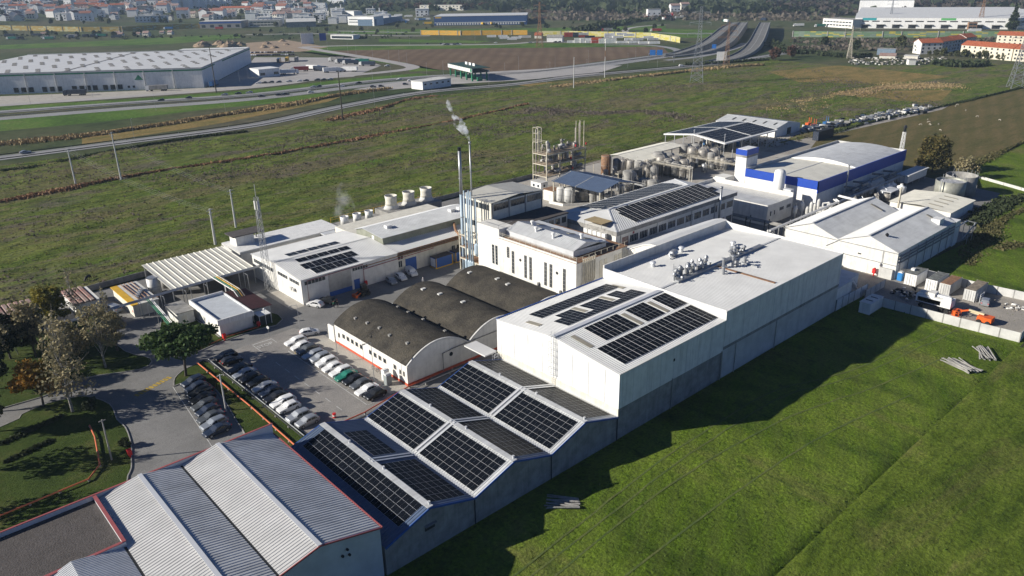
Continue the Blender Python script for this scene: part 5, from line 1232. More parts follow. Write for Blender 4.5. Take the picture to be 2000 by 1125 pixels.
MP = px(*NEAR[:9], (1500, 122), (1640, 140), (1860, 150), (1990, 160), *HEDGE[1:]) + [(310, 172), (356, 180), (354, 216), (215, 208), (20, 201), (-60, 201)]
FP = [(-160, -300), (360, -300), (470, 40)] + px(*PATH) + [(286, 78), (240, 64), (190, 68), (38, 68.0), (-160, 68.0)]
YEX = [[(166.5, 68), (167.3, 34), (197, 34), (195, 68)], [(160, 61), (168, 61), (168, 68), (160, 68)], [(184, 64), (232, 64), (232, 68), (184, 68)]]
def hmarsh(x, y): return .02 + fade(x, y, MP, [], 5) * (.75 * vnoise(x, y * 1.5, 9, 1) ** 1.5 + .5 * vnoise(x, y * 1.3, 3.6, 2) ** 2 + .3 * vnoise(x, y, 1.9, 3))
def hfield(x, y):
    gl = np.abs(y - 34.45 + .012 * np.clip(x - 132, 0, 99)); gr = np.clip((gl - .12) / .5, 0, 1)
    h = .12 + .42 * vnoise(x, y, 11, 4) ** 1.4 * (y > 34) + (.26 * vnoise(x, y, 3.4, 5) ** 1.3) + .10 * vnoise(x, y, 1.6, 6) + (y < 34) * .06 * np.sin(y * 2.6 + vnoise(x, y, 20, 7) * 3)
    return .022 + fade(x, y, FP, YEX, 3) * h * (.12 + .88 * gr)
def rough(name, poly, hf, m, x0, x1, y0, y1, st):
    xs, ys = np.arange(x0, x1, st), np.arange(y0, y1, st); X, Y = np.meshgrid(xs, ys, indexing='ij'); Z = hf(X.ravel(), Y.ravel()); nx, ny = len(xs), len(ys)
    I = np.arange(nx * ny).reshape(nx, ny); q = np.stack([I[:-1, :-1], I[1:, :-1], I[1:, 1:], I[:-1, 1:]], -1).reshape(-1, 4); k = Z[q].min(1) > .0225; q = q[k]
    me = bpy.data.meshes.new(name); me.vertices.add(nx * ny); me.vertices.foreach_set('co', np.stack([X.ravel(), Y.ravel(), Z], 1).ravel().astype(np.float32)); n = len(q)
    me.loops.add(n * 4); me.loops.foreach_set('vertex_index', q.ravel().astype(np.int32)); me.polygons.add(n); me.polygons.foreach_set('loop_start', np.arange(0, n * 4, 4, dtype=np.int32)); me.polygons.foreach_set('loop_total', np.full(n, 4, dtype=np.int32)); me.polygons.foreach_set('use_smooth', np.ones(n, bool))
    me.materials.append(m); me.update(calc_edges=True); o = bpy.data.objects.new(name, me); COL.objects.link(o); tag(o, kind='structure')
rough('marsh', MP, hmarsh, MARSH, -60, 470, 166, 415, 1.7)
rough('green_field', FP, lambda x, y: np.where(y > 34.3, hfield(x, y), .022), LUSH, 20, 330, 33.5, 68, .9)
rough('stubble_field', FP, lambda x, y: np.where(y < 34.9, hfield(x, y), .022), STUB, 20, 330, -60, 35.2, .9)
# works ground
sheet('works_yard', [(-30, 97.4), (40, 97.3), (112, 97.4), (160, 75), (232, 66), (290, 76), (297, 106), (300, 204), (215, 206), (20, 199), (-30, 199)], ASPH, .03)
sheet('tank_yard', [(172, 150), (300, 150), (320, 164), (356, 178), (356, 214), (215, 206), (172, 204)], CPAV, .036)
sheet('car_park', [(47.6, 104), (69, 104), (69, 139), (66, 145.2), (47.4, 143.4)], PAVE, .036)
sheet('hall_pavement', [(65.2, 106.2), (69.1, 106.2), (69.1, 139.5), (67, 139.5), (65.2, 136.5)], CPAV, .05)
sheet('workshop_pavement', [(70.5, 154.5), (73.9, 154.5), (73.9, 168), (70.5, 168)], CPAV, .05)
sheet('storage_yard', [(169, 35.2), (196, 36), (193, 62), (189, 67.5), (186, 75), (172, 76), (172, 67), (167.5, 62)], YARD, .045)
sheet('track', [(296, 168), (296, 150)] + px((1600, 268), (1700, 246), (1840, 214), (1855, 206), (1820, 208), (1700, 232), (1610, 250)), YARD, .04)
LAWNS = {'a': [(-20, 152), (11.6, 150.5), (19.7, 150.2), (25.6, 152.6), (35.2, 148.6), (38.2, 152), (35.5, 159.4), (35.4, 176), (36, 184), (-20, 184)],
 'b': [(37.4, 137), (38.8, 140.2), (41.5, 142.4), (44.1, 142.9), (46.1, 142.8), (46.8, 130), (46.9, 113.5), (46.9, 99), (38, 98.5), (38.6, 104), (40, 112), (40.9, 118), (42.2, 126), (42.6, 133), (41.4, 136.8)],
 'c': [(-20, 140), (10.1, 143.4), (14, 145.6), (18.1, 146.6), (22, 145.8), (24.3, 144.4), (26.5, 138.5), (25.8, 132), (26, 128), (25, 122), (24, 118.8), (22.8, 115), (21.3, 112.1), (20.6, 106), (21, 97.6), (-20, 97.6)],
 'd': [(44, 163.5), (44.3, 149.4), (46.4, 148.2), (52.2, 149.6), (60.5, 149.8), (64, 149), (66.5, 151), (67, 154), (66, 158), (60.7, 158), (60.7, 151.8), (52.4, 151.8), (52.4, 168), (47, 171)]}
for k, q in LAWNS.items():
    q = smooth_line(q + [q[0]], 3)[:-1] if k != 'd' else q
    bm_ = MB().plate(q, .031, .13); o = bm_.build('lawn', LAWN); tag(o, kind='structure')
    mb = MB(); wall_line(mb, q + [q[0]], .17, .16, z=.03); tag(mb.build('kerb', KERB), kind='structure')
# roads of the plain
def road(name, pts, w, m, z, lines=(), kind='structure', lm=None, n=5, raise_=None, rail=None):
    q = [at(*p[:2]) + ((p[2] if len(p) > 2 else 0),) for p in pts]; q = smooth_line(q, n)
    mb = MB(); strip(mb, q, -w / 2, w / 2, z)
    for a, lw in lines: strip(mb, q, a - lw / 2, a + lw / 2, z + .03, 1)
    tag(mb.build(name, [m, lm or LINE]), kind=kind); return q
q = road('country_road', [(-90, 319), (0, 309), (250, 277), (500, 244), (670, 208), (830, 180), (1000, 165), (1130, 149), (1340, 130), (1440, 119), (1520, 106), (1580, 100)], 11.5, ROAD, .07, [(-5.2, .25), (5.2, .25), (0, .2)])
qm = road('motorway', [(-90, 240), (0, 232), (250, 212), (500, 193), (700, 169), (830, 157), (930, 152), (1050, 144), (1200, 125), (1330, 106)], 13, ROAD, .09, [(-6, .25), (6, .25), (-2, .2), (2, .2)])
qm2 = road('motorway', [(-90, 226), (0, 219), (250, 201), (500, 184), (700, 161), (830, 150), (930, 145), (1050, 138), (1200, 120), (1310, 106)], 13, ROAD, .09, [(-6, .25), (6, .25), (2, .2), (-2, .2)])
sheet('toll_apron', px((690, 175), (860, 148), (960, 140), (1180, 128), (1215, 128), (1160, 146), (1000, 158), (860, 166), (760, 176)), ROADP, .11)
road('service_road', [(-90, 215), (0, 206), (250, 189), (500, 170), (640, 152), (760, 140), (802, 134), (798, 128), (740, 117), (680, 107), (610, 96), (590, 92)], 12, ROADP, .12)
road('service_road', [(590, 92), (700, 89), (960, 87), (1060, 82), (1180, 84)], 11, ROADP, .13)
road('loop_road', [(1180, 88), (1260, 88), (1310, 94), (1325, 102), (1300, 112)], 9, ROAD, .12)
for dx, nm in ((-3, 'far_road'), (4, 'far_road')): road(nm, [(480, 64 + dx), (620, 62 + dx), (760, 66 + dx), (840, 66 + dx)], 10, ROADP, .15)
road('far_road', [(1225, 66), (1222, 58), (1250, 52), (1320, 47), (1410, 42), (1480, 40)], 9, ROADP, .16)
road('far_road', [(1280, 64), (1340, 66), (1400, 66)], 12, ROAD, .17)
road('far_road', [(560, 44), (800, 30), (1000, 26), (1200, 27)], 12, ROADP, .4)
# flyovers climbing to the bridge
def flyover(pts, w, lab):
    q = smooth_line([at(a, b, 0 if z < .5 else z) + (z,) for a, b, z in pts], 6)
    B = thing('flyover', lab, 'flyover', q[0]); mb = MB(); strip(mb, q, -w / 2, w / 2, .2); mb.build('deck', mat('dark_deck', (.17, .168, .165), .92, var=.1, scale=.05), B)
    for s_ in (-1, 1):
        mb = MB(); wall_line(mb, offset_line(q, s_ * w / 2), 1.1, .35, z=.1); mb.build('parapet', CONC, B)
    mb = MB(); strip(mb, q, -.12, .12, .24); strip(mb, q, -w / 2 + .8, -w / 2 + 1, .24); strip(mb, q, w / 2 - 1, w / 2 - .8, .24); mb.build('marking', LINE, B)
    mb = MB()
    for i in range(len(q) - 1):
        if q[i][2] > .3 or q[i + 1][2] > .3:
            for s_ in (-1, 1):
                a, b = offset_line(q, s_ * (w / 2 + .2))[i], offset_line(q, s_ * (w / 2 + .2))[i + 1]; mb.face([(a[0], a[1], -.1), (b[0], b[1], -.1), (b[0], b[1], b[2] + .2), (a[0], a[1], a[2] + .2)])
    if mb.v: mb.build('side', CONC, B)
flyover([(1310, 108, 0), (1345, 98, 1), (1375, 86, 3), (1398, 70, 6), (1418, 54, 8), (1436, 44, 8)], 11, 'left carriageway of the flyover, curving up to the distant bridge')
flyover([(1305, 112, 0), (1370, 103, 1), (1412, 88, 3), (1432, 70, 6), (1444, 54, 8), (1452, 44, 8)], 11, 'middle carriageway of the flyover, beside the left one')
flyover([(1375, 125, 0), (1430, 114, .6), (1460, 100, 2), (1476, 82, 5), (1486, 62, 8), (1494, 44, 8)], 14, 'right carriageway of the flyover, widest and nearest the marsh')
road('slip_road', [(1300, 118), (1370, 110), (1430, 96), (1455, 84)], 8, ROAD, .13)
# motorway rails
for k, qq in enumerate((offset_line(qm, 7.2), offset_line(qm2, -7.0), offset_line(q, -5), offset_line(q, 5))):
    B = thing('crash_barrier', ('long grey crash barrier on the works side of the motorway', 'long grey crash barrier on the warehouse side of the motorway', 'dark crash barrier along the works side of the country road', 'dark crash barrier along the far side of the country road')[k], 'barrier', (*qq[0][:2], 0), group='crash barriers')
    mb = MB(); wall_line(mb, qq, .35, .12, z=.5); mb.build('rail', CONC if k < 2 else DARK, B)
    mb = MB()
    for a in qq[::2]: mb.bar((a[0], a[1], 0), (a[0], a[1], .8), .15)
    mb.build('post', STEEL, B)
DITCHS = mat('ditch_shade', (.045, .05, .018), .95, col2=(.02, .028, .008), scale=.3, fine=.3); mb = MB()
for q_, w_ in () if 1 else (([(1440, 1190), (1508, 1125), (1690, 958), (1860, 800), (1960, 712), (2010, 672)], .4),): strip(mb, smooth_line([at(*p) for p in q_], 6), -w_ / 2, w_ / 2, .03)
strip(mb, [(x, 34.45 - .012 * min(max(x - 132, 0), 99)) for x in range(30, 200, 4)], -.22, .22, .07); tag(mb.build('ditch_shade_strip', DITCHS), kind='structure')  # thin dark strip along the groove: the ditch's shade put into colour
TRL = mat('worn_grass', (.105, .125, .03), .95, col2=(.06, .10, .018), scale=.25, fine=.4); m2 = MB()
for q_ in ([(990, 1140), (1180, 990), (1330, 880), (1500, 775), (1640, 735), (1790, 672), (1850, 640)], [(1010, 1150), (1205, 1000), (1360, 885), (1520, 785), (1660, 742), (1810, 678), (1870, 648)], [(1060, 1150), (1300, 960), (1520, 830), (1700, 762), (1850, 700)], [(1200, 1150), (1420, 980), (1600, 860), (1780, 775)]):
    q2 = smooth_line([at(*p) for p in q_], 24); hh = hfield(np.array([p[0] for p in q2]), np.array([p[1] for p in q2])); strip(m2, [(p[0], p[1], float(h)) for p, h in zip(q2, hh)], -.15, .15, .035)
tag(m2.build('wheel_track', TRL), kind='structure')
# painted marks near the car park
mb = MB()
for y0, y1, x in ((106, 135.6, 60), (107.6, 143, 51.3)): mb.box(x - .06, x + .06, y0, y1, .05, .054)
for y in np.arange(107.4, 134, 3.9): mb.box(55.75, 55.87, y, y + 1.9, .05, .054)
for y in np.arange(105.8, 136.5, 2.5): mb.box(60.06, 65, y - .05, y + .05, .05, .0545)
for y in np.arange(107.6, 143.5, 2.5): mb.box(47.4, 51.24, y - .05, y + .05, .05, .0545)
mb.box(55.9, 60.2, 143.35, 143.6, .05, .054); mb.box(55.82, 55.94, 138.4, 143.3, .05, .0545); mb.box(60.1, 60.22, 141, 143.3, .05, .0545)
for i in range(14): mb.box(34.6 + .28 * i, 34.75 + .28 * i, 112, 112.1, .05, .051)
a, b = (37.2, 137), (34.4, 111.5); d = unit((b[0] - a[0], b[1] - a[1], 0))
mb.bar((*a, .052), (*b, .052), .12, .004)
tag(mb.build('road_marking', LINE), kind='structure')
mb = MB()
for i in range(10): mb.obox((31.2 + i * .75, 138.5 + i * .3, .05), (.28, .6, .003), ((.92, .39, 0), (-.39, .92, 0), (0, 0, 1)))
mb.box(60.4, 61, 133.5, 133.8, .05, .054); tag(mb.build('hazard_marking', YLINE), kind='structure')
def text_mesh(s, size, m, name, loc, rot=(0, 0, 0), sx=1, parent=None, ext=.004):
    c = bpy.data.curves.new(name, 'FONT'); c.body = s; c.size = size; c.extrude = ext; c.align_x = 'LEFT'
    o = bpy.data.objects.new(name, c); COL.objects.link(o)
    dg = bpy.context.evaluated_depsgraph_get(); me = bpy.data.meshes.new_from_object(o.evaluated_get(dg)); bpy.data.objects.remove(o)
    me.materials.clear(); me.materials.append(m); r = bpy.data.objects.new(name, me); COL.objects.link(r)
    r.location = loc; r.rotation_euler = rot; r.scale = (sx, 1, 1)
    if parent is not None: r.parent = parent; r.location = Vector(loc) - Vector(WORG[parent.name])
    return r
tag(text_mesh('STOP', 1.7, LINE, 'stop_lettering', (56.1, 141.0, .054), sx=.82), kind='structure')
# ------------------------------------------------------------------ vegetation
def quads(c, size, up=.3, rng=NP, asp=1.0):
    """one randomly turned leaf quad at each centre"""
    n = len(c); a = rng.normal(size=(n, 3)); a[:, 2] *= .6; a /= np.linalg.norm(a, axis=1)[:, None] + 1e-9
    b = rng.normal(size=(n, 3)); b[:, 2] += up; b -= a * (a * b).sum(1)[:, None]; b /= np.linalg.norm(b, axis=1)[:, None] + 1e-9
    s = np.asarray(size).reshape(-1, 1) * rng.uniform(.6, 1.3, (n, 1)); a, b = a * s, b * s * asp
    return np.stack([c - a * .5 - b * .5, c + a * .5 - b * .5, c + a * .35 + b * .5, c - a * .35 + b * .5], 1)
def crown(n, lobes, leaf, rng, shell=.55):
    """leaf quads gathered in uneven lobes: [(x, y, z, rx, ry, rz)]"""
    out = []; w = np.array([l[3] * l[4] * l[5] for l in lobes]) ** .67; w /= w.sum()
    for l, k in zip(lobes, rng.multinomial(n, w)):
        d = rng.normal(size=(k, 3)); d /= np.linalg.norm(d, axis=1)[:, None]; r = rng.uniform(shell ** 3, 1, (k, 1)) ** (1 / 3)
        r *= .86 + .28 * np.sin(d[:, :1] * 5 + l[0] * 3) * np.sin(d[:, 1:2] * 6 + l[1]) * np.cos(d[:, 2:] * 4)
        out.append(np.array(l[:3]) + d * r * np.array(l[3:]))
    return quads(np.concatenate(out), leaf, rng=rng)
PINEL = leaf_mat('pine_needles', (.028, .062, .016), (.065, .105, .028), .5)
OLIVEL = leaf_mat('olive_leaves', (.06, .07, .028), (.12, .12, .05), .4)
GOLDL = leaf_mat('golden_leaves', (.34, .17, .03), (.19, .14, .03), .3)
YGL = leaf_mat('yellow_green_leaves', (.24, .20, .03), (.12, .125, .03), .3)
GREYL = leaf_mat('grey_green_leaves', (.22, .20, .11), (.36, .30, .17), .4)
DARKL = leaf_mat('dark_leaves', (.028, .042, .018), (.055, .068, .03), .3)
REED = leaf_mat('dry_reeds', (.30, .17, .09), (.20, .12, .07), .15, .1)
REEDP = leaf_mat('pale_reeds', (.38, .28, .15), (.27, .20, .10), .15, .1)
SCRUB = leaf_mat('grey_scrub', (.19, .155, .13), (.14, .12, .085), .08, .4)
BANKL = leaf_mat('bank_scrub', (.13, .115, .05), (.07, .075, .028), .25, .3)
GRASSL = leaf_mat('marsh_tufts', (.10, .145, .03), (.19, .19, .06), .06, .45)
FIELDL = leaf_mat('field_tufts', (.07, .13, .016), (.14, .19, .04), .1, .4)
def tree(name, lab, cat, x, y, h, spread, leaf_m, n, leaf, trunk_r=.25, base=.3, lobes=9, seed=1, bark=BARK, flat=.75, group=None, bare=.0, z=0, shape='round'):
    rng = np.random.default_rng(seed); t = thing(name, lab, cat, (x, y, z), group=group)
    L = []; limbs = MB()
    top = h * (.8 if shape != 'umbrella' else .72)
    limbs.tube([(0, 0, 0), (rng.normal() * .15, rng.normal() * .15, h * base), (rng.normal() * .3, rng.normal() * .3, top)], trunk_r, 8, r2=trunk_r * .3)
    for i in range(lobes):
        a = i * 2.4 + rng.uniform(-.4, .4)
        if shape == 'umbrella':
            rr = spread * .5 * (.2 + .62 * math.sqrt((i + .5) / lobes)); zz = h * .8 + rng.uniform(-.5, .4) - rr * .1; L.append((rr * math.cos(a), rr * math.sin(a), zz, spread * .2, spread * .2, h * .13))
        elif shape == 'column':
            zz = h * (base + (.97 - base) * (i + .5) / lobes); rr = spread * .22 * (1.15 - zz / h); k = spread * .5 * (1.15 - .75 * zz / h); L.append((rr * math.cos(a), rr * math.sin(a), zz, k * .75, k * .75, h * .1))
        elif shape == 'cone':
            f = (i + .5) / lobes; zz = h * (.12 + .82 * f); k = spread * .5 * (1.02 - f); L.append((k * .35 * math.cos(a), k * .35 * math.sin(a), zz, k * .8, k * .8, h * .12))
        else:
            f = (i + .5) / lobes; zz = h * (base + .12 + (.78 - base) * f * 1.05); rr = spread * .5 * .62 * math.sin(math.pi * min(.95, .28 + .62 * f)) * rng.uniform(.6, 1.1); k = spread * rng.uniform(.16, .27); L.append((rr * math.cos(a), rr * math.sin(a), zz, k, k, k * flat))
        q = L[-1]; s0 = h * base * rng.uniform(.7, 1.3) if shape != 'column' else q[2] * .8
        limbs.tube([(0, 0, min(s0, q[2] * .85)), (q[0] * .5, q[1] * .5, (s0 + q[2]) / 2), (q[0] * .95, q[1] * .95, q[2])], trunk_r * .4, 5, r2=.03)
        if bare:
            for b in range(4): limbs.tube([(q[0] * .7, q[1] * .7, q[2] * .9), (q[0] + rng.normal() * q[3] * .6, q[1] + rng.normal() * q[3] * .6, q[2] + q[5] * rng.uniform(.5, 1.5))], .05, 4, r2=.015)
    limbs.build('trunk', bark, t, local=True)
    o = np_mesh('crown', crown(n, L, leaf, rng), 4, leaf_m, t)
    return t
tree('stone_pine', 'umbrella-crowned dark green pine leaning over the road by the parked dark cars', 'tree', 40.6, 139.5, 10.6, 13.4, PINEL, 5200, .5, .3, .55, 16, 3, shape='umbrella')
tree('tall_birch', 'tallest thin-leaved grey birch with white trunk foot, at the lawn corner', 'tree', 20.9, 140.3, 19, 9.5, GREYL, 1500, .36, .28, .2, 14, 4, BIRCH, bare=1, shape='column')
tree('birch', 'grey-green birch beside the white upright tank house, leaning right', 'tree', 30.4, 154.3, 14, 8.5, GREYL, 1500, .36, .24, .25, 11, 5, BIRCH, bare=1)
tree('autumn_tree', 'orange-gold round tree on the lawn at the far left', 'tree', 17.6, 146.2, 8.6, 9.5, GOLDL, 2600, .42, .22, .3, 10, 6)
tree('yellow_tree', 'yellow-green bushy tree in front of the red ribbed stores', 'tree', 27.8, 181.5, 10, 9.5, YGL, 2800, .42, .22, .2, 10, 7)
tree('bare_poplar', 'slim nearly bare poplar rising between the red ribbed stores', 'tree', 32.5, 181, 13, 4.5, GREYL, 350, .3, .15, .2, 9, 8, BIRCH, bare=1, shape='column')
tree('dark_tree', 'dark broad tree at the left edge below the long red store', 'tree', 17.5, 172, 10, 10, DARKL, 3200, .45, .25, .2, 10, 9)
tree('dark_tree', 'dark leafy tree at the left edge above the orange-gold tree', 'tree', 11.8, 160, 10.5, 9.5, DARKL, 2800, .45, .25, .2, 10, 10)
tree('dark_tree', 'half-seen dark tree in the left corner beside the lawn road', 'tree', 8.0, 143, 11, 9, OLIVEL, 2400, .45, .25, .2, 10, 11, bare=1)
tree('grey_tree', 'bare-topped grey tree behind the tall birch', 'tree', 25.5, 158, 11, 8, GREYL, 1300, .4, .22, .22, 10, 12, BIRCH, bare=1)
tree('olive_tree', 'small dark olive tree between the birches', 'tree', 28.0, 163.5, 7.5, 6, OLIVEL, 1400, .4, .2, .2, 8, 13)
tree('bare_poplar', 'leafless slim poplar beside the blue-white parked car', 'tree', 36.5, 171.5, 10.5, 3.4, GREYL, 260, .3, .13, .2, 8, 14, BIRCH, bare=1, shape='column')
tree('broad_tree', 'big olive-green tree at the corner of the blue hall', 'tree', 306, 104, 12.5, 15, leaf_mat('brown_olive_leaves', (.075, .075, .025), (.14, .11, .035), .3), 3400, .6, .4, .12, 13, 15, flat=.9)
tree('shrub_tree', 'smaller bare shrub tree right of the big olive-green tree', 'tree', 303, 92, 8, 9, GREYL, 900, .5, .2, .1, 8, 16, bare=1)
for i, (x, y, h, w_, m_, lb) in enumerate(((13.5, 167, 14, 9, GREYL, 'tall half-bare grey tree at the left edge behind the dark trees'), (9.5, 151, 13, 9, OLIVEL, 'half-bare olive tree at the left edge over the lawn road'), (21.5, 169.5, 13, 7, GREYL, 'half-bare grey tree just right of the dark broad tree'), (15, 181, 11, 9, OLIVEL, 'olive tree before the long red ribbed store'), (23, 176, 9, 7, OLIVEL, 'low olive tree between the yellow tree and the dark broad tree'), (34.5, 160.5, 9, 6, GREYL, 'small thin tree beside the white upright tank house'), (3, 132, 12, 9, OLIVEL, 'lawn tree beyond the left edge'), (-3, 122, 13, 10, OLIVEL, 'second lawn tree beyond the left edge'), (1, 112, 12, 10, DARKL, 'third lawn tree beyond the left edge'))): tree('wispy_tree', lb, 'tree', x, y, h, w_, m_, 1100, .38, .24, .22, 11, 60 + i, BARK, bare=1)
for i, (x, y, s) in enumerate(((24, 122, 1.1), (23.4, 138.5, 1.6), (21.6, 106, 1.3))): tree('round_shrub', ('dark low shrub beside the lower lawn kerb', 'dark low shrub at the upper lawn corner', 'dark shrub by the globe lamp at the shed')[i], 'shrub', x, y, 1.5 * s, 2.2 * s, DARKL, 420, .28, .06, .05, 6, 30 + i)
# far trees: three kinds, copied
FT = [tree('far_tree', 'x', 'tree', 0, 0, 9, 9, DARKL, 420, 1.25, .3, .15, 8, 21), tree('far_tree', 'x', 'tree', 0, 0, 8, 10, OLIVEL, 420, 1.25, .3, .12, 9, 22, flat=.9), tree('far_tree', 'x', 'tree', 0, 0, 12, 6.5, DARKL, 420, 1.1, .3, .12, 9, 23, shape='cone'), tree('far_tree', 'x', 'tree', 0, 0, 8, 9, leaf_mat('russet_leaves', (.11, .05, .035), (.075, .045, .03), .2), 420, 1.25, .3, .15, 9, 24)]
def far_tree(k, p, s, lab, grp, z=None):
    return place(FT[k], p[0], p[1], terr(*p) if z is None else z, RNG.uniform(0, 6.28), lab, grp, s)
far_tree(2, at(1976, 58), 2.6, 'single tall dark conifer before the big pale logistics hall', 'far trees')
for i, (a, b, k, s) in enumerate(((1513, 118, 3, 1.3), (1545, 112, 3, 1.2), (1610, 90, 0, 1.0), (1672, 100, 0, 1.1), (1760, 92, 1, 1.3), (1790, 104, 0, .9), (1742, 105, 1, .8))): far_tree(k, at(a, b), s, f'{("russet bushy", "dark round")[k != 3]} tree on the rough ground before the coloured noise wall, {("leftmost", "second", "third", "fourth", "fifth", "sixth", "seventh")[i]} from the left' if i < 6 else 'dark low tree closest to the grey container', 'trees before the noise wall')
for i in range(14): far_tree(1, at(1815 + i * 13.5, 107 + i * .95), .42 + .18 * (i % 3), 'small round street tree before the red-roofed flats', 'street trees before the flats')
# clumps of unnumbered ground cover
def nz(x, y, s): return np.sin(x * s + 1.3 * np.sin(y * s * .7)) * np.cos(y * s * 1.1 + 1.7 * np.sin(x * s * .6)) + .5 * np.sin(x * s * 2.3 + y * s * 1.9)
def cover(name, poly, n, size, m, dens=None, per=3, h=.5, asp=1.0, lab=None, cat='ground cover', zfun=None):
    xs = [p[0] for p in poly]; ys = [p[1] for p in poly]
    x = NP.uniform(min(xs), max(xs), n); y = NP.uniform(min(ys), max(ys), n); k = inside(x, y, poly)
    if dens is not None: k &= NP.uniform(-1, 1.2, n) < dens(x, y)
    x, y = x[k], y[k]
    if not len(x): return
    s = size * NP.uniform(.6, 1.5, len(x)); s = np.repeat(s, per); x = np.repeat(x, per) + NP.normal(size=len(s)) * s * .35; y = np.repeat(y, per) + NP.normal(size=len(s)) * s * .35
    z = s * h * NP.uniform(.1, .9, len(s)) + (zfun(x, y) if zfun else 0)
    o = np_mesh(name, quads(np.stack([x, y, z], 1), s, up=1.5, asp=asp), 4, m); tag(o, lab, cat, kind='stuff'); return o
MPOLY = px(*NEAR[:9]) + [(640, 360), (470, 160), (390, 166), (305, 168), (300, 206), (215, 209), (20, 203), (-60, 203)]
cover('marsh_tufts', [(-60, 201), (20, 201), (215, 208), (300, 208), (330, 300), (250, 330), (-10, 330)], 40000, .2, GRASSL, lambda x, y: nz(x, y, .06) * nz(x, y, .021) - .15, zfun=hmarsh, lab='low green tufts covering the marsh behind the works')
cover('marsh_tufts', MPOLY, 30000, .34, GRASSL, lambda x, y: nz(x, y, .05) * nz(x, y, .017) - .2, zfun=hmarsh, lab='coarser green clumps across the far marsh')
cover('grey_scrub', MPOLY, 90000, .4, SCRUB, lambda x, y: nz(x + 40, y * 1.8, .024) - .85, zfun=hmarsh, lab='grey dead scrub in patches over the marsh')
cover('field_tufts', [(30, 66), (160, 66), (190, 34), (330, 20), (300, -60), (120, -40), (20, 20)], 50000, .13, FIELDL, lambda x, y: nz(x, y, .16) * nz(x, y, .05) - .2, per=2, h=.45, zfun=hfield, lab='short bright grass tufts in the near field')
def belt(pts, w, n, size, m, name='reed_belt', lab='', h=1.3, asp=2.4, zoff=0):
    q = smooth_line([at(*p) for p in pts], 6); P = np.array(q); seg = np.linalg.norm(np.diff(P, axis=0), axis=1); cs = np.concatenate([[0], np.cumsum(seg)])
    t = NP.uniform(0, cs[-1], n); i = np.clip(np.searchsorted(cs, t) - 1, 0, len(seg) - 1); f = ((t - cs[i]) / seg[i])[:, None]; c = P[i] * (1 - f) + P[i + 1] * f
    ww = w * (.55 + .45 * np.sin(t * .07) * np.sin(t * .023 + 1)); c = c + NP.normal(size=(n, 2)) * ww[:, None] * .45
    s = size * NP.uniform(.6, 1.4, n); z = s * h * NP.uniform(.2, 1, n)
    tag(np_mesh(name, quads(np.concatenate([c, z[:, None]], 1), s, up=3, asp=asp), 4, m), lab, 'reeds', kind='stuff')
belt([(-40, 408), (0, 398), (130, 372), (250, 348), (420, 322), (560, 300), (640, 285)], 2.6, 13300, 0.48, REED, lab='reddish-brown reed belt crossing the marsh from the left edge')
belt([(640, 285), (760, 262), (850, 246), (960, 222), (1030, 205)], 2.4, 6840, 0.48, REED, lab='thinner reed belt running on towards the toll plaza')
belt([(640, 238), (740, 215), (800, 197), (850, 190)], 4, 4940, 0.54, REED, lab='brown reeds along the country road embankment')
belt([(-30, 285), (200, 262), (420, 228), (560, 206), (680, 184), (760, 174)], 6, 13300, 0.54, REEDP, lab='pale dry reeds between motorway and country road')
belt([(1080, 172), (1180, 160), (1260, 150), (1420, 132), (1490, 128)], 5, 6840, 0.6, REEDP, lab='pale reeds below the flyovers')
belt([(1500, 215), (1620, 192), (1740, 170), (1850, 168)], 18, 17100, 0.3, REEDP, lab='golden reeds across the right marsh')
belt([(1040, 215), (1150, 225), (1250, 220), (1340, 232)], 14, 11000, 0.44, SCRUB, name='scrub_belt', lab='grey scrub thicket in the middle of the marsh')
belt([(1600, 268), (1700, 240), (1800, 218), (1980, 176), (2060, 156)], 1.6, 3740, 0.55, DARKL, name='hedge', lab='thin dark hedge along the dry field', asp=1)
belt([(1885, 332), (1960, 296), (2060, 250)], 2.5, 3960, 0.42, BANKL, name='scrub_belt', lab='scrubby bank along the path at the right edge', asp=1)
belt([(1900, 440), (1960, 400), (2010, 385)], 3.5, 5720, 0.61, DARKL, name='hedge', lab='dark hedge by the lane right of the round tanks', asp=1)
belt([(1890, 520), (1925, 470), (1960, 430), (2020, 405)], 4, 7040, 0.42, BANKL, name='scrub_belt', lab='brown bank of scrub below the dark hedge', asp=1)
belt([(1950, 490), (1990, 480)], 3, 2200, 0.42, BANKL, name='bramble', lab='grey bramble patches in the near field', asp=1)
belt([(0, 870), (120, 815)], 1.0, 1540, 0.3, DARKL, name='hedge', lab='clipped dark hedge across the lawn', asp=1)
belt([(10, 905), (100, 862)], .8, 1320, 0.3, DARKL, name='hedge', lab='second clipped hedge across the lawn', asp=1)
belt([(1830, 125), (1870, 130), (1920, 128)], 9, 1440, 1.95, DARKL, name='thicket', lab='dark thicket before the red-roofed flats', asp=1)
belt([(1600, 108), (1650, 112), (1700, 112)], 6, 1120, 1.8, DARKL, name='thicket', lab='dark thicket behind the golden grass', asp=1)
belt([(1130, 62), (1200, 50), (1260, 40), (1290, 37)], 16, 2560, 3.38, DARKL, name='wood', lab='dark shaded wood beside the blue depot', asp=1)
belt([(1340, 128), (1500, 118)], 4, 800, 1.2, DARKL, name='thicket', lab='dark bushes under the flyovers', asp=1)
belt([(1505, 85), (1540, 104), (1585, 104)], 9, 1440, 1.95, DARKL, name='thicket', lab='dark bushes beside the right flyover', asp=1)
belt([(0, 335), (60, 330), (120, 318), (200, 300), (360, 272), (480, 258)], 3.5, 5720, 0.5, DARKL, name='thicket', lab='dark bushes on the country road bank', asp=1)
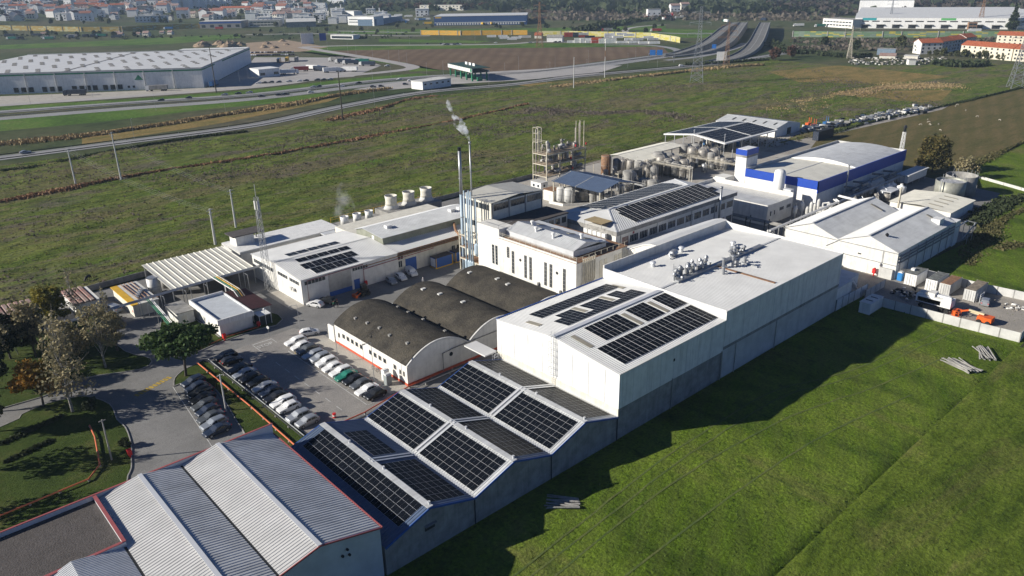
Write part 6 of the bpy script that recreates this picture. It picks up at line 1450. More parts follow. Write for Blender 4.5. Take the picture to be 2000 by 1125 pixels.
# ------------------------------------------------------------------ cars
def paint(name, c, metal=.0): return mat('car_paint_' + name, c, .36, metal=metal, var=.03, coat=.25)
PAINT = {'white': paint('white', (.74, .74, .73)), 'black': paint('black', (.012, .013, .015)), 'silver': paint('silver', (.42, .44, .46), .5), 'grey': paint('grey', (.10, .11, .12), .3), 'darkblue': paint('darkblue', (.02, .03, .055)), 'green': paint('green', (.02, .17, .12)), 'palegrey': paint('palegrey', (.30, .33, .37), .4), 'red': paint('red', (.35, .02, .02)), 'blue': paint('blue', (.03, .13, .32))}
SHAPE = {  # length, half width, stations front to rear: (x, bottom z, belt z, roof z)
 'hatchback': (4.1, .87, [(2.05, .32, .62, .62), (1.9, .22, .76, .76), (.95, .2, .93, .95), (.2, .2, .95, 1.43), (-.35, .2, .96, 1.48), (-1.25, .2, .98, 1.45), (-1.85, .22, .98, 1.05), (-2.05, .34, .8, .8)]),
 'saloon': (4.6, .9, [(2.3, .32, .6, .6), (2.1, .22, .74, .74), (.95, .2, .9, .92), (.15, .2, .92, 1.40), (-.35, .2, .93, 1.44), (-1.05, .2, .94, 1.40), (-1.75, .2, .96, 1.0), (-2.2, .22, .95, .95), (-2.32, .36, .75, .75)]),
 'estate': (4.6, .9, [(2.3, .32, .6, .6), (2.1, .22, .76, .76), (1.0, .2, .92, .94), (.2, .2, .94, 1.44), (-.35, .2, .95, 1.48), (-1.7, .2, .97, 1.44), (-2.15, .22, .98, 1.02), (-2.3, .36, .8, .8)]),
 'suv': (4.4, .93, [(2.2, .4, .74, .74), (2.05, .28, .92, .92), (1.05, .26, 1.06, 1.08), (.35, .26, 1.08, 1.60), (-.25, .26, 1.09, 1.66), (-1.55, .26, 1.11, 1.62), (-2.05, .28, 1.1, 1.16), (-2.2, .42, .9, .9)]),
 'van': (4.5, .93, [(2.25, .36, .7, .7), (2.1, .26, .92, .92), (1.35, .24, 1.08, 1.1), (.75, .24, 1.1, 1.72), (.2, .24, 1.1, 1.82), (-1.9, .24, 1.1, 1.82), (-2.15, .26, 1.1, 1.76), (-2.25, .36, .9, .95)])}
def car_ring(st, hw, L):
    x, zb, zl, zr = st; e = 1 - .10 * max(0, abs(x) / (L / 2) - .62) / .38; w = hw * e; cab = zr > zl + .08
    wr = w * (.80 if cab else .93); k = zr - zl
    return [(x, -w * .92, zb), (x, -w, zb + (zl - zb) * .45), (x, -w * .985, zl), (x, -(wr + (w - wr) * .12), zr - .06 * cab), (x, -wr * .86, zr), (x, 0, zr + .025), (x, wr * .86, zr), (x, wr + (w - wr) * .12, zr - .06 * cab), (x, w * .985, zl), (x, w, zb + (zl - zb) * .45), (x, w * .92, zb)]
def bil(q, a, b):
    p = [Vector(k) for k in q]; return p[0].lerp(p[1], a).lerp(p[3].lerp(p[2], a), b)
def make_car(kind, col):
    L, hw, st = SHAPE[kind]; t = thing(kind, 'x', 'car'); R = [car_ring(s, hw, L) for s in st]; n = len(R[0])
    mb = MB()
    for a, b in zip(R[:-1], R[1:]):
        for k in range(n - 1): mb.face([a[k], b[k], b[k + 1], a[k + 1]])
        mb.face([a[n - 1], b[n - 1], b[0], a[0]])
    mb.face(R[0][::-1]); mb.face(R[-1]); mb.build('body', PAINT[col], t, smooth=False, local=True)
    g = MB(); ctr = Vector((0, 0, .9))
    def pane(q, u0, u1, v0, v1):
        c = [bil(q, u0, v0), bil(q, u1, v0), bil(q, u1, v1), bil(q, u0, v1)]; nn = (c[1] - c[0]).cross(c[2] - c[0]).normalized()
        if nn.dot((c[0] + c[2]) / 2 - ctr) < 0: nn = -nn
        g.face([p + nn * .014 for p in c])
    cab = [i for i, s in enumerate(st) if s[3] > s[2] + .2]; i0, i1 = cab[0], cab[-1]
    for a, b in ((i0 - 1, i0), (i1, i1 + 1)):                        # windscreen and rear window
        q = [R[a][3], R[b][3], R[b][7], R[a][7]]; pane(q, .08, .93, .07, .93)
    for i in range(i0 - 1, i1 + 1):                                   # side windows
        if kind == 'van' and i > i0: continue
        for s0, s1 in ((2, 3), (8, 7)):
            q = [R[i][s0], R[i + 1][s0], R[i + 1][s1], R[i][s1]]
            if i == i0 - 1: g.face([Vector(p) * 1.0 + Vector((0, -.014 if s0 == 2 else .014, 0)) for p in (bil(q, .45, .06), bil(q, .97, .06), bil(q, .97, .86))])
            elif i == i1: g.face([Vector(p) + Vector((0, -.014 if s0 == 2 else .014, 0)) for p in (bil(q, .04, .06), bil(q, .5, .06), bil(q, .04, .84))])
            else: pane(q, .05, .95, .07, .88)
    g.build('window', CGLASS, t, local=True)
    wr = .33 if kind not in ('suv', 'van') else .36
    for sx in (L * .31, -L * .30):
        for sy in (-1, 1):
            w = MB().tube([(sx, sy * (hw - .2), wr), (sx, sy * (hw + .012), wr)], wr, 14).build('wheel', RUBBER, t, local=True)
            MB().tube([(sx, sy * (hw + .008), wr), (sx, sy * (hw + .022), wr)], wr * .62, 10).build('rim', STEEL, w, local=True)
    for sy in (-1, 1):
        x, zb, zl, _ = st[1]; MB().obox((x + .06, sy * hw * .66, zl - .1), (.09, .17, .06), ((1, 0, 0), (0, 1, 0), (0, 0, 1))).build('headlight', ALU, t, local=True)
        x, zb, zl, _ = st[-2]; MB().obox((st[-1][0] + .07, sy * hw * .72, zl - .12), (.08, .13, .08), ((1, 0, 0), (0, 1, 0), (0, 0, 1))).build('tail_light', REDB, t, local=True)
        MB().obox((st[i0 - 1][0] - .25, sy * (hw + .08), st[i0][2] + .05), (.07, .1, .06), ((1, 0, 0), (0, 1, 0), (0, 0, 1))).build('mirror', PAINT[col], t, local=True)
    return t
CARS = {}
def car(kind, col, x, y, rz, lab, group=None, z=.05):
    k = (kind, col)
    if k not in CARS: CARS[k] = make_car(kind, col); o = CARS[k]
    else: o = copy_tree(CARS[k])
    o.location = (x, y, z); o.rotation_euler = (0, 0, rz); o['label'] = lab
    if group: o['group'] = group
    elif 'group' in o: del o['group']
    return o
PI = math.pi; ORD = ['first', 'second', 'third', 'fourth', 'fifth', 'sixth', 'seventh', 'eighth', 'ninth', 'tenth', 'eleventh', 'twelfth', 'thirteenth']
RR = [('estate', 'white', 137.6), ('hatchback', 'white', 134.7), ('suv', 'grey', 132.1), ('estate', 'silver', 129.4), ('suv', 'silver', 127.0), ('suv', 'white', 124.5), ('hatchback', 'white', 121.9), ('estate', 'white', 119.3), ('saloon', 'green', 117.0), ('hatchback', 'black', 114.6), ('hatchback', 'grey', 112.3), ('saloon', 'white', 109.7), ('hatchback', 'black', 107.2)]
for i, (k, c, y) in enumerate(RR): car(k, c, 62.6 + RNG.uniform(-.25, .25), y, PI + RNG.uniform(-.03, .03), f'{c} {k} parked {ORD[i]} from the STOP marking in the row beside the arched hall' if c != 'green' else 'bright green saloon in the row beside the arched hall', 'cars in the row beside the arched hall')
RM = [('suv', 'black', 141.0), ('hatchback', 'black', 138.5), ('saloon', 'black', 134.1), ('saloon', 'palegrey', 131.5), ('hatchback', 'black', 128.9), ('hatchback', 'black', 126.4), ('saloon', 'silver', 123.8), ('hatchback', 'darkblue', 121.3), ('saloon', 'black', 118.9), ('estate', 'white', 116.5), ('hatchback', 'white', 114.1), ('suv', 'silver', 109.9), ('hatchback', 'silver', 107.5)]
for i, (k, c, y) in enumerate(RM): car(k, c, 49.1 + RNG.uniform(-.25, .25), y, (0 if i in (1,) else PI) + RNG.uniform(-.03, .03), f'{c} {k} parked {ORD[i]} from the pine in the row along the green strip', 'cars in the row along the green strip')
RL = [('suv', 'darkblue', 135.0, 39.8), ('hatchback', 'darkblue', 132.6, 39.4), ('estate', 'black', 130.2, 39.2), ('saloon', 'black', 127.8, 38.6), ('estate', 'grey', 125.3, 38.0), ('hatchback', 'darkblue', 122.9, 37.6), ('saloon', 'grey', 120.5, 37.1), ('estate', 'palegrey', 118.0, 36.7), ('saloon', 'darkblue', 115.6, 36.2)]
for i, (k, c, y, x) in enumerate(RL): car(k, c, x + .6, y, PI + .1 + RNG.uniform(-.03, .03), f'{c} {k} parked {ORD[i]} from the pine in the shaded row by the road', 'cars in the shaded row by the road')
for k, c, x, y, rz, lab in (('hatchback', 'white', 67.0, 139.6, -.35, 'white hatchback standing alone at the corner of the arched hall'), ('hatchback', 'white', 75.6, 152.6, 2.0, 'white hatchback at the corner of the workshop'), ('suv', 'black', 78.6, 152.3, 2.0, 'black car shaded beside the white one at the workshop door'),
        ('hatchback', 'palegrey', 96.6, 152.4, -1.75, 'grey car leftmost of the three before the garage opening'), ('hatchback', 'white', 99.9, 152.9, -1.75, 'white car in the middle of the three before the blue door'), ('van', 'white', 103.5, 153.6, -1.75, 'white van rightmost of the three, beside the blue generator box'),
        ('hatchback', 'white', 87.5, 138.4, .5, 'white car half hidden behind the far edge of the middle barrel roof'), ('saloon', 'white', 91.2, 139.2, .5, 'white car second behind the barrel roofs'), ('van', 'white', 74.6, 136.6, .3, 'white car tucked behind the near barrel roof edge'),
        ('estate', 'silver', 185.2, 46.6, .25, 'silver estate car in the gravel storage yard'), ('van', 'palegrey', 40.4, 183.2, 1.9, 'pale blue-white car beside the taller red ribbed store'),
        ('saloon', 'palegrey', 68.5, 404.2, 0, 'blue-grey car on the country road at the far left'), ('suv', 'white', *at(1331, 130), -.6, 'white car on the country road below the lattice pylon'), ('saloon', 'white', *at(667, 170), -.4, 'white car on the motorway near the brown pole'), ('saloon', 'white', *at(802, 159), -.4, 'white car on the motorway before the toll office'), ('estate', 'white', *at(756, 130), 2.7, 'white car on the service road bend'), ('suv', 'white', *at(1487, 47, 8), 1.0, 'white car high on the right flyover')):
    car(k, c, x, y, rz, lab, z=.13 if y > 300 and y < 600 else (8.3 if 'high on' in lab else .05))
# plant vehicles
t = thing('loader', 'red and black wheel loader in the shade before the workshop', 'loader', (87.4, 150.6, .04))
MB().box(86.3, 88.6, 149.9, 151.3, .6, 1.5).build('body', BLACK, t); MB().box(86.9, 88.1, 150, 151.2, 1.5, 2.7).build('cab', CGLASS, t); MB().box(86.85, 88.15, 149.95, 151.25, 2.7, 2.85).build('roof', BLACK, t)
mb = MB().bar((86.3, 150, 1), (85.2, 150, .5), .2).bar((86.3, 151.2, 1), (85.2, 151.2, .5), .2).box(84.7, 85.3, 149.7, 151.5, .15, .8); mb.build('bucket', ORNG, t)
for x in (86.7, 88.2):
    for y in (149.7, 151.5): MB().tube([(x, y - .2, .55), (x, y + .2, .55)], .55, 12).build('wheel', RUBBER, t)
t = thing('boom_lift', 'orange and cream folded boom lift parked along the precast yard wall', 'boom lift', (174, 45, .05))
MB().box(172.9, 175.2, 41.6, 44.4, .5, 1.6).build('chassis', ORNG, t); mb = MB()
for a, b, w in (((174, 43.4, 1.9), (173.9, 46.4, 2.1), .35), ((174.4, 46.4, 1.6), (174.4, 43.2, 1.4), .3)): mb.bar(a, b, w)
mb.build('boom', mat('cream_paint', (.62, .56, .36), .5), t)
mb = MB().bar((173.9, 46.2, 2.1), (173.7, 47.9, 1.4), .3); mb.build('jib', ORNG, t); mb = MB()
for z in (.3, .9, 1.4):
    for a, b in (((172.8, 47.9, z), (174.6, 47.9, z)), ((174.6, 47.9, z), (174.6, 49.2, z)), ((174.6, 49.2, z), (172.8, 49.2, z)), ((172.8, 49.2, z), (172.8, 47.9, z))): mb.bar(a, b, .08)
for x in (172.8, 174.6):
    for y in (47.9, 49.2): mb.bar((x, y, .2), (x, y, 1.45), .08)
mb.box(172.9, 174.5, 48.6, 49.1, .3, 1.3); mb.build('basket', ORNG, t)
for x in (172.8, 175.2):
    for y in (42.2, 43.9): MB().tube([(x - .15, y, .5), (x + .15, y, .5)], .5, 12).build('wheel', RUBBER, t)
t = thing('plant_trailer', 'long white equipment trailer with blocky machinery on its roof, in the storage yard', 'trailer', (174.6, 53.4, .05))
MB().box(173.2, 176, 49.9, 57.2, 1.3, 3.0).build('body', WHITE, t); mb = MB()
for y0, y1, h, x0, x1 in ((50, 51.6, .5, 173.4, 174.6), (51, 53, .35, 174.8, 175.8), (53.5, 55, .8, 173.5, 175.7), (55.4, 56.8, .5, 173.6, 175.2)): mb.box(x0, x1, y0, y1, 3.0, 3 + h)
mb.build('roof_unit', WHITEP, t); MB().tube([(174, 50.2, 3.4), (174, 53, 3.4)], .35, 10).build('silencer', ALU, t); MB().box(173.2, 173.24, 52, 56.8, 1.5, 2.5).build('grille', DARK, t)
for y in (50.6, 51.8, 56):
    for x in (173.4, 175.8): MB().tube([(x - .15, y, .5), (x + .15, y, .5)], .5, 12).build('wheel', RUBBER, t)
mb = MB().box(173.4, 175.8, 50, 57.1, .95, 1.3); mb.build('chassis', DARK, t)
def container(lab, x0, x1, y0, y1, h, m, roof, z=.05, cab=False):
    t = thing('container' if not cab else 'site_cabin', lab, 'container' if not cab else 'cabin', ((x0 + x1) / 2, (y0 + y1) / 2, z)); mb = MB()
    n = int((x1 - x0) / .3); prof = []
    mb.box(x0, x1, y0, y1, z + .12, z + h)
    if not cab:
        for k in range(n): xa = x0 + .1 + k * .3; mb.box(xa, xa + .14, y0 - .035, y1 + .035, z + .25, z + h - .12)
    mb.build('body', m, t); MB().box(x0 + .05, x1 - .05, y0 + .05, y1 - .05, z + h, z + h + .04).build('roof', roof, t)
    mb = MB()
    for x in (x0, x1):
        for y in (y0, y1): mb.box(x - .05, x + .05, y - .05, y + .05, z, z + h + .05)
    mb.build('corner_post', m, t); mb = MB()
    for k in range(2): ya = y0 + .08 + k * (y1 - y0) / 2; mb.box(x0 - .05, x0 - .01, ya, ya + (y1 - y0) / 2 - .12, z + .2, z + h - .1)
    d = mb.build('door', m, t); mb = MB()
    for k in range(4): ya = y0 + .35 + k * (y1 - y0) / 4.6; mb.bar((x0 - .08, ya, z + .25), (x0 - .08, ya, z + h - .15), .045)
    mb.build('lock_rod', STEEL, d); return t
MOSS = mat('mossy_roof', (.20, .21, .20), .9, var=.3, scale=1)
t = container('white site cabin on a trailer beside the blue toilet', 184.4, 190.8, 61.5, 64.1, 2.9, WHITE, MOSS, cab=True); MB().box(187, 188, 63.2, 64, 2.95, 3.5).build('air_conditioner', WHITE, t)
container('plain white box cabin with grey mossy roof, second from the blue toilet', 184, 191, 56.8, 59.2, 2.9, WHITE, MOSS, cab=True)
container('pale ribbed container with rust-stained roof between the white cabin and the open one', 184.1, 191.2, 53.9, 56.2, 2.7, CONCL, RUST)
container('pale ribbed container with brown roof and a metal rack at its side', 184.2, 192, 48.6, 50.9, 2.7, CONCL, mat('brown_roof', (.30, .25, .19), .9, var=.3, scale=1))
t = thing('metal_rack', 'empty metal shelf rack beside the brown-roofed container', 'rack', (185.5, 48, .05)); mb = MB()
for x in (184.6, 186.8):
    for y in (47.6, 48.3): mb.bar((x, y, .05), (x, y, 2.2), .08)
for z in (.3, .9, 1.5, 2.1): mb.bar((184.6, 47.6, z), (186.8, 47.6, z), .08); mb.bar((184.6, 48.3, z), (186.8, 48.3, z), .08)
mb.build('frame', ALU, t)
def toilet(x, y, m, lab, rz=0):
    t = thing('portable_toilet', lab, 'toilet', (x, y, .05), 0); MB().box(x - .55, x + .55, y - .55, y + .55, .05, 2.1).build('body', m, t); MB().prism([(y - .58, 2.1), (y + .58, 2.1), (y + .3, 2.35), (y - .3, 2.35)], x - .58, x + .58, 'x').build('roof', WHITE, t); MB().box(x - .58, x - .551, y - .4, y + .4, .2, 2.0).build('door', m, t)
toilet(186.4, 65.9, mat('toilet_blue', (.03, .22, .55), .5), 'bright blue portable toilet at the corner of the gabled warehouse')
toilet(66.9, 109.6, mat('toilet_grey', (.28, .31, .31), .6), 'grey portable toilet by the near corner of the arched hall'); toilet(67.6, 111.4, WHITE, 'white portable toilet behind the grey one')
t = thing('white_shed', 'white flat-topped box shed standing in the shaded grass by the yard wall', 'shed', (163.9, 63, 0)); MB().box(160.8, 167.1, 61.8, 64.2, 0, 2.5).build('wall', WHITE, t); MB().box(160.7, 167.2, 61.7, 64.3, 2.5, 2.6).build('roof', WHITEP, t); mb = MB().box(162.6, 163, 62.3, 63.8, 2.6, 2.63).box(164.9, 165.3, 62.2, 63.7, 2.6, 2.63); mb.build('roof_slot', DARK, t)
# walls of precast panels: every panel a part
def panel_wall(lab, pts, h=2.1, step=3.4, m=CONCL, nm='precast_wall'):
    B = thing(nm, lab, 'wall', (*pts[0], 0)); ps = MB()
    for a, b in zip(pts[:-1], pts[1:]):
        d = math.dist(a, b); k = max(1, round(d / step))
        for i in range(k):
            p = [a[j] + (b[j] - a[j]) * i / k for j in (0, 1)]; q = [a[j] + (b[j] - a[j]) * (i + 1) / k for j in (0, 1)]
            mb = MB(); wall_line(mb, [p, q], h - .02 * (i % 2), .12)
            mb.build('panel', m, B); ps.bar((*p, 0), (*p, h + .05), .2)
    ps.bar((*pts[-1], 0), (*pts[-1], h + .05), .2); ps.build('post', CONC, B)
panel_wall('pale precast panel wall along the field side of the storage yard', [(167.4, 62.5), (168.1, 46), (168.9, 35), (174.5, 35.2)])
panel_wall('white precast panel wall behind the containers', [(188.9, 67.5), (192.8, 62), (192.6, 50), (193.6, 40), (196, 30)], 2.0)
panel_wall('white sheet fence between the tall hall and the storage yard', [(157.7, 68), (166, 67.8), (172, 67.6)], 2.6, 3, WHITE, 'sheet_fence'); panel_wall('low panel wall by the scrap heap', [(169.6, 66.8), (179.4, 66.6)], 1.9, 2.5, CONCL)
panel_wall('long low white wall along the lane at the right edge', [(292, 84)] + px((1900, 345), (1960, 362), (2030, 382)), 1.0, 8, CONCL, 'boundary_wall')
panel_wall('marsh fence of grey posts and panels behind the works', [(20, 199.5), (74, 203), (150, 205), (213, 206)], 1.5, 4.5, CONC, 'boundary_fence')
# scrap heap, pole piles
R2 = random.Random(9)
t = thing('scrap_heap', 'dark heap of scrap and rubble in the shaded corner of the storage yard', 'heap')
mb = MB()
for i in range(60):
    x, y = 178 + R2.gauss(0, 1.6), 60.5 + R2.gauss(0, 1.8); a = R2.uniform(0, 3); mb.obox((x, y, .2 + R2.uniform(0, .6)), (R2.uniform(.1, .6), R2.uniform(.1, .5), R2.uniform(.05, .3)), ((math.cos(a), math.sin(a), 0), (-math.sin(a), math.cos(a), 0), (0, 0, 1)), m=i % 3)
o = mb.build('scrap_heap', [DARK, CONC, STEEL]); tag(o, 'dark heap of scrap and rubble in the shaded corner of the storage yard', 'heap'); bpy.data.objects.remove(t)
mb = MB()
for i in range(46):
    x, y = 187.5 + R2.gauss(0, 1.0), 41.5 + R2.gauss(0, 1.3); a = R2.uniform(0, 3); mb.obox((x, y, .1 + R2.uniform(0, .3)), (R2.uniform(.1, .5), R2.uniform(.05, .3), R2.uniform(.03, .15)), ((math.cos(a), math.sin(a), 0), (-math.sin(a), math.cos(a), 0), (0, 0, 1)), m=i % 2)
tag(mb.build('rubble_heap', [WHITEP, WOODP]), 'pale rubble and brushwood heap beside the silver estate car', 'heap')
for cx, cy, ang, n, lab, L in ((157.8, 37.6, -.95, 13, 'grey concrete pole lying in the farther pile near the yard wall', 5.6), (149.0, 39.0, -.5, 17, 'grey concrete pole lying in the spread-out pile below the yard wall', 5.6), (65.3, 62.6, .72, 11, 'grey pole lying in the shaded pile by the solar sheds', 4.6)):
    proto = None
    for i in range(n):
        if proto is None:
            proto = MB().tube([(-L / 2, 0, 0), (L / 2, 0, 0)], .15, 7, r2=.11).build('lying_pole', CONC); tag(proto, lab, 'pole', 'poles lying in the pile ' + ('by the yard wall' if cx > 155 else 'below the yard wall' if cx > 100 else 'by the solar sheds'))
        o = proto if i == 0 else proto.copy()
        if i: COL.objects.link(o)
        k = i % 7; lay = i // 7; a = ang + R2.gauss(0, .2) + PI / 2
        o.location = (cx + math.sin(ang) * 0 + (k - 3) * .42 * math.cos(ang) + R2.gauss(0, .15), cy + (k - 3) * .42 * math.sin(ang) + R2.gauss(0, .2), .16 + (.3 if cx > 100 else .2) + lay * .27); o.rotation_euler = (0, R2.gauss(0, .02), a)
# ------------------------------------------------------------------ posts, lamps, hydrants, pipes on the lawns
def lamp(x, y, h, lab, kind='arm', grp=None, arm=(1, 0), m=STEEL, r=.07):
    t = thing('street_lamp', lab, 'street lamp', (x, y, 0), group=grp); MB().tube([(0, 0, 0), (0, 0, h)], r, 8, m=0, r2=r * .6).build('pole', m, t, local=True)
    if kind == 'globe': MB().ring([(.05, h), (.22, h + .1), (.28, h + .28), (.2, h + .46), (.05, h + .5)], (0, 0), 12).build('globe', WHITE, t, local=True, smooth=1)
    elif kind == 'arm': MB().bar((0, 0, h), (arm[0] * 1.3, arm[1] * 1.3, h + .15), .06).build('arm', m, t, local=True); MB().obox((arm[0] * 1.5, arm[1] * 1.5, h + .14), (.32, .14, .06), ((arm[0], arm[1], 0), (-arm[1], arm[0], 0), (0, 0, 1))).build('lamp_head', CONC, t, local=True)
    else: MB().bar((-.5, 0, h - .2), (.5, 0, h - .2), .1).build('crossarm', m, t, local=True)
    return t
lamp(64.9, 111, 8.9, 'slim lamp post before the arched hall, nearest the toilets', arm=(-1, 0)); lamp(65.0, 124.4, 8.6, 'slim lamp post midway along the arched hall', arm=(-1, 0)); lamp(66.2, 142.2, 6.4, 'slim post at the road corner by the lone white hatchback', arm=(-1, 0))
lamp(62.9, 151.7, 3.2, 'short globe lamp beside the gatehouse porch', 'globe'); lamp(19.6, 103.6, 3.6, 'short globe lamp on the lawn by the red-trimmed shed', 'globe')
lamp(40.8, 121.4, 7.4, 'thick grey concrete pole on the green strip', 'cross', m=CONCL, r=.16); lamp(21.3, 119.6, 7.5, 'grey concrete pole on the lower lawn casting a long shadow', 'cross', m=CONC, r=.15); lamp(35.6, 176, 5, 'grey pole by the pump house yard', 'cross', m=STEEL)
def hydrant(x, y, lab, s=1.0):
    t = thing('hydrant_box', lab, 'fire hydrant', (x, y, .05)); MB().box(x - .12, x + .12, y - .12, y + .12, .05, .7 * s).build('post', REDB, t); MB().prism([(y - .38, .65 * s), (y + .38, .65 * s), (y + .38, 1.5 * s), (y, 1.75 * s), (y - .38, 1.5 * s)], x - .3, x + .3, 'x').build('cabinet', REDB, t)
hydrant(23.7, 118.2, 'red hose cabinet on the lower lawn beside the road'); hydrant(52.6, 149.6, 'red hose cabinet on the grass at the gatehouse corner'); hydrant(60.9, 151, 'red hose cabinet by the gatehouse porch', .8); hydrant(44.6, 99.6, 'red hose cabinet at the end of the orange pipe by the sheds', 1.1); hydrant(90.6, 154.6, 'red hose cabinet on the shaded workshop wall'); hydrant(184.7, 71.6, 'red hose cabinet before the gabled warehouse', 1.3)
t = thing('round_sign', 'small round white sign on the gatehouse lawn', 'sign', (48, 150.6, 0)); MB().tube([(48, 150.6, 0), (48, 150.6, 2)], .04, 6).build('post', STEEL, t); MB().tube([(47.95, 150.58, 2.1), (47.98, 150.6, 2.1)], .33, 14).build('disc', WHITE, t)
t = thing('stop_board', 'thin white road sign at the kerb by the STOP marking', 'sign', (60.2, 144.6, 0)); MB().tube([(60.2, 144.6, 0), (60.2, 144.6, 2)], .04, 6).build('post', STEEL, t); MB().tube([(60.15, 144.58, 2.3), (60.19, 144.6, 2.3)], .35, 8).build('plate', WHITE, t)
t = thing('red_barrel', 'red and white marker drum at the end of the car park', 'drum', (53.6, 106.2, .05)); mb = MB().ring([(.3, .05), (.3, .35), (.3, .6), (.3, .9)], (53.6, 106.2), 12, ms=[0, 1, 0]); mb.build('drum', [REDB, WHITE], t)
t = thing('blue_white_board', 'white notice board with blue top over the red-trimmed shed edge', 'sign', (37, 99.5, 0)); mb = MB().tube([(36.4, 99.5, 0), (36.4, 99.5, 1)], .06, 6).tube([(37.8, 99.5, 0), (37.8, 99.5, 1)], .06, 6); mb.build('post', STEEL, t); MB().box(36.2, 38, 99.46, 99.54, 1, 2.6).build('board', WHITE, t); MB().box(36.2, 38, 99.45, 99.55, 2.6, 2.9).build('band', BLUE, t)
def pipe_run(lab, pts, m, r=.13, z=.5, nm='fire_pipe'):
    B = thing(nm, lab, 'pipe', (*pts[0], 0)); MB().tube([(a, b, z) for a, b in pts], r, 8).build('pipe', m, B); mb = MB()
    for a, b in zip(pts[:-1], pts[1:]):
        k = max(1, int(math.dist(a, b) / 4))
        for i in range(k): mb.box(a[0] + (b[0] - a[0]) * i / k - .15, a[0] + (b[0] - a[0]) * i / k + .15, a[1] + (b[1] - a[1]) * i / k - .15, a[1] + (b[1] - a[1]) * i / k + .15, 0, z - r)
    mb.build('support', CONC, B)
pipe_run('long orange-red pipe down the middle of the green strip', [(44.1, 142.6), (44.4, 118.8), (44.2, 99.8)], mat('orange_pipe', (.62, .16, .07), .5, var=.1))
pipe_run('dark green pipe beside the orange one on the green strip', [(45.9, 142.6), (46.2, 118), (46.3, 104)], DARK, .1); pipe_run('grey pipe closest to the middle car row', [(46.3, 142.6), (46.6, 118), (46.7, 104)], STEEL, .1)
pipe_run('red pipe bending across the lower lawn into the shade', [(21.6, 132.5), (21.2, 128), (19.4, 118.9), (17, 116), (5, 115.4), (-15, 115)], mat('orange_pipe', (.62, .16, .07)))
pipe_run('red pipe along the back of the solar sheds', [(47.5, 103.2), (58, 103.4), (69, 105.6), (84, 105.8)], REDP, .12); pipe_run('grey pipe along the back of the solar sheds', [(47.5, 102.4), (58, 102.5), (72, 104.6), (83, 104.6)], STEEL, .12); pipe_run('orange pipe along the gatehouse lawn edge', [(46.6, 148.8), (53, 150.6), (60.6, 150.6)], REDP, .08, .3)
# bicycles
for k, y in enumerate((116.2, 114.6)):
    t = thing('bicycle', ('bicycle leaning by the arched hall, farther from the toilets', 'bicycle leaning by the arched hall, nearer the toilets')[k], 'bicycle', (68.1, y, .05), group='bicycles by the hall')
    for dy in (-.52, .52):
        mb = MB(); q = [(0, dy + .33 * math.cos(a), .33 + .33 * math.sin(a)) for a in np.linspace(0, 2 * PI, 15)]; mb.tube(q, .03, 5); mb.build('wheel', RUBBER, t, local=True)
    mb = MB()
    for a, b in (((0, -.52, .33), (0, -.1, .75)), ((0, -.1, .75), (0, .4, .8)), ((0, .52, .33), (0, .38, .95)), ((0, -.15, .3), (0, .4, .78)), ((0, -.15, .3), (0, -.12, .9)), ((0, -.52, .33), (0, -.15, .3))): mb.tube([a, b], .022, 5)
    mb.build('frame', STEEL, t, local=True); MB().box(-.07, .07, -.25, 0, .88, .95).build('saddle', BLACK, t, local=True); MB().tube([(-.25, .36, .98), (.25, .36, .98)], .02, 5).build('handlebar', BLACK, t, local=True)
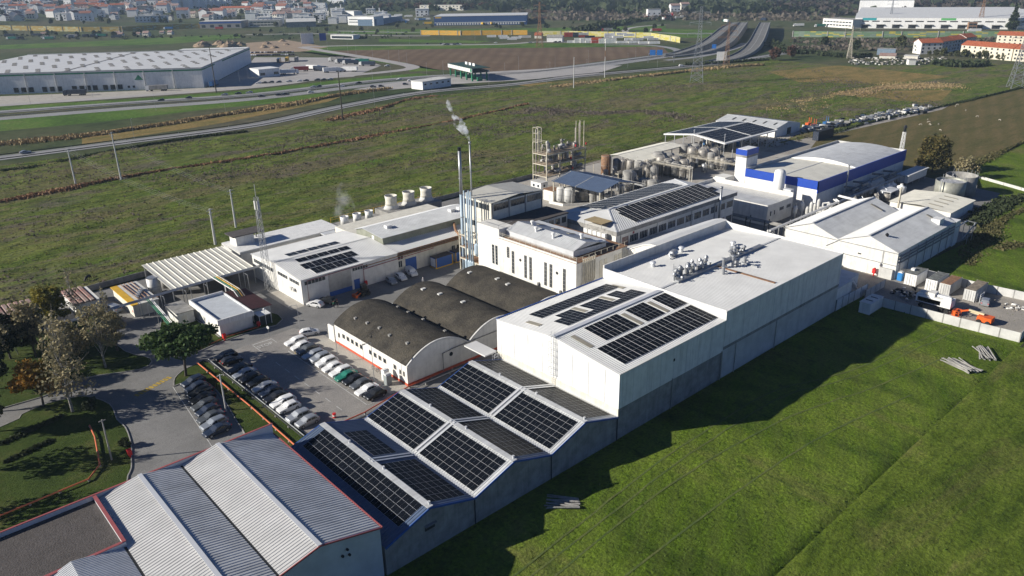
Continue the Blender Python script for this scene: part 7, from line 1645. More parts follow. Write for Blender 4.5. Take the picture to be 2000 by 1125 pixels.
# ------------------------------------------------------------------ people and animals grown as one skinned surface each
def skinned(name, pts, edges, rad, m, parent=None, sub=1, root=0):
    me = bpy.data.meshes.new(name); me.from_pydata(pts, edges, []); o = bpy.data.objects.new(name, me); COL.objects.link(o)
    md = o.modifiers.new('s', 'SKIN'); sv = me.skin_vertices[0].data
    for i, r in enumerate(rad): sv[i].radius = (r, r) if not isinstance(r, tuple) else r; sv[i].use_root = i == root
    sb = o.modifiers.new('d', 'SUBSURF'); sb.levels = sub; sb.render_levels = sub
    dg = bpy.context.evaluated_depsgraph_get(); me2 = bpy.data.meshes.new_from_object(o.evaluated_get(dg)); o.modifiers.clear(); o.data = me2
    me2.materials.clear(); [me2.materials.append(q) for q in (m if isinstance(m, list) else [m])]
    for p in me2.polygons: p.use_smooth = True
    if parent is not None: o.parent = parent
    return o
def person(x, y, rz, lab, top, legs, hat=None, stride=.12, arm=.1):
    t = thing('person', lab, 'person', (x, y, .06), rz)
    P = [(0, 0, .95), (0, 0, 1.15), (0, 0, 1.38), (0, 0, 1.5), (.03, 0, 1.6), (.02, 0, 1.7)]; E = [(0, 1), (1, 2), (2, 3), (3, 4), (4, 5)]; Rr = [.14, .13, .15, .06, .095, .085]
    for s, st in ((1, stride), (-1, -stride)):
        i = len(P); P += [(0, s * .1, .88), (st * .6, s * .1, .48), (st, s * .1, .09), (st + .13, s * .11, .05)]; E += [(0, i), (i, i + 1), (i + 1, i + 2), (i + 2, i + 3)]; Rr += [.095, .07, .05, .045]
        i = len(P); P += [(0, s * .2, 1.40), (-st * .4, s * .25, 1.14), (-st * .6 + arm, s * .23, .90), (-st * .6 + arm + .04, s * .22, .80)]; E += [(2, i), (i, i + 1), (i + 1, i + 2), (i + 2, i + 3)]; Rr += [.065, .05, .04, .045]
    b = skinned('body', P, E, Rr, [top, legs, SKIN], t)
    for f in b.data.polygons:
        z = f.center.z; f.material_index = 2 if z > 1.49 or (abs(f.center.y) > .17 and z < .9) else (1 if z < .95 and abs(f.center.y) < .19 else 0)
    for sy in (-1, 1): MB().obox((.115, sy * .035, 1.64), (.012, .014, .01), ((1, 0, 0), (0, 1, 0), (0, 0, 1))).build('eye', BLACK, t, local=True)
    MB().obox((.13, 0, 1.6), (.02, .014, .025), ((1, 0, 0), (0, 1, 0), (0, 0, 1))).build('nose', SKIN, t, local=True)
    MB().ring([(.115, 1.66), (.12, 1.70), (.10, 1.77), (.04, 1.82)], (.02, 0), 12).build('helmet' if hat else 'hair', hat or HAIR, t, local=True, smooth=1)
    return t
JACK = mat('dark_jacket', (.02, .025, .03), .8); TROU = mat('dark_trousers', (.015, .017, .025), .85); GJ = mat('green_jacket', (.02, .12, .07), .8); GREYW = mat('grey_overall', (.30, .31, .33), .8)
person(78.2, 148.6, -2.2, 'person in dark clothes, left of the pair walking on the yard', GJ, TROU); person(78.9, 148.2, -2.2, 'person in black jacket, right of the pair walking on the yard', JACK, TROU, stride=-.12)
person(101.8, 146.2, -2.6, 'person in pale grey overalls and white helmet crossing the shaded yard', GREYW, GREYW, WHITE); person(76.3, 137.6, -1, 'person in white helmet behind the near barrel roof edge', GREYW, TROU, WHITE); person(77.4, 137.4, -1.3, 'person in green helmet behind the near barrel roof edge', GJ, TROU, GREENP)
def beast(name, lab, cat, x, y, rz, m, s, graze=True, group=None):
    t = thing(name, lab, cat, (x, y, 0), rz, group)
    P = [(-.75, 0, 1.2), (-.3, 0, 1.15), (.3, 0, 1.15), (.7, 0, 1.22)]; E = [(0, 1), (1, 2), (2, 3)]; Rr = [.28, .30, .31, .27]
    i = len(P); P += [(1.05, 0, 1.0 if graze else 1.6), (1.3, 0, .55 if graze else 1.85), (1.42, 0, .2 if graze else 1.7)]; E += [(3, i), (i, i + 1), (i + 1, i + 2)]; Rr += [.18, .13, .08]
    for sx, hock in ((-.7, -.12), (.62, .03)):
        for sy in (-.17, .17):
            i = len(P); P += [(sx + (.08 if hock < 0 else 0), sy, .85), (sx + hock, sy, .45), (sx + hock * .6, sy, .06)]; E += [(0 if hock < 0 else 3, i), (i, i + 1), (i + 1, i + 2)]; Rr += [.13, .07, .06]
    i = len(P); P += [(-1.0, 0, 1.15), (-1.1, 0, .6)]; E += [(0, i), (i, i + 1)]; Rr += [.06, .05]
    b = skinned('body', [tuple(c * s for c in p) for p in P], E, [r * s for r in Rr], m, t)
    for sy in (-1, 1): MB().obox((1.2 * s, sy * .09 * s, .72 * s if graze else 2.0 * s), (.03 * s, .02 * s, .09 * s), ((1, 0, 0), (0, 1, 0), (0, 0, 1))).build('ear', m, t, local=True)
    return t
beast('horse', 'black horse grazing on the marsh left of the ribbed canopy', 'horse', 42, 208.6, -2.4, mat('black_coat', (.012, .010, .010), .6), 1.15)
SH = beast('sheep', 'x', 'sheep', 0, 0, 0, mat('sheep_wool', (.50, .45, .36), .95, var=.1), .62)
for i, (a, b) in enumerate(((1812, 235), (1814, 240), (1816, 245), (1833, 244), (1798, 245), (1836, 256), (1886, 217), (1909, 229), (1952, 236), (1866, 209), (1870, 206))):
    p = at(a, b); place(SH, p[0], p[1], .02, i * 2.1, 'small pale sheep grazing on the dry mown field', 'sheep on the dry field')
# ------------------------------------------------------------------ the plain and the town beyond
def lthing(name, lab, cat, p, rz, group=None):
    """thing whose part meshes are given in its own turned coordinates"""
    t = thing(name, lab, cat, (p[0], p[1], p[2] if len(p) > 2 else 0), rz, group); WORG[t.name] = (0, 0, 0); return t
def ends(a, b, z=None):
    p, q = at(*a), at(*b); return (p[0], p[1], terr(*p)), math.dist(p, q), math.atan2(q[1] - p[1], q[0] - p[0])
def fb(name, lab, cat, a, b, depth, h, wall=WHITEP, roofm=WROOF, roof='flat', rise=2.5, win=None, group=None, fascia=None, band=None, glass=GLASS):
    """building whose near front runs between two ground pixels"""
    p, L, rz = ends(a, b); B = lthing(name, lab, cat, p, rz, group)
    if roof == 'flat': MB().box(0, L, 0, depth, -3, h).build('wall', wall, B); MB().box(-.3, L + .3, -.3, depth + .3, h, h + .4).build('roof', roofm, B)
    else:
        MB().prism([(0, -3), (depth, -3), (depth, h), (depth / 2, h + rise), (0, h)], 0, L, 'x').build('wall', wall, B)
        mb = MB().prism([(-.5, h - .1), (depth / 2, h + rise + .1), (depth + .5, h - .1), (depth + .5, h + .15), (depth / 2, h + rise + .4), (-.5, h + .15)], -.4, L + .4, 'x'); mb.build('roof', roofm, B)
    if band: MB().box(-.06, L + .06, -.08, -.01, band[0], band[1]).build('band', band[2], B)
    if win:
        rows, cols, w, hh, z0, dz = win
        for r in range(rows):
            for c, (x0, x1) in enumerate(spread(L * .04 + .3, L * .96 - .3, cols, min(w, L * .9 / cols))): panel(B, 'window', '-y', 0, x0, x1, z0 + r * dz, z0 + r * dz + hh, glass)
    return B
# big distribution warehouse on the left
p = at(399, 171.5); B = lthing('distribution_warehouse', 'huge pale warehouse with green band, dock doors and dotted white roof, at the left', 'warehouse', p, math.radians(54.8))
MB().box(0, 168, 0, 190, 0, 13.4).build('wall', WHITE, B); MB().box(.3, 167.7, .3, 189.7, 13.4, 13.6).build('roof', WROOF, B)
MB().box(168, 182, 0, 60, 0, 14.4).build('end_wing', WHITE, B); mb = MB().box(-.2, .2, -.2, 190, 13.3, 14.4).box(.2, 168, -.2, .2, 13.3, 14.4).box(167.8, 168.2, .2, 190, 13.3, 14.2); mb.build('parapet', CONCL, B)
mb = MB().box(-.26, -.21, -.25, 190, 12.2, 13.1).box(-.21, 40, -.26, -.21, 12.2, 13.1).box(66, 182, -.26, -.21, 12.2, 13.1); mb.build('green_band', GREENP, B)
mb = MB()
for k in range(1, 9): mb.box(-.5, -.05, k * 20 - .3, k * 20 + .3, 0, 13.6)
mb.build('downpipe', CONCL, B)
for y in (56, 61, 66, 73, 77.5, 82, 87, 97, 102, 107, 116, 121, 126): panel(B, 'dock_door', '-x', 0, y, y + 3.2, .9, 4.2, DARK, .3)
MB().prism([(41, 7), (47, 7), (44, 10.6)], -.1, -.04, 'x').build('green_emblem', GREENP, B)
for y in (50.5, 54): panel(B, 'window', '-x', 0, y - 3, y - 1.4, 1.6, 3.2, DARK)
R2 = random.Random(12)
for i in range(17):
    for j in range(9):
        x, y = 8 + i * 9.4, 10 + j * 20.5 + (i % 3) * 4; MB().prism([(y, 13.6), (y + 3.6, 13.6), (y + 3, 14.1), (y + .6, 14.1)], x, x + 1.3, 'x').build('roof_vent', WOODP, B)
MB().box(2, 168, 96, 97.2, 13.6, 13.85).build('roof_gutter', CONC, B)
# trucks
def make_truck(tm, cabm):
    t = lthing('lorry', 'x', 'lorry', (0, 0), 0); MB().box(-10, 2.2, -1.25, 1.25, 1.1, 4.0).build('trailer', tm, t)
    mb = MB().prism([(2.5, .6), (4.9, .6), (4.95, 1.9), (4.6, 3.4), (3.2, 3.75), (2.5, 3.6)], -1.22, 1.22, 'y'); cb = mb.build('cab', cabm, t); MB().face([(4.97, -1.05, 1.95), (4.97, 1.05, 1.95), (4.66, 1.05, 3.2), (4.66, -1.05, 3.2)]).build('windscreen', CGLASS, cb)
    for x in (-8.6, -7.3, -6, 1.2, 4):
        for y in (-1.1, 1.1): MB().tube([(x, y - .15, .5), (x, y + .15, .5)], .5, 10).build('wheel', RUBBER, t)
    return t
TR = {}
def lorry(tc, cc, p, rz, lab, z=None, s=1):
    cols = {'white': WHITE, 'red': PAINT['red'], 'blue': PAINT['blue'], 'dark': PAINT['darkblue'], 'yellow': YELL, 'green': PAINT['green'], 'grey': CONC}
    if (tc, cc) not in TR: TR[tc, cc] = make_truck(cols[tc], cols[cc])
    return place(TR[tc, cc], p[0], p[1], (terr(*p) if z is None else z) + .12, rz, lab, None, s)
LT = [('red', 'white', (580, 140), 2.6, 'lorry with dark red trailer beside the small white office'), ('white', 'white', (572, 145), -.5, 'short white lorry in front of the dark red trailer'), ('white', 'blue', (618, 137), -1.2, 'white trailer lorry with blue cab in the lorry park'), ('dark', 'dark', (632, 139), -1.2, 'dark lorry behind the blue-cabbed one'), ('white', 'white', (655, 141), -.3, 'white trailer nearest the brown pole in the lorry park'), ('white', 'white', (676, 140), 2.2, 'white lorry right of the brown pole'), ('grey', 'white', (652, 120), 2.3, 'grey trailer lorry at the back of the lorry park'), ('dark', 'white', (665, 124), 2.3, 'dark trailer lorry second in the rear rank'), ('dark', 'white', (680, 126), 2.3, 'dark trailer lorry third in the rear rank'), ('green', 'white', (700, 124), 2.3, 'pale green trailer lorry in the rear rank'), ('dark', 'white', (712, 129), 2.2, 'black lorry rightmost in the lorry park'),
 ('dark', 'dark', (546, 122), 1.0, 'shaded dark lorry backed against the warehouse end'), ('yellow', 'dark', (562, 120), 1.0, 'yellow-sided lorry backed against the warehouse end'), ('grey', 'white', (580, 119), 1.0, 'grey lorry rightmost beside the warehouse end'), ('white', 'white', (232, 172), .6, 'white trailer angled at the dock of the big warehouse'), ('dark', 'white', (160, 176), .9, 'dark trailer at the dock of the big warehouse'), ('grey', 'white', (300, 178), 2.5, 'grey and white lorry passing the right dock of the big warehouse'), ('blue', 'blue', (420, 168), .9, 'blue trailer at the shaded end of the big warehouse'), ('dark', 'dark', (140, 187), 2.5, 'long dark trailer on the service road before the docks'),
 ('blue', 'white', (326, 58), 2.4, 'blue lorry on the far road below the town'), ('red', 'grey', (424, 58), 2.4, 'red lorry on the far road below the town'), ('white', 'white', (1556, 52), 2.4, 'long grey-white trailer leftmost by the pale logistics hall'), ('green', 'white', (1598, 53), 2.4, 'green trailer lorry by the pale logistics hall'), ('dark', 'white', (1700, 54), .8, 'dark lorry at the docks of the pale logistics hall'), ('white', 'white', (1768, 54), .6, 'white lorry docked in the middle of the pale logistics hall'), ('white', 'dark', (1822, 54), .6, 'grey-white lorry docked right of the middle of the pale logistics hall'), ('white', 'white', (1898, 63), 2.3, 'white lorry driving behind the green noise wall'), ('red', 'white', (1277, 62), 2.4, 'white lorry with red mark on the road behind the yellow noise wall'), ('grey', 'red', (1182, 61), 2.4, 'brown car transporter on the road behind the container yard')]
for a, b, q, r, lab in LT: lorry(a, b, at(*q), r, lab)
lorry('white', 'green', at(1416, 44, 8), 1.0, 'turquoise and white lorry high on the left flyover', 8.2); lorry('dark', 'dark', at(1490, 41, 8), 1.0, 'dark lorry high on the right flyover', 8.2)
for i, x in enumerate((832, 874, 912, 940, 958)): lorry(('yellow', 'grey')[i == 1], 'grey', at(x, 48.5), (2.4, .9, 1.0, 1.2, 1.1)[i], ('yellow lorry parked crosswise at the left of the blue depot', 'grey trailer second from the left at the blue depot', 'yellow trailer in the middle of the blue depot', 'yellow trailer fourth at the blue depot', 'yellow trailer rightmost at the blue depot')[i])
fb('gate_office', 'small white stepped office block in the lorry park', 'office', (507, 152), (547, 148), 16, 6, WHITE, WHITE, win=(1, 2, 4, 2, 1.5, 3)); fb('toll_office', 'white flat toll office beside the country road', 'office', (826, 176), (881, 168), 12, 5.2, WHITE, CONCL, win=(1, 5, 2, 1, 3, 3)); fb('roadside_hall', 'long white glazed showroom behind the junction', 'office', (646, 76), (690, 77), 14, 5, WHITE, CONCL, win=(1, 6, 6, 3, .8, 3))
t = fb('billboard', 'big white roadside billboard at the junction, blue at its right end', 'billboard', (589, 86), (613, 85), 1.2, 12, WHITE, WHITE)
MB().box(22, 30, -.1, -.02, 3, 11.5).build('blue_poster', BLUE, t)
# toll plaza
p, L, rz = ends((922, 160), (876, 148)); B = lthing('toll_plaza', 'green-legged toll plaza with white lettered fascia over the motorway', 'toll plaza', (p[0], p[1], 0), rz); L = 46
MB().box(0, L, -14, 0, 6.2, 6.5).build('roof', mat('dark_green_roof', (.03, .07, .05), .6), B); MB().box(-.2, L + .2, -.5, 0, 6.5, 9.2).build('fascia', WHITE, B); MB().box(0, L, -14.2, -13.7, 6.5, 7.4).build('rear_fascia', WHITE, B)
MB().box(-.6, L + .6, -14.6, .3, 9.2, 9.5).build('roof_cover', MATS['dark_green_roof'], B); mb = MB()
for k in range(12): x = 4 + k * 3.2; mb.prism([(x, 6.8), (x + .5, 6.8), (x + 2.0, 8.9), (x + 1.5, 8.9)], .01, .08, 'y')
mb.build('zigzag_sign', DARK, B); MB().box(.1, 3, .01, .06, 6.7, 9).build('green_sign', GREENP, B)
for k in range(5):
    x = 2 + k * (L - 4) / 4
    for y in (-1.2, -12.8): MB().box(x - .45, x + .45, y - .45, y + .45, 0, 6.2).build('leg', GREENP, B)
    MB().box(x - .7, x + .7, -9, -5, 0, 2.8).build('booth', GREENP, B)
for k in range(3): MB().box(14 + k * 7, 18 + k * 7, -9, -8.6, 9.5, 11.3).build('roof_board', WHITE, B)
# blue depot and container yard
B = fb('blue_depot', 'long dark blue depot with white roof and a row of white dock doors', 'warehouse', (848, 50), (1029, 48), 90, 13.5, mat('navy_cladding', (.03, .08, .22), .6, var=.08), WROOF); p, L, rz = ends((848, 50), (1029, 48))
MB().box(1, L - 2, -.6, -.05, 3.6, 4.4).build('dock_canopy', WHITE, B)
for k in range(34): panel(B, 'dock_door', '-y', 0, 4 + k * (L - 10) / 34, 4 + k * (L - 10) / 34 + 2.4, .6, 3.4, WHITE, .2)
panel(B, 'yellow_sign', '-y', 0, 2, 12, 10.8, 12.6, YELL)
CT = {}
def cont(c, a, b, lv, lab, long=True):
    if c not in CT:
        CT[c] = t = lthing('freight_container', 'x', 'container', (0, 0), 0); m = {'white': WHITE, 'red': mat('red_container', (.42, .06, .04), .6), 'orange': ORNG, 'grey': CONCL, 'dark': PAINT['darkblue']}[c]
        MB().box(-6, 6, -1.2, 1.2, .1, 2.6).build('body', m, t); mb = MB()
        for x in (-6, -2, 2, 5.9): mb.box(x, x + .12, -1.26, -1.2, .1, 2.55)
        mb.build('post', m, t)
    p = at(a, b); place(CT[c], p[0], p[1], lv * 2.65 + .1, -.74 if long else .8, lab, 'containers stacked in the yard'); 
cy = [('white', 1118, 84, 0), ('white', 1132, 84, 0), ('white', 1132, 84, 1), ('white', 1144, 84, 0), ('white', 1144, 84, 1), ('white', 1154, 84, 0), ('red', 1166, 84, 0), ('orange', 1164, 83, 1), ('white', 1180, 85, 0), ('white', 1180, 85, 1), ('white', 1193, 85, 0), ('white', 1193, 85, 1), ('white', 1215, 85, 0), ('white', 1190, 79, 1), ('white', 1190, 79, 2), ('white', 1207, 79, 1), ('white', 1214, 78, 2), ('white', 1238, 85, 0), ('white', 1230, 84, 1), ('grey', 1245, 84, 1), ('white', 1258, 86, 0), ('white', 1228, 80, 2), ('white', 1278, 86, 0), ('grey', 1275, 84, 1), ('white', 1266, 80, 1), ('red', 1111, 72, 0), ('red', 1111, 72, 1), ('dark', 1128, 72, 0), ('dark', 1128, 72, 1), ('grey', 1140, 73, 1), ('red', 1140, 73, 0), ('dark', 1152, 74, 0), ('white', 1000, 78, 0), ('white', 1008, 76, 0), ('white', 1022, 74, 0), ('grey', 1028, 74, 0), ('white', 960, 73, 0), ('white', 982, 73, 0), ('white', 985, 76, 0)]
for i, (c, a, b, lv) in enumerate(cy): cont(c, a, b, lv, {'white': 'white freight container stacked in the roadside container yard', 'red': 'red freight container in the roadside container yard', 'orange': 'orange container on top of a red one', 'grey': 'pale grey freight container in the roadside container yard', 'dark': 'dark freight container beside the red stack'}[c])
fb('tiled_house', 'small house with orange-brown tiled roof among the containers', 'house', (1044, 75), (1058, 75), 8, 3.5, CREAM, TERRA, 'gable', 3); fb('grey_shed', 'grey gabled shed right of the tiled house', 'shed', (1068, 82), (1098, 82), 10, 5, WHITE, CONC, 'gable', 2.5)
# noise walls of coloured panels
def noise_wall(lab, pts, h, pal, step=4.5):
    q = [at(*p) for p in pts]; B = thing('noise_wall', lab, 'wall', (*q[0], 0)); R = random.Random(len(lab)); mb = MB(); ps = MB(); pm = [CONC] + pal; fz = terr
    for a, b in zip(q[:-1], q[1:]):
        n = max(1, int(math.dist(a, b) / step))
        for i in range(n):
            u = [a[j] + (b[j] - a[j]) * i / n for j in (0, 1)]; v = [a[j] + (b[j] - a[j]) * (i + 1) / n for j in (0, 1)]; z = fz(*u)
            for r in range(5): wall_line(mb, [u, v], h / 5 - .02, .25, R.choice((0, 0, 0, 1, 1, 2)) % len(pal), z + r * h / 5)
            if i % 6 == 0: ps.bar((*u, z), (*u, z + h + .2), .9)
    mb.build('panels', pal, B); ps.build('post', CONC, B)
NY = mat('mustard_panel', (.48, .33, .07), .7, var=.1); NYP = mat('pale_yellow_panel', (.52, .48, .24), .7, var=.1); NG = mat('sage_panel', (.17, .27, .15), .7, var=.1); NG2 = mat('grey_green_panel', (.22, .29, .22), .7); NYL = mat('lemon_panel', (.50, .44, .08), .7); NO = mat('orange_panel', (.60, .33, .03), .7, var=.1)
noise_wall('long mustard-yellow noise wall below the town at the left', [(-40, 58), (60, 60), (160, 62), (240, 62), (300, 58), (400, 55)], 7, [NY, NYP, NY]); noise_wall('orange-yellow noise wall behind the roadside yard', [(822, 68), (900, 69), (1000, 68), (1030, 68)], 6, [NO, NO, NY]); noise_wall('pale yellow noise wall behind the containers', [(1050, 70), (1110, 70), (1200, 72), (1270, 74), (1320, 82), (1328, 84)], 6, [NYP, NYL, NYP]); noise_wall('green noise wall with lemon panels before the pale logistics hall', [(1548, 72), (1650, 73), (1760, 73), (1880, 73), (2040, 73)], 6.5, [NG, NG2, NYL], 6)
# pale logistics hall and red-roofed flats at the right
p, L, rz = ends((1668, 55), (2040, 58)); B = lthing('logistics_hall', 'big pale logistics hall with strip windows and green sign at the top right', 'warehouse', p, rz)
MB().box(0, L, 0, 270, -3, 13).build('wall', WHITE, B); mb = MB()
for k in range(4): mb.prism([(k * 67, 13), (k * 67 + 67, 13), (k * 67 + 50, 17)], -.5, L + .5, 'x')
mb.build('roof', WROOF, B); MB().box(-4, L * .35, 270, 310, -3, 26).build('rear_block', WHITE, B)
for x0, x1 in spread(8, L - 4, 16, 9): panel(B, 'window', '-y', 0, x0, x1, 8.2, 9.6, DARK)
for x0, x1 in spread(8, L - 10, 11, 9): panel(B, 'dock', '-y', 0, x0, x1, .3, 4.6, DARK); MB().prism([(-3, 4.7), (0, 5.4), (0, 4.7)], x0 - .5, x1 + .5, 'x').build('dock_canopy', CONC, B)
panel(B, 'teal_sign', '-y', 0, 9, 26, 10, 13, mat('teal', (.03, .33, .36), .5)); panel(B, 'green_sign', '-y', 0, L * .47, L * .47 + 17, 10.3, 13, mat('sign_green', (.12, .42, .14), .5))
fb('logistics_office', 'white three-storey office with grey flat roof, left of the pale logistics hall', 'office', (1606, 52), (1664, 56), 26, 11, WHITEP, CONC, win=(2, 9, 4.5, 1.6, 2.5, 4)); fb('brick_entrance', 'brown brick entrance block on the pale logistics hall front', 'office', (1890, 58), (1907, 58), 6, 9, mat('brown_brick', (.30, .17, .10), .85), CONC, win=(2, 2, 4, 2.4, 1.5, 3.6))
for i, (a, b, lab) in enumerate((((1797, 106), (1838, 105), 'first stepped white block of flats, with a blank white end wall'), ((1838, 103), (1862, 100), 'second stepped block of flats with red roof'), ((1862, 99), (1884, 97), 'third stepped block of flats with red roof'), ((1884, 94), (1904, 92), 'last stepped block of flats with red roof'))): fb('block_of_flats', lab, 'flats', a, b, 13, 9.6, WHITEP if i == 0 else CONCL, TERRA, 'gable', 3, win=(3, 4, 1.6, 1.6, 1.2, 3), group='stepped flats')
for a, b, lab in (((1874, 110), (1974, 119), 'long cream block of flats with orange-red roof facing the marsh'), ((1976, 119), (2040, 124), 'cream block of flats cut by the right edge'), ((1944, 88), (2040, 92), 'red-roofed block of flats behind the cream one, at the right edge')): fb('block_of_flats', lab, 'flats', a, b, 13, 9.6, mat('cream_flats', (.66, .60, .48), .85, var=.06), TERRA, 'gable', 3, win=(3, 9, 1.5, 1.5, 1.4, 3))
fb('grey_trailer_box', 'grey lettered box trailer on the plots before the noise wall', 'trailer', (1712, 107), (1748, 108), 3, 5.5, mat('slate_blue', (.20, .26, .33), .6), CONC); fb('red_shack', 'low dark red-roofed shack among scrap', 'shed', (1717, 114), (1748, 115), 9, 2.4, CREAM, DULLRED, 'gable', 1.5); fb('white_shack', 'small white plastered shed on the scrap plots', 'shed', (1774, 127), (1788, 127), 6, 4, WHITEP, CONC); fb('tan_shack', 'pale flat-roofed hut behind the small white shed', 'shed', (1765, 115), (1792, 116), 8, 2.6, CREAM, CONCL)
R2 = random.Random(21); mb = MB()
for i in range(260):
    q = at(R2.uniform(1655, 1850), R2.uniform(112, 127)); a = R2.uniform(0, 3); mb.obox((q[0], q[1], R2.uniform(.1, .8)), (R2.uniform(.3, 1.3), R2.uniform(.2, .8), R2.uniform(.1, .6)), ((math.cos(a), math.sin(a), 0), (-math.sin(a), math.cos(a), 0), (0, 0, 1)), m=i % 4)
tag(mb.build('scrap_plots', [WHITEP, DARK, WOODP, CONC]), 'scattered scrap over the plots before the flats', 'scrap', kind='stuff')
mb = MB()
for i in range(420):
    u = R2.random(); q = (296 + u * 150 + R2.gauss(0, 2), 166 - u * 2 + R2.gauss(0, 3)) if i < 1 else at(1570 + u * 250 + R2.gauss(0, 3), 258 - u * 47 + R2.gauss(0, 3)); a = R2.uniform(0, 3); h = R2.uniform(.15, 1.0); mb.obox((q[0], q[1], h), (R2.uniform(.4, 1.6), R2.uniform(.3, 1), h), ((math.cos(a), math.sin(a), 0), (-math.sin(a), math.cos(a), 0), (0, 0, 1)), m=i % 5)
tag(mb.build('stored_scrap', [STEEL, DARK, CONCL, CONC, PAINT['darkblue']]), 'rows of stored tanks, bins and scrap along the gravel track', 'scrap', kind='stuff')
p = at(1592, 275); container('long dark blue curtain-sided container in the shade behind the blue hall', p[0], p[0] + 14, p[1] - 1.3, p[1] + 1.3, 4, PAINT['darkblue'], DARK)
for (a, b), m, lab in (((1578, 246), ORNG, 'orange forklift by the track'), ((1588, 249), REDP, 'small orange-red machine right of the forklift'), ((1612, 244), PAINT['blue'], 'bright blue tilted machine on the track')):
    x, y = at(a, b); t = thing('forklift', lab, 'forklift', (x, y, 0)); MB().box(x - 1.5, x + 1.5, y - .8, y + .8, .5, 1.7).build('body', m, t); mb = MB().bar((x + 1.6, y - .5, .2), (x + 1.6, y - .5, 4), .2).bar((x + 1.6, y + .5, .2), (x + 1.6, y + .5, 4), .2); mb.build('mast', m, t)
    for k in (-1, 1): MB().tube([(x + k, y - .9, .45), (x + k, y + .9, .45)], .45, 10).build('wheel', RUBBER, t)
# goods under the solar canopy
R2 = random.Random(4)
for i in range(26):
    x, y = 273 + (i % 9) * 3.4, 194 - (i // 9) * 6 + R2.uniform(-1, 1); k = i % 4; t = thing('pallet_load', ('brown pallet stack', 'blue drum block', 'grey caged tank', 'dark crate')[k] + ' stored under the solar canopy', 'pallet load', (x, y, 0), group=('brown pallet stacks', 'blue drums', 'caged tanks', 'dark crates')[k] + ' under the solar canopy')
    m = (WOODP, PAINT['blue'], CONCL, DARK)[k]; mb = MB()
    for q in range(2): mb.box(x - .6, x + .6, y - .5, y + .5, .15 + q * 1.1, 1.15 + q * 1.1)
    mb.build('load', m, t); MB().box(x - .65, x + .65, y - .55, y + .55, 0, .14).build('pallet', WOODP, t)
# pylons, poles and wires
def pylon(p, h, w, lab, grp=None, m=STEEL, base=None, t_=.22):
    t = lthing('lattice_pylon', lab, 'pylon', p, .6, grp); mb = MB(); lattice(mb, 0, 0, 0, h * .62, w, w * .28, 7, t_); lattice(mb, 0, 0, h * .62, h, w * .28, w * .16, 6, t_ * .8); mb.build('lattice', m, t); mb = MB()
    for z, a in ((h * .66, 8), (h * .8, 7), (h * .93, 6)):
        for s_ in (-1, 1): mb.bar((0, 0, z + .8), (0, s_ * a, z), t_ * .8); mb.bar((0, 0, z - .8), (0, s_ * a, z), t_ * .8); mb.bar((0, s_ * a, z), (0, s_ * a, z - 2), .2)
    mb.build('crossarm', m, t); return t
pylon(at(1360, 162), 50, 9, 'tall galvanised lattice pylon in the marsh before the flyovers'); pylon(at(1658, 114), 27, 4, 'slender twin-legged pylon on the scrap plots', m=BEIGES); pylon(at(1985, 172), 46, 9, 'lattice pylon at the right edge before the flats'); pylon(at(1054, 92), 46, 7, 'rust-toned lattice pylon behind the ploughed field', m=RUST); pylon(at(1418, 128), 34, 5, 'rust-toned slim pylon beside the right flyover', m=RUST); pylon(at(1737, 52), 36, 6, 'pale pylon before the logistics hall'); pylon(at(1912, 56), 48, 7, 'red-topped pylon before the logistics hall', m=RUST)
t = thing('flare_mast', 'white lattice mast with black tip behind the blue hall', 'mast', (294, 111.6, 0)); mb = MB(); lattice(mb, 294, 111.6, 0, 15.6, 1.4, .9, 12, .07); mb.build('lattice', WHITE, t); MB().ring([(.45, 15.6), (.45, 17), (.7, 17.2), (.3, 18)], (294, 111.6), 10).build('burner', BLACK, t)
def upole(p, h, lab, m=CONCL, r=.28, cross=True, band=None):
    t = lthing('utility_pole', lab, 'utility pole', p, .5); MB().ring([(r, 0), (r * .55, h)], (0, 0), 8).build('pole', m, t)
    if cross: mb = MB().bar((-1.3, 0, h - .4), (1.3, 0, h - .4), .16).bar((-.9, 0, h - 1.4), (.9, 0, h - 1.4), .14); mb.build('crossarm', STEEL, t)
    if band: MB().ring([(r * .8, h * .62), (r * .75, h * .8)], (0, 0), 8).build('red_band', RUST, t)
PO = [((384, 362), 21, 'tall concrete pole at the reeds right of the toll plaza'), ((446, 389), 24.4, 'tall concrete pole with a red band by the country road'), ((214, 373), 26, 'brown-topped tall pole on the marsh left of the toll office'), ((83, 317), 18.7, 'taller of the two leaning poles in the left marsh'), ((68, 321), 14.2, 'shorter of the two leaning poles in the left marsh'), ((77, 213), 11, 'thick concrete pole behind the flat white block'), ((88, 224), 12.5, 'slimmer pole with insulators behind the roof hut'), ((213, 539), 30, 'very tall dark pole before the big warehouse corner')]
for i, (p, h, lab) in enumerate(PO): upole(p, h, lab, BARK if i in (2, 7) else CONCL, .42 if i in (2, 7) else .33 if i != 5 else .4, i not in (7,), band=i in (1,))
for i, (a, b) in enumerate((((83, 317, 18.2), (88, 224, 12)), ((68, 321, 13.8), (77, 213, 10.6)))):
    t = thing('power_line', ('wires from the taller marsh pole to the pole behind the roof hut', 'wires from the shorter marsh pole to the thick concrete pole')[i], 'wire', a)
    for d in (-1, 0, 1): MB().tube([(a[0] + d + (b[0] - a[0]) * k / 10, a[1] + (b[1] - a[1]) * k / 10, a[2] + (b[2] - a[2]) * k / 10 - 2.2 * (1 - (k / 5 - 1) ** 2)) for k in range(11)], .011, 4).build('wire', STEEL, t)
SL = lamp(0, 0, 11, 'x'); SL['group'] = 'road lamps'
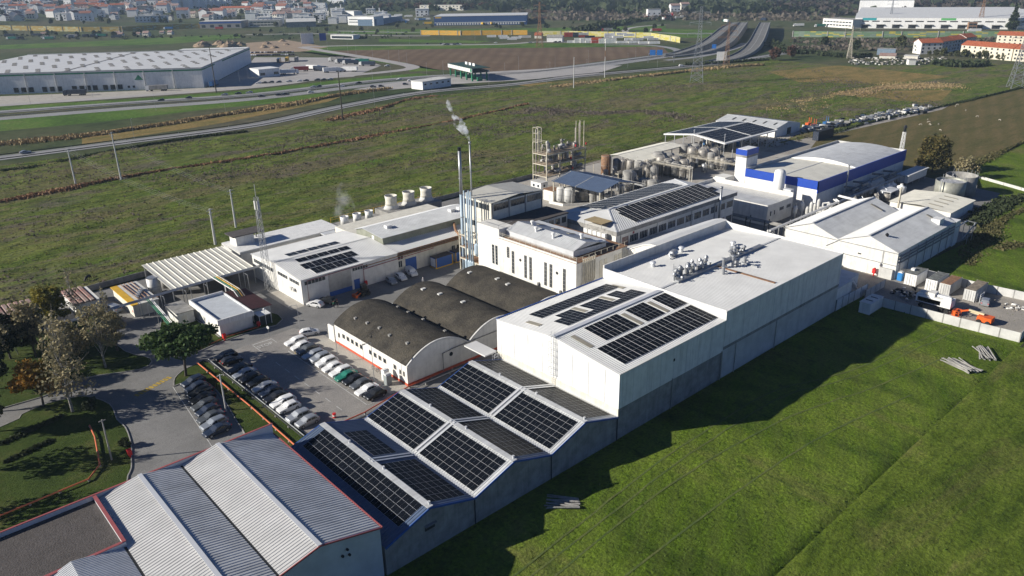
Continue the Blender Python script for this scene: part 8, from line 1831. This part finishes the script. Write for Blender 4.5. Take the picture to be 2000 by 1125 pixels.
sl = [(264, 278, 0), (441, 222, 0), (102, 192, 0), (305, 216, 0), (60, 204, 0), (182, 192, 0), (410, 178, 0), (470, 168, 0), (486, 160, 0), (629, 184, 0), (732, 207, 0), (728, 160, 0), (844, 188, 0), (834, 152, 0), (880, 148, 0), (764, 152, 0), (955, 172, 0), (986, 153, 0), (1013, 137, 0), (1068, 163, 0), (1074, 151, 0), (1084, 135, 0), (1146, 146, 0), (1149, 125, 0), (1226, 132, 0), (1283, 144, 0), (1241, 119, 0), (680, 106, 0), (696, 109, 0), (728, 116, 0), (760, 122, 0), (780, 123, 0), (795, 129, 0), (866, 148, 0), (640, 98, 0), (800, 87, 0), (866, 86, 0), (928, 84, 0)] + [(556 + 9.6 * k, 68, 0) for k in range(18)] + [(740 + 9 * k, 70, 0) for k in range(6)]
for a, b, _ in sl: q = at(a, b); place(SL, q[0], q[1], 0, 1.0, 'slim grey lamp post along the roads of the plain', 'road lamps')
t = lthing('sign_gantry', 'gantry with two blue motorway signs before the flyover', 'sign', at(1316, 122), .75); mb = MB().bar((0, 0, 0), (0, 0, 8), .4).bar((0, 22, 0), (0, 22, 8), .4).bar((0, 0, 7.6), (0, 22, 7.6), .5); mb.build('frame', STEEL, t)
for y in (12.5, 18.5): MB().box(-.4, -.28, y - 2.4, y + 2.4, 6.2, 10.6).build('blue_sign', mat('sign_blue', (.03, .20, .62), .5), t)
t = lthing('road_sign', 'white back of a big road sign beside the right flyover', 'sign', at(1408, 128), .75); MB().box(-.1, .1, -4, 4, 4, 11).build('board', WHITE, t); mb = MB().bar((.2, -2.5, 0), (.2, -2.5, 9), .25).bar((.2, 2.5, 0), (.2, 2.5, 9), .25); mb.build('post', STEEL, t)
t = lthing('road_sign', 'small blue sign between the flyover carriageways', 'sign', at(1394, 101), .75); MB().box(-.1, .1, -2, 2, 3, 7).build('board', MATS['sign_blue'], t); MB().bar((.2, 0, 0), (.2, 0, 4), .2).build('post', STEEL, t)
# earth heaps beside the big warehouse
R2 = random.Random(8)
for i in range(16):
    q = at(R2.uniform(372, 478) if i < 11 else R2.uniform(500, 560), R2.uniform(86, 92) if i < 11 else R2.uniform(80, 94)); h = R2.uniform(3, 7) if i < 11 else R2.uniform(1.5, 3.5); mb = MB(); n = 12
    mb.ring([(h * 1.7 * (1 - k / 5) + .2, h * (k / 5) ** .8) for k in range(6)], (0, 0), n); mb.v = [(a + R2.gauss(0, h * .12), b + R2.gauss(0, h * .12), c + (R2.gauss(0, h * .06) if c > 0 else 0)) for a, b, c in mb.v]
    o = mb.build('earth_heap', EARTH); o.location = (q[0], q[1], 0); tag(o, 'brown heap of dug earth behind the big warehouse' if i < 11 else 'pale sandy heap on the building ground', 'heap', 'earth heaps behind the big warehouse' if i < 11 else 'sandy heaps on the building ground')
# parked far cars
R2 = random.Random(31); KC = [('hatchback', 'white'), ('saloon', 'black'), ('suv', 'grey'), ('hatchback', 'darkblue'), ('saloon', 'silver')]
for i in range(44):
    k, c = KC[R2.randrange(5)]; r, j = divmod(i, 22); q = at(490 + j * 3.9 + r * 2, 104 + r * 5.2 - j * .06); car(k, c, q[0], q[1], .9, f'{c} car in the packed compound beside the big warehouse', f'{c} cars in the packed compound', z=.1)
for i, a in enumerate((505, 517, 530, 545, 565, 585, 598, 620, 632, 645)): k, c = KC[i % 5]; q = at(a, 164 - (a - 500) * .052); car(k, c, q[0], q[1], 2.6, f'{c} car in the line at the lorry park kerb, {ORD[i]} from the white office', 'cars at the lorry park kerb', z=.14)
for i in range(11): k, c = KC[i % 5]; q = at(866 + i * 3.2, 87.5 + .8 * (i % 2)); car(k, c, q[0], q[1], 2.4, f'{c} car queued on the road above the ploughed field', f'{c} cars queued above the ploughed field', z=.16)
for i in range(34):
    k, c = KC[R2.randrange(5)]; r = i % 4; u = R2.random(); q = ((500 + u * 400, 191 - u * 34), (300 + u * 500, 199 - u * 44), (700 + u * 400, 89 - u * 6), (520 + u * 300, 64))[r]; car(k, c, *at(*q), (-.4, 2.7, 2.4, 2.4)[r], f'{c} car driving on ' + ('the near motorway carriageway', 'the far motorway carriageway', 'the road above the ploughed field', 'the far road below the town')[r], f'{c} cars driving on ' + ('the near carriageway', 'the far carriageway', 'the upper road', 'the far road')[r], z=.2)
# ------------------------------------------------------------------ the town
fb('blue_banded_store', 'grey trade hall with long blue sign band at the top left of centre', 'shop', (391, 56), (472, 55), 40, 10, mat('grey_block', (.36, .34, .32), .85), CONCL, win=(1, 5, 6, 4, 1, 4), band=(7, 9.6, DBLUE)); fb('white_showroom', 'white two-storey showroom with dark stripes and a colourful sign', 'shop', (680, 49), (731, 51), 26, 13, WHITE, CONCL, win=(2, 1, 200, 1.2, 4, 4)); fb('blue_grey_hall', 'blue-grey hall with white roof beside the showroom', 'warehouse', (733, 51), (786, 40), 30, 10, mat('blue_cladding', (.16, .24, .34), .6), WHITE); fb('terrace_store', 'long two-storey beige arcaded block below the town', 'shop', (486, 53), (546, 52), 24, 9, CREAM, CONC, win=(2, 8, 5, 2, 1.6, 3.8)); fb('gabled_store', 'grey gabled store right of the arcaded block', 'warehouse', (560, 54), (618, 52), 45, 8, CONC, CONCL, 'gable', 4); fb('green_sign_shop', 'white box shop with green sign under the wooded hill', 'shop', (661, 34), (692, 35), 22, 11, WHITE, CONCL)
for i, (a, b, lab) in enumerate(((351, 368, 'first'), (371, 386, 'second'), (387, 400, 'third'), (401, 414, 'fourth'), (415, 428, 'fifth'), (430, 441, 'sixth'), (443, 455, 'seventh'))): fb('white_flats', f'{lab} of the white four-storey flats in a row on the town hill', 'flats', (a, 17), (b, 15), 14, 22, WHITE, CONC, win=(4, 3, 3, 2.4, 2, 5), group='white flats in a row on the hill')
for a, b, y, m, r, lab in ((0, 2, 0, 0, 0, ''),) if 0 else ((388, 444, 34, CREAM, DULLRED, 'long beige terrace with dark red roofs'), (430, 490, 26, CREAM, TERRA, 'cream terrace with red roof right of the white flats'), (506, 540, 15, WHITE, CONCL, 'white L-shaped school block on the hill'), (546, 575, 14, CONC, CONCL, 'grey flat block beside the white school'), (606, 636, 18, WHITE, CONC, 'white industrial block under the wooded slope'), (640, 672, 10, WHITE, CONC, 'pale industrial block high on the slope'), (20, 55, 26, WHITEP, TERRA, 'white house row at the far left'), (148, 172, 22, mat('pink_render', (.52, .30, .24), .85), TERRA, 'pink apartment house with red roof'), (175, 206, 23, mat('sand_render', (.55, .45, .30), .85), TERRA, 'sand-coloured apartment house with red roof'), (216, 244, 24, CREAM, TERRA, 'cream stepped houses in the town centre'), (270, 300, 26, CONC, CONC, 'grey-green apartment house in the town'), (320, 335, 14, mat('orange_render', (.50, .24, .13), .85), CONC, 'orange rendered tower house'), (150, 195, 33, CONCL, CONCL, 'long pale shed below the town'), (265, 330, 44, WHITE, CONC, 'low white sheds beside the noise wall'), (820, 905, 21, CREAM, CONC, 'pale yard sheds under the russet trees'), (1330, 1346, 25, CREAM, DULLRED, 'small cream house by the wood'), (1265, 1290, 36, WHITE, CONC, 'white shed among parked vehicles'), (1310, 1328, 28, WHITE, DULLRED, 'white block by the far yard')): fb('town_building', lab, 'building', (a, y), (b, y - .6), 16, 14 if b - a < 40 else 10, m, r, 'gable' if r is TERRA or r is DULLRED else 'flat', 3, win=(2, max(3, (b - a) // 7), 2.4, 2, 2, 4.4))
HP = []
for i, (w, d, h, wm, rm) in enumerate(((10, 9, 6.5, WHITE, MATS['weathered_hazed_red_roof']), (9, 8, 5.5, CREAM, DULLRED), (14, 10, 9.5, WHITE, mat('hazed_brick_red_roof', (.30, .12, .08), .85, var=.2)), (12, 10, 7, WHITE, CONCL))):  # roof reds are dulled in the colour to stand in for distance haze
    t = lthing('town_house', 'x', 'house', (0, 0), 0); MB().prism([(0, -4), (d, -4), (d, h), (d / 2, h + (2.6 if i < 3 else .3)), (0, h)], 0, w, 'x').build('wall', wm, t); rf = MB().prism([(-.5, h), (d / 2, h + (2.9 if i < 3 else .5)), (d + .5, h), (d / 2, h + (2.6 if i < 3 else .3))], -.4, w + .4, 'x').build('roof', rm, t); MB().box(w * .7, w * .7 + .9, d * .6, d * .6 + .9, h, h + 3.4).build('chimney', wm, rf)
    for r in range(2):
        for x0, x1 in spread(1, w - 1, 3, 1.5): panel(t, 'window', '-y', 0, x0, x1, 1 + r * 2.7, 2.5 + r * 2.7, DARK)
    HP.append(t)
R2 = random.Random(17)
HL = ('white house with red tiled roof on the hazy town hillside', 'cream house with dark red roof on the hazy town hillside', 'large white house with red roof on the hazy town hillside', 'flat-roofed grey house on the hazy town hillside')
n = 0
while n < 270:
    a, b = R2.uniform(-20, 620), R2.uniform(-14, 42)
    if a > 340 and 6 < b < 30 and a < 470: continue
    if a > 480 and b < 4: continue
    i = R2.choices((0, 1, 2, 3), (5, 3, 3, 2))[0]; q = at(a, b); place(HP[i], q[0], q[1], terr(*q), -.74 + R2.choice((0, 0, 1.57, 3.14)) + R2.gauss(0, .15), HL[i], HL[i].replace('house', 'houses').replace(' on the hazy', ' of the hazy'), R2.uniform(1.1, 1.75)); n += 1
TL = ('dark broadleaf tree among the town houses', 'olive-green tree among the town houses', 'dark conifer among the town houses', 'russet bare tree below the hill')
for n in range(140):
    a, b = R2.uniform(-20, 700), R2.uniform(-12, 48); k = R2.choices((0, 1, 2), (4, 3, 2))[0]; far_tree(k, at(a, b), R2.uniform(.6, 1.2), TL[k], TL[k].replace('tree', 'trees').replace('conifer', 'conifers'))
for n in range(46): a = R2.uniform(730, 960); far_tree(3, at(a, R2.uniform(10, 20)), R2.uniform(1.0, 1.7), TL[3], 'russet bare trees below the hill')
for i in range(30):
    a, b = R2.uniform(-20, 330), R2.uniform(66, 74); k = i % 3
    if k == 0: q = at(a, b); place(HP[1], q[0], q[1], 0, -.7 + R2.gauss(0, .2), 'small cream house with dark red roof by the mustard noise wall', 'small houses by the mustard noise wall', R2.uniform(.6, 1))
    else: far_tree(k - 1, at(a, b), R2.uniform(.5, .9), ('dark', 'olive-green')[k - 1] + ' tree on the plots by the mustard noise wall', ('dark', 'olive-green')[k - 1] + ' trees by the mustard noise wall')
for i in range(16): lorry(('dark', 'green', 'dark', 'grey')[i % 4], ('dark', 'white')[i % 2], at(R2.uniform(0, 250), R2.uniform(71, 78)), R2.choice((.8, 2.4)), ('dark trailer', 'green trailer', 'dark lorry', 'grey lorry')[i % 4] + ' parked on the plots behind the big warehouse')['group'] = ('dark trailers', 'green trailers', 'dark lorries', 'grey lorries')[i % 4] + ' behind the big warehouse'
for i in range(26): lorry(('white', 'grey', 'white', 'blue')[i % 4], 'white', at(R2.uniform(560, 830), R2.uniform(30, 47)), R2.choice((.8, 2.4)), ('white', 'grey', 'white', 'blue')[i % 4] + ' lorry in the depot yards below the wooded hill')['group'] = ('white', 'grey', 'white', 'blue')[i % 4] + ' lorries in the depot yards'
for i in range(18): lorry(('white', 'red', 'grey')[i % 3], 'white', at(R2.uniform(1258, 1345), R2.uniform(27, 40)), R2.choice((.8, 2.4)), ('white', 'red', 'grey')[i % 3] + ' lorry in the crowded yard beyond the loop road')['group'] = ('white', 'red', 'grey')[i % 3] + ' lorries in the yard beyond the loop'
for i in range(24):
    a, b = R2.uniform(480, 830), R2.uniform(24, 50); q = at(a, b); place(HP[3], q[0], q[1], terr(*q), -.74 + R2.choice((0, 1.57)), 'low white flat-roofed workshop in the depot strip below the hill', 'white workshops below the hill', R2.uniform(1.2, 2.0))
for i in range(40): far_tree(i % 2, at(R2.uniform(480, 1300), R2.uniform(40, 66)), R2.uniform(.4, .9), ('dark', 'olive-green')[i % 2] + ' roadside tree on the far plain', ('dark', 'olive-green')[i % 2] + ' roadside trees on the far plain')
tr_z = lambda x, y: np.array([terr(a, b) for a, b in zip(x, y)])
ring = lambda a0, a1, b0, b1: [at(a0, b0), at(a1, b0), at(a1, b1), at(a0, b1)]
cover('hill_wood', ring(690, 2080, 26, -25), 16000, 9, DARKL, lambda x, y: nz(x, y, .008) + .35, per=3, h=.8, lab='dark woods covering the far hillside', cat='wood', zfun=tr_z)
cover('hill_wood', ring(1500, 2080, 30, -25), 12000, 8, leaf_mat('brown_wood', (.075, .055, .05), (.05, .045, .035), .03), lambda x, y: nz(x, y, .012) + .5, per=3, h=.8, lab='brown winter wood behind the logistics hall', cat='wood', zfun=tr_z)
cover('hill_wood', ring(-60, 800, 6, -45), 9000, 8, DARKL, lambda x, y: nz(x, y, .01) + .3, per=3, h=.8, lab='dark woods above the town', cat='wood', zfun=tr_z)
cover('far_scrub', ring(1000, 1640, 40, 20), 5000, 5, SCRUB, lambda x, y: nz(x, y, .02), per=3, h=.6, lab='grey scrub on the far slopes', cat='scrub', zfun=tr_z)
cover('far_scrub', ring(-40, 800, 76, 66), 1600, 2.5, DARKL, lambda x, y: nz(x, y, .03) - .1, per=3, h=.6, lab='bushes along the far road', cat='scrub', zfun=tr_z)
cover('far_scrub', ring(1540, 1990, 100, 76), 2200, 2.2, SCRUB, lambda x, y: nz(x, y, .04), per=3, h=.6, lab='brown scrub before the green noise wall', cat='scrub')
HAZE = .00008
# ------------------------------------------------------------------ smoke and haze
def vol_mat(name, dens, scale, col=(.9, .92, .95)):
    m = bpy.data.materials.new(name); m.use_nodes = True; nt = m.node_tree; nt.nodes.remove(nt.nodes['Principled BSDF'])
    v = nt.nodes.new('ShaderNodeVolumePrincipled'); v.inputs['Color'].default_value = (*col, 1)
    g = nt.nodes.new('ShaderNodeNewGeometry'); n = nt.nodes.new('ShaderNodeTexNoise'); n.inputs['Scale'].default_value = scale; n.inputs['Detail'].default_value = 4
    r = nt.nodes.new('ShaderNodeMapRange'); r.inputs['From Min'].default_value = .46; r.inputs['From Max'].default_value = .7; r.inputs['To Max'].default_value = dens
    nt.links.new(g.outputs['Position'], n.inputs['Vector']); nt.links.new(n.outputs['Fac'], r.inputs['Value']); nt.links.new(r.outputs[0], v.inputs['Density']); nt.links.new(v.outputs[0], nt.nodes['Material Output'].inputs['Volume']); return m
def plume(name, lab, pts, m):
    mb = MB(); R = random.Random(2)
    for j, (x, y, z, r) in enumerate(pts): pass
    pp = smooth_line(pts, 4); n = 12; i0 = 0
    for x, y, z, r in pp:
        for k in range(n): a = 2 * math.pi * k / n; q = r * R.uniform(.75, 1.25); mb.v.append((x + q * math.cos(a), y + q * math.sin(a), z))
    for j in range(len(pp) - 1):
        for k in range(n): q = (k + 1) % n; mb.f.append((j * n + k, j * n + q, (j + 1) * n + q, (j + 1) * n + k)); mb.m.append(0)
    mb.f += [tuple(range(n - 1, -1, -1)), tuple((len(pp) - 1) * n + k for k in range(n))]; mb.m += [0, 0]
    tag(mb.build(name, m, smooth=True), lab, 'smoke', kind='stuff')
plume('smoke', 'white smoke drifting up from the slim flue', [(119.3, 147.5, 32.7, .2), (118.8, 148.0, 34.2, .7), (117.8, 148.8, 36.2, 1.5), (117, 149.3, 38.2, 1.3), (116.2, 150, 39.8, .5), (115.6, 150.4, 41.8, .7), (115.5, 150.5, 43.2, .2)], vol_mat('smoke_volume', 1.7, .6))
plume('steam', 'thin steam rising behind the chillers', [(106, 190, 4, 1.6), (107.5, 192, 7.5, 3), (109.5, 195, 12, 2.4), (111, 198, 15, .6)], vol_mat('steam_volume', .10, .3))
hz = bpy.data.materials.new('haze_volume'); hz.use_nodes = True; nt = hz.node_tree; nt.nodes.remove(nt.nodes['Principled BSDF'])
v = nt.nodes.new('ShaderNodeVolumePrincipled'); v.inputs['Color'].default_value = (.60, .78, 1, 1); v.inputs['Density'].default_value = HAZE; v.inputs['Anisotropy'].default_value = 0
nt.links.new(v.outputs[0], nt.nodes['Material Output'].inputs['Volume'])
tag(MB().box(-7700, 7700, -7700, 7700, -6, 175).build('haze', hz), kind='stuff')
SKYS, SUNS, EXPO = .05, 5.0, 0.56
# ------------------------------------------------------------------ daylight
w = bpy.data.worlds.new('World'); scene.world = w; w.use_nodes = True
nt = w.node_tree; bg = nt.nodes['Background']
sky = nt.nodes.new('ShaderNodeTexSky'); sky.sky_type = 'NISHITA'; sky.sun_disc = False
SEL, SAZ = math.radians(23.8), math.radians(-33)      # elevation; heading the shadows point to
sky.sun_elevation = SEL; sky.sun_rotation = math.atan2(-math.cos(SAZ), -math.sin(SAZ)); sky.dust_density = 0; sky.air_density = .5; sky.ozone_density = 4
tn = nt.nodes.new('ShaderNodeVectorMath'); tn.operation = 'MULTIPLY'; tn.inputs[1].default_value = (.86, 1.0, 1.22)     # tints only the sky light bluer, so shaded sides turn blue
nt.links.new(sky.outputs[0], tn.inputs[0]); nt.links.new(tn.outputs[0], bg.inputs[0]); bg.inputs[1].default_value = SKYS
sd = bpy.data.lights.new('sun', 'SUN'); sd.energy = SUNS; sd.angle = math.radians(.53); sd.color = (1, .945, .845)
so = bpy.data.objects.new('sun', sd); COL.objects.link(so)
dirv = Vector((math.cos(SAZ) * math.cos(SEL), math.sin(SAZ) * math.cos(SEL), -math.sin(SEL)))
so.rotation_euler = dirv.to_track_quat('-Z', 'Y').to_euler(); so.location = (0, 100, 150)
vs = scene.view_settings; vs.view_transform = 'Standard'; vs.look = 'None'; vs.gamma = 1; vs.use_curve_mapping = False; vs.exposure = EXPO
scene.render.engine = 'CYCLES'; scene.cycles.max_bounces = 5; scene.cycles.diffuse_bounces = 3; scene.cycles.glossy_bounces = 2; scene.cycles.transmission_bounces = 2; scene.cycles.transparent_max_bounces = 8; scene.cycles.volume_bounces = 4
scene.cycles.sample_clamp_indirect = 6
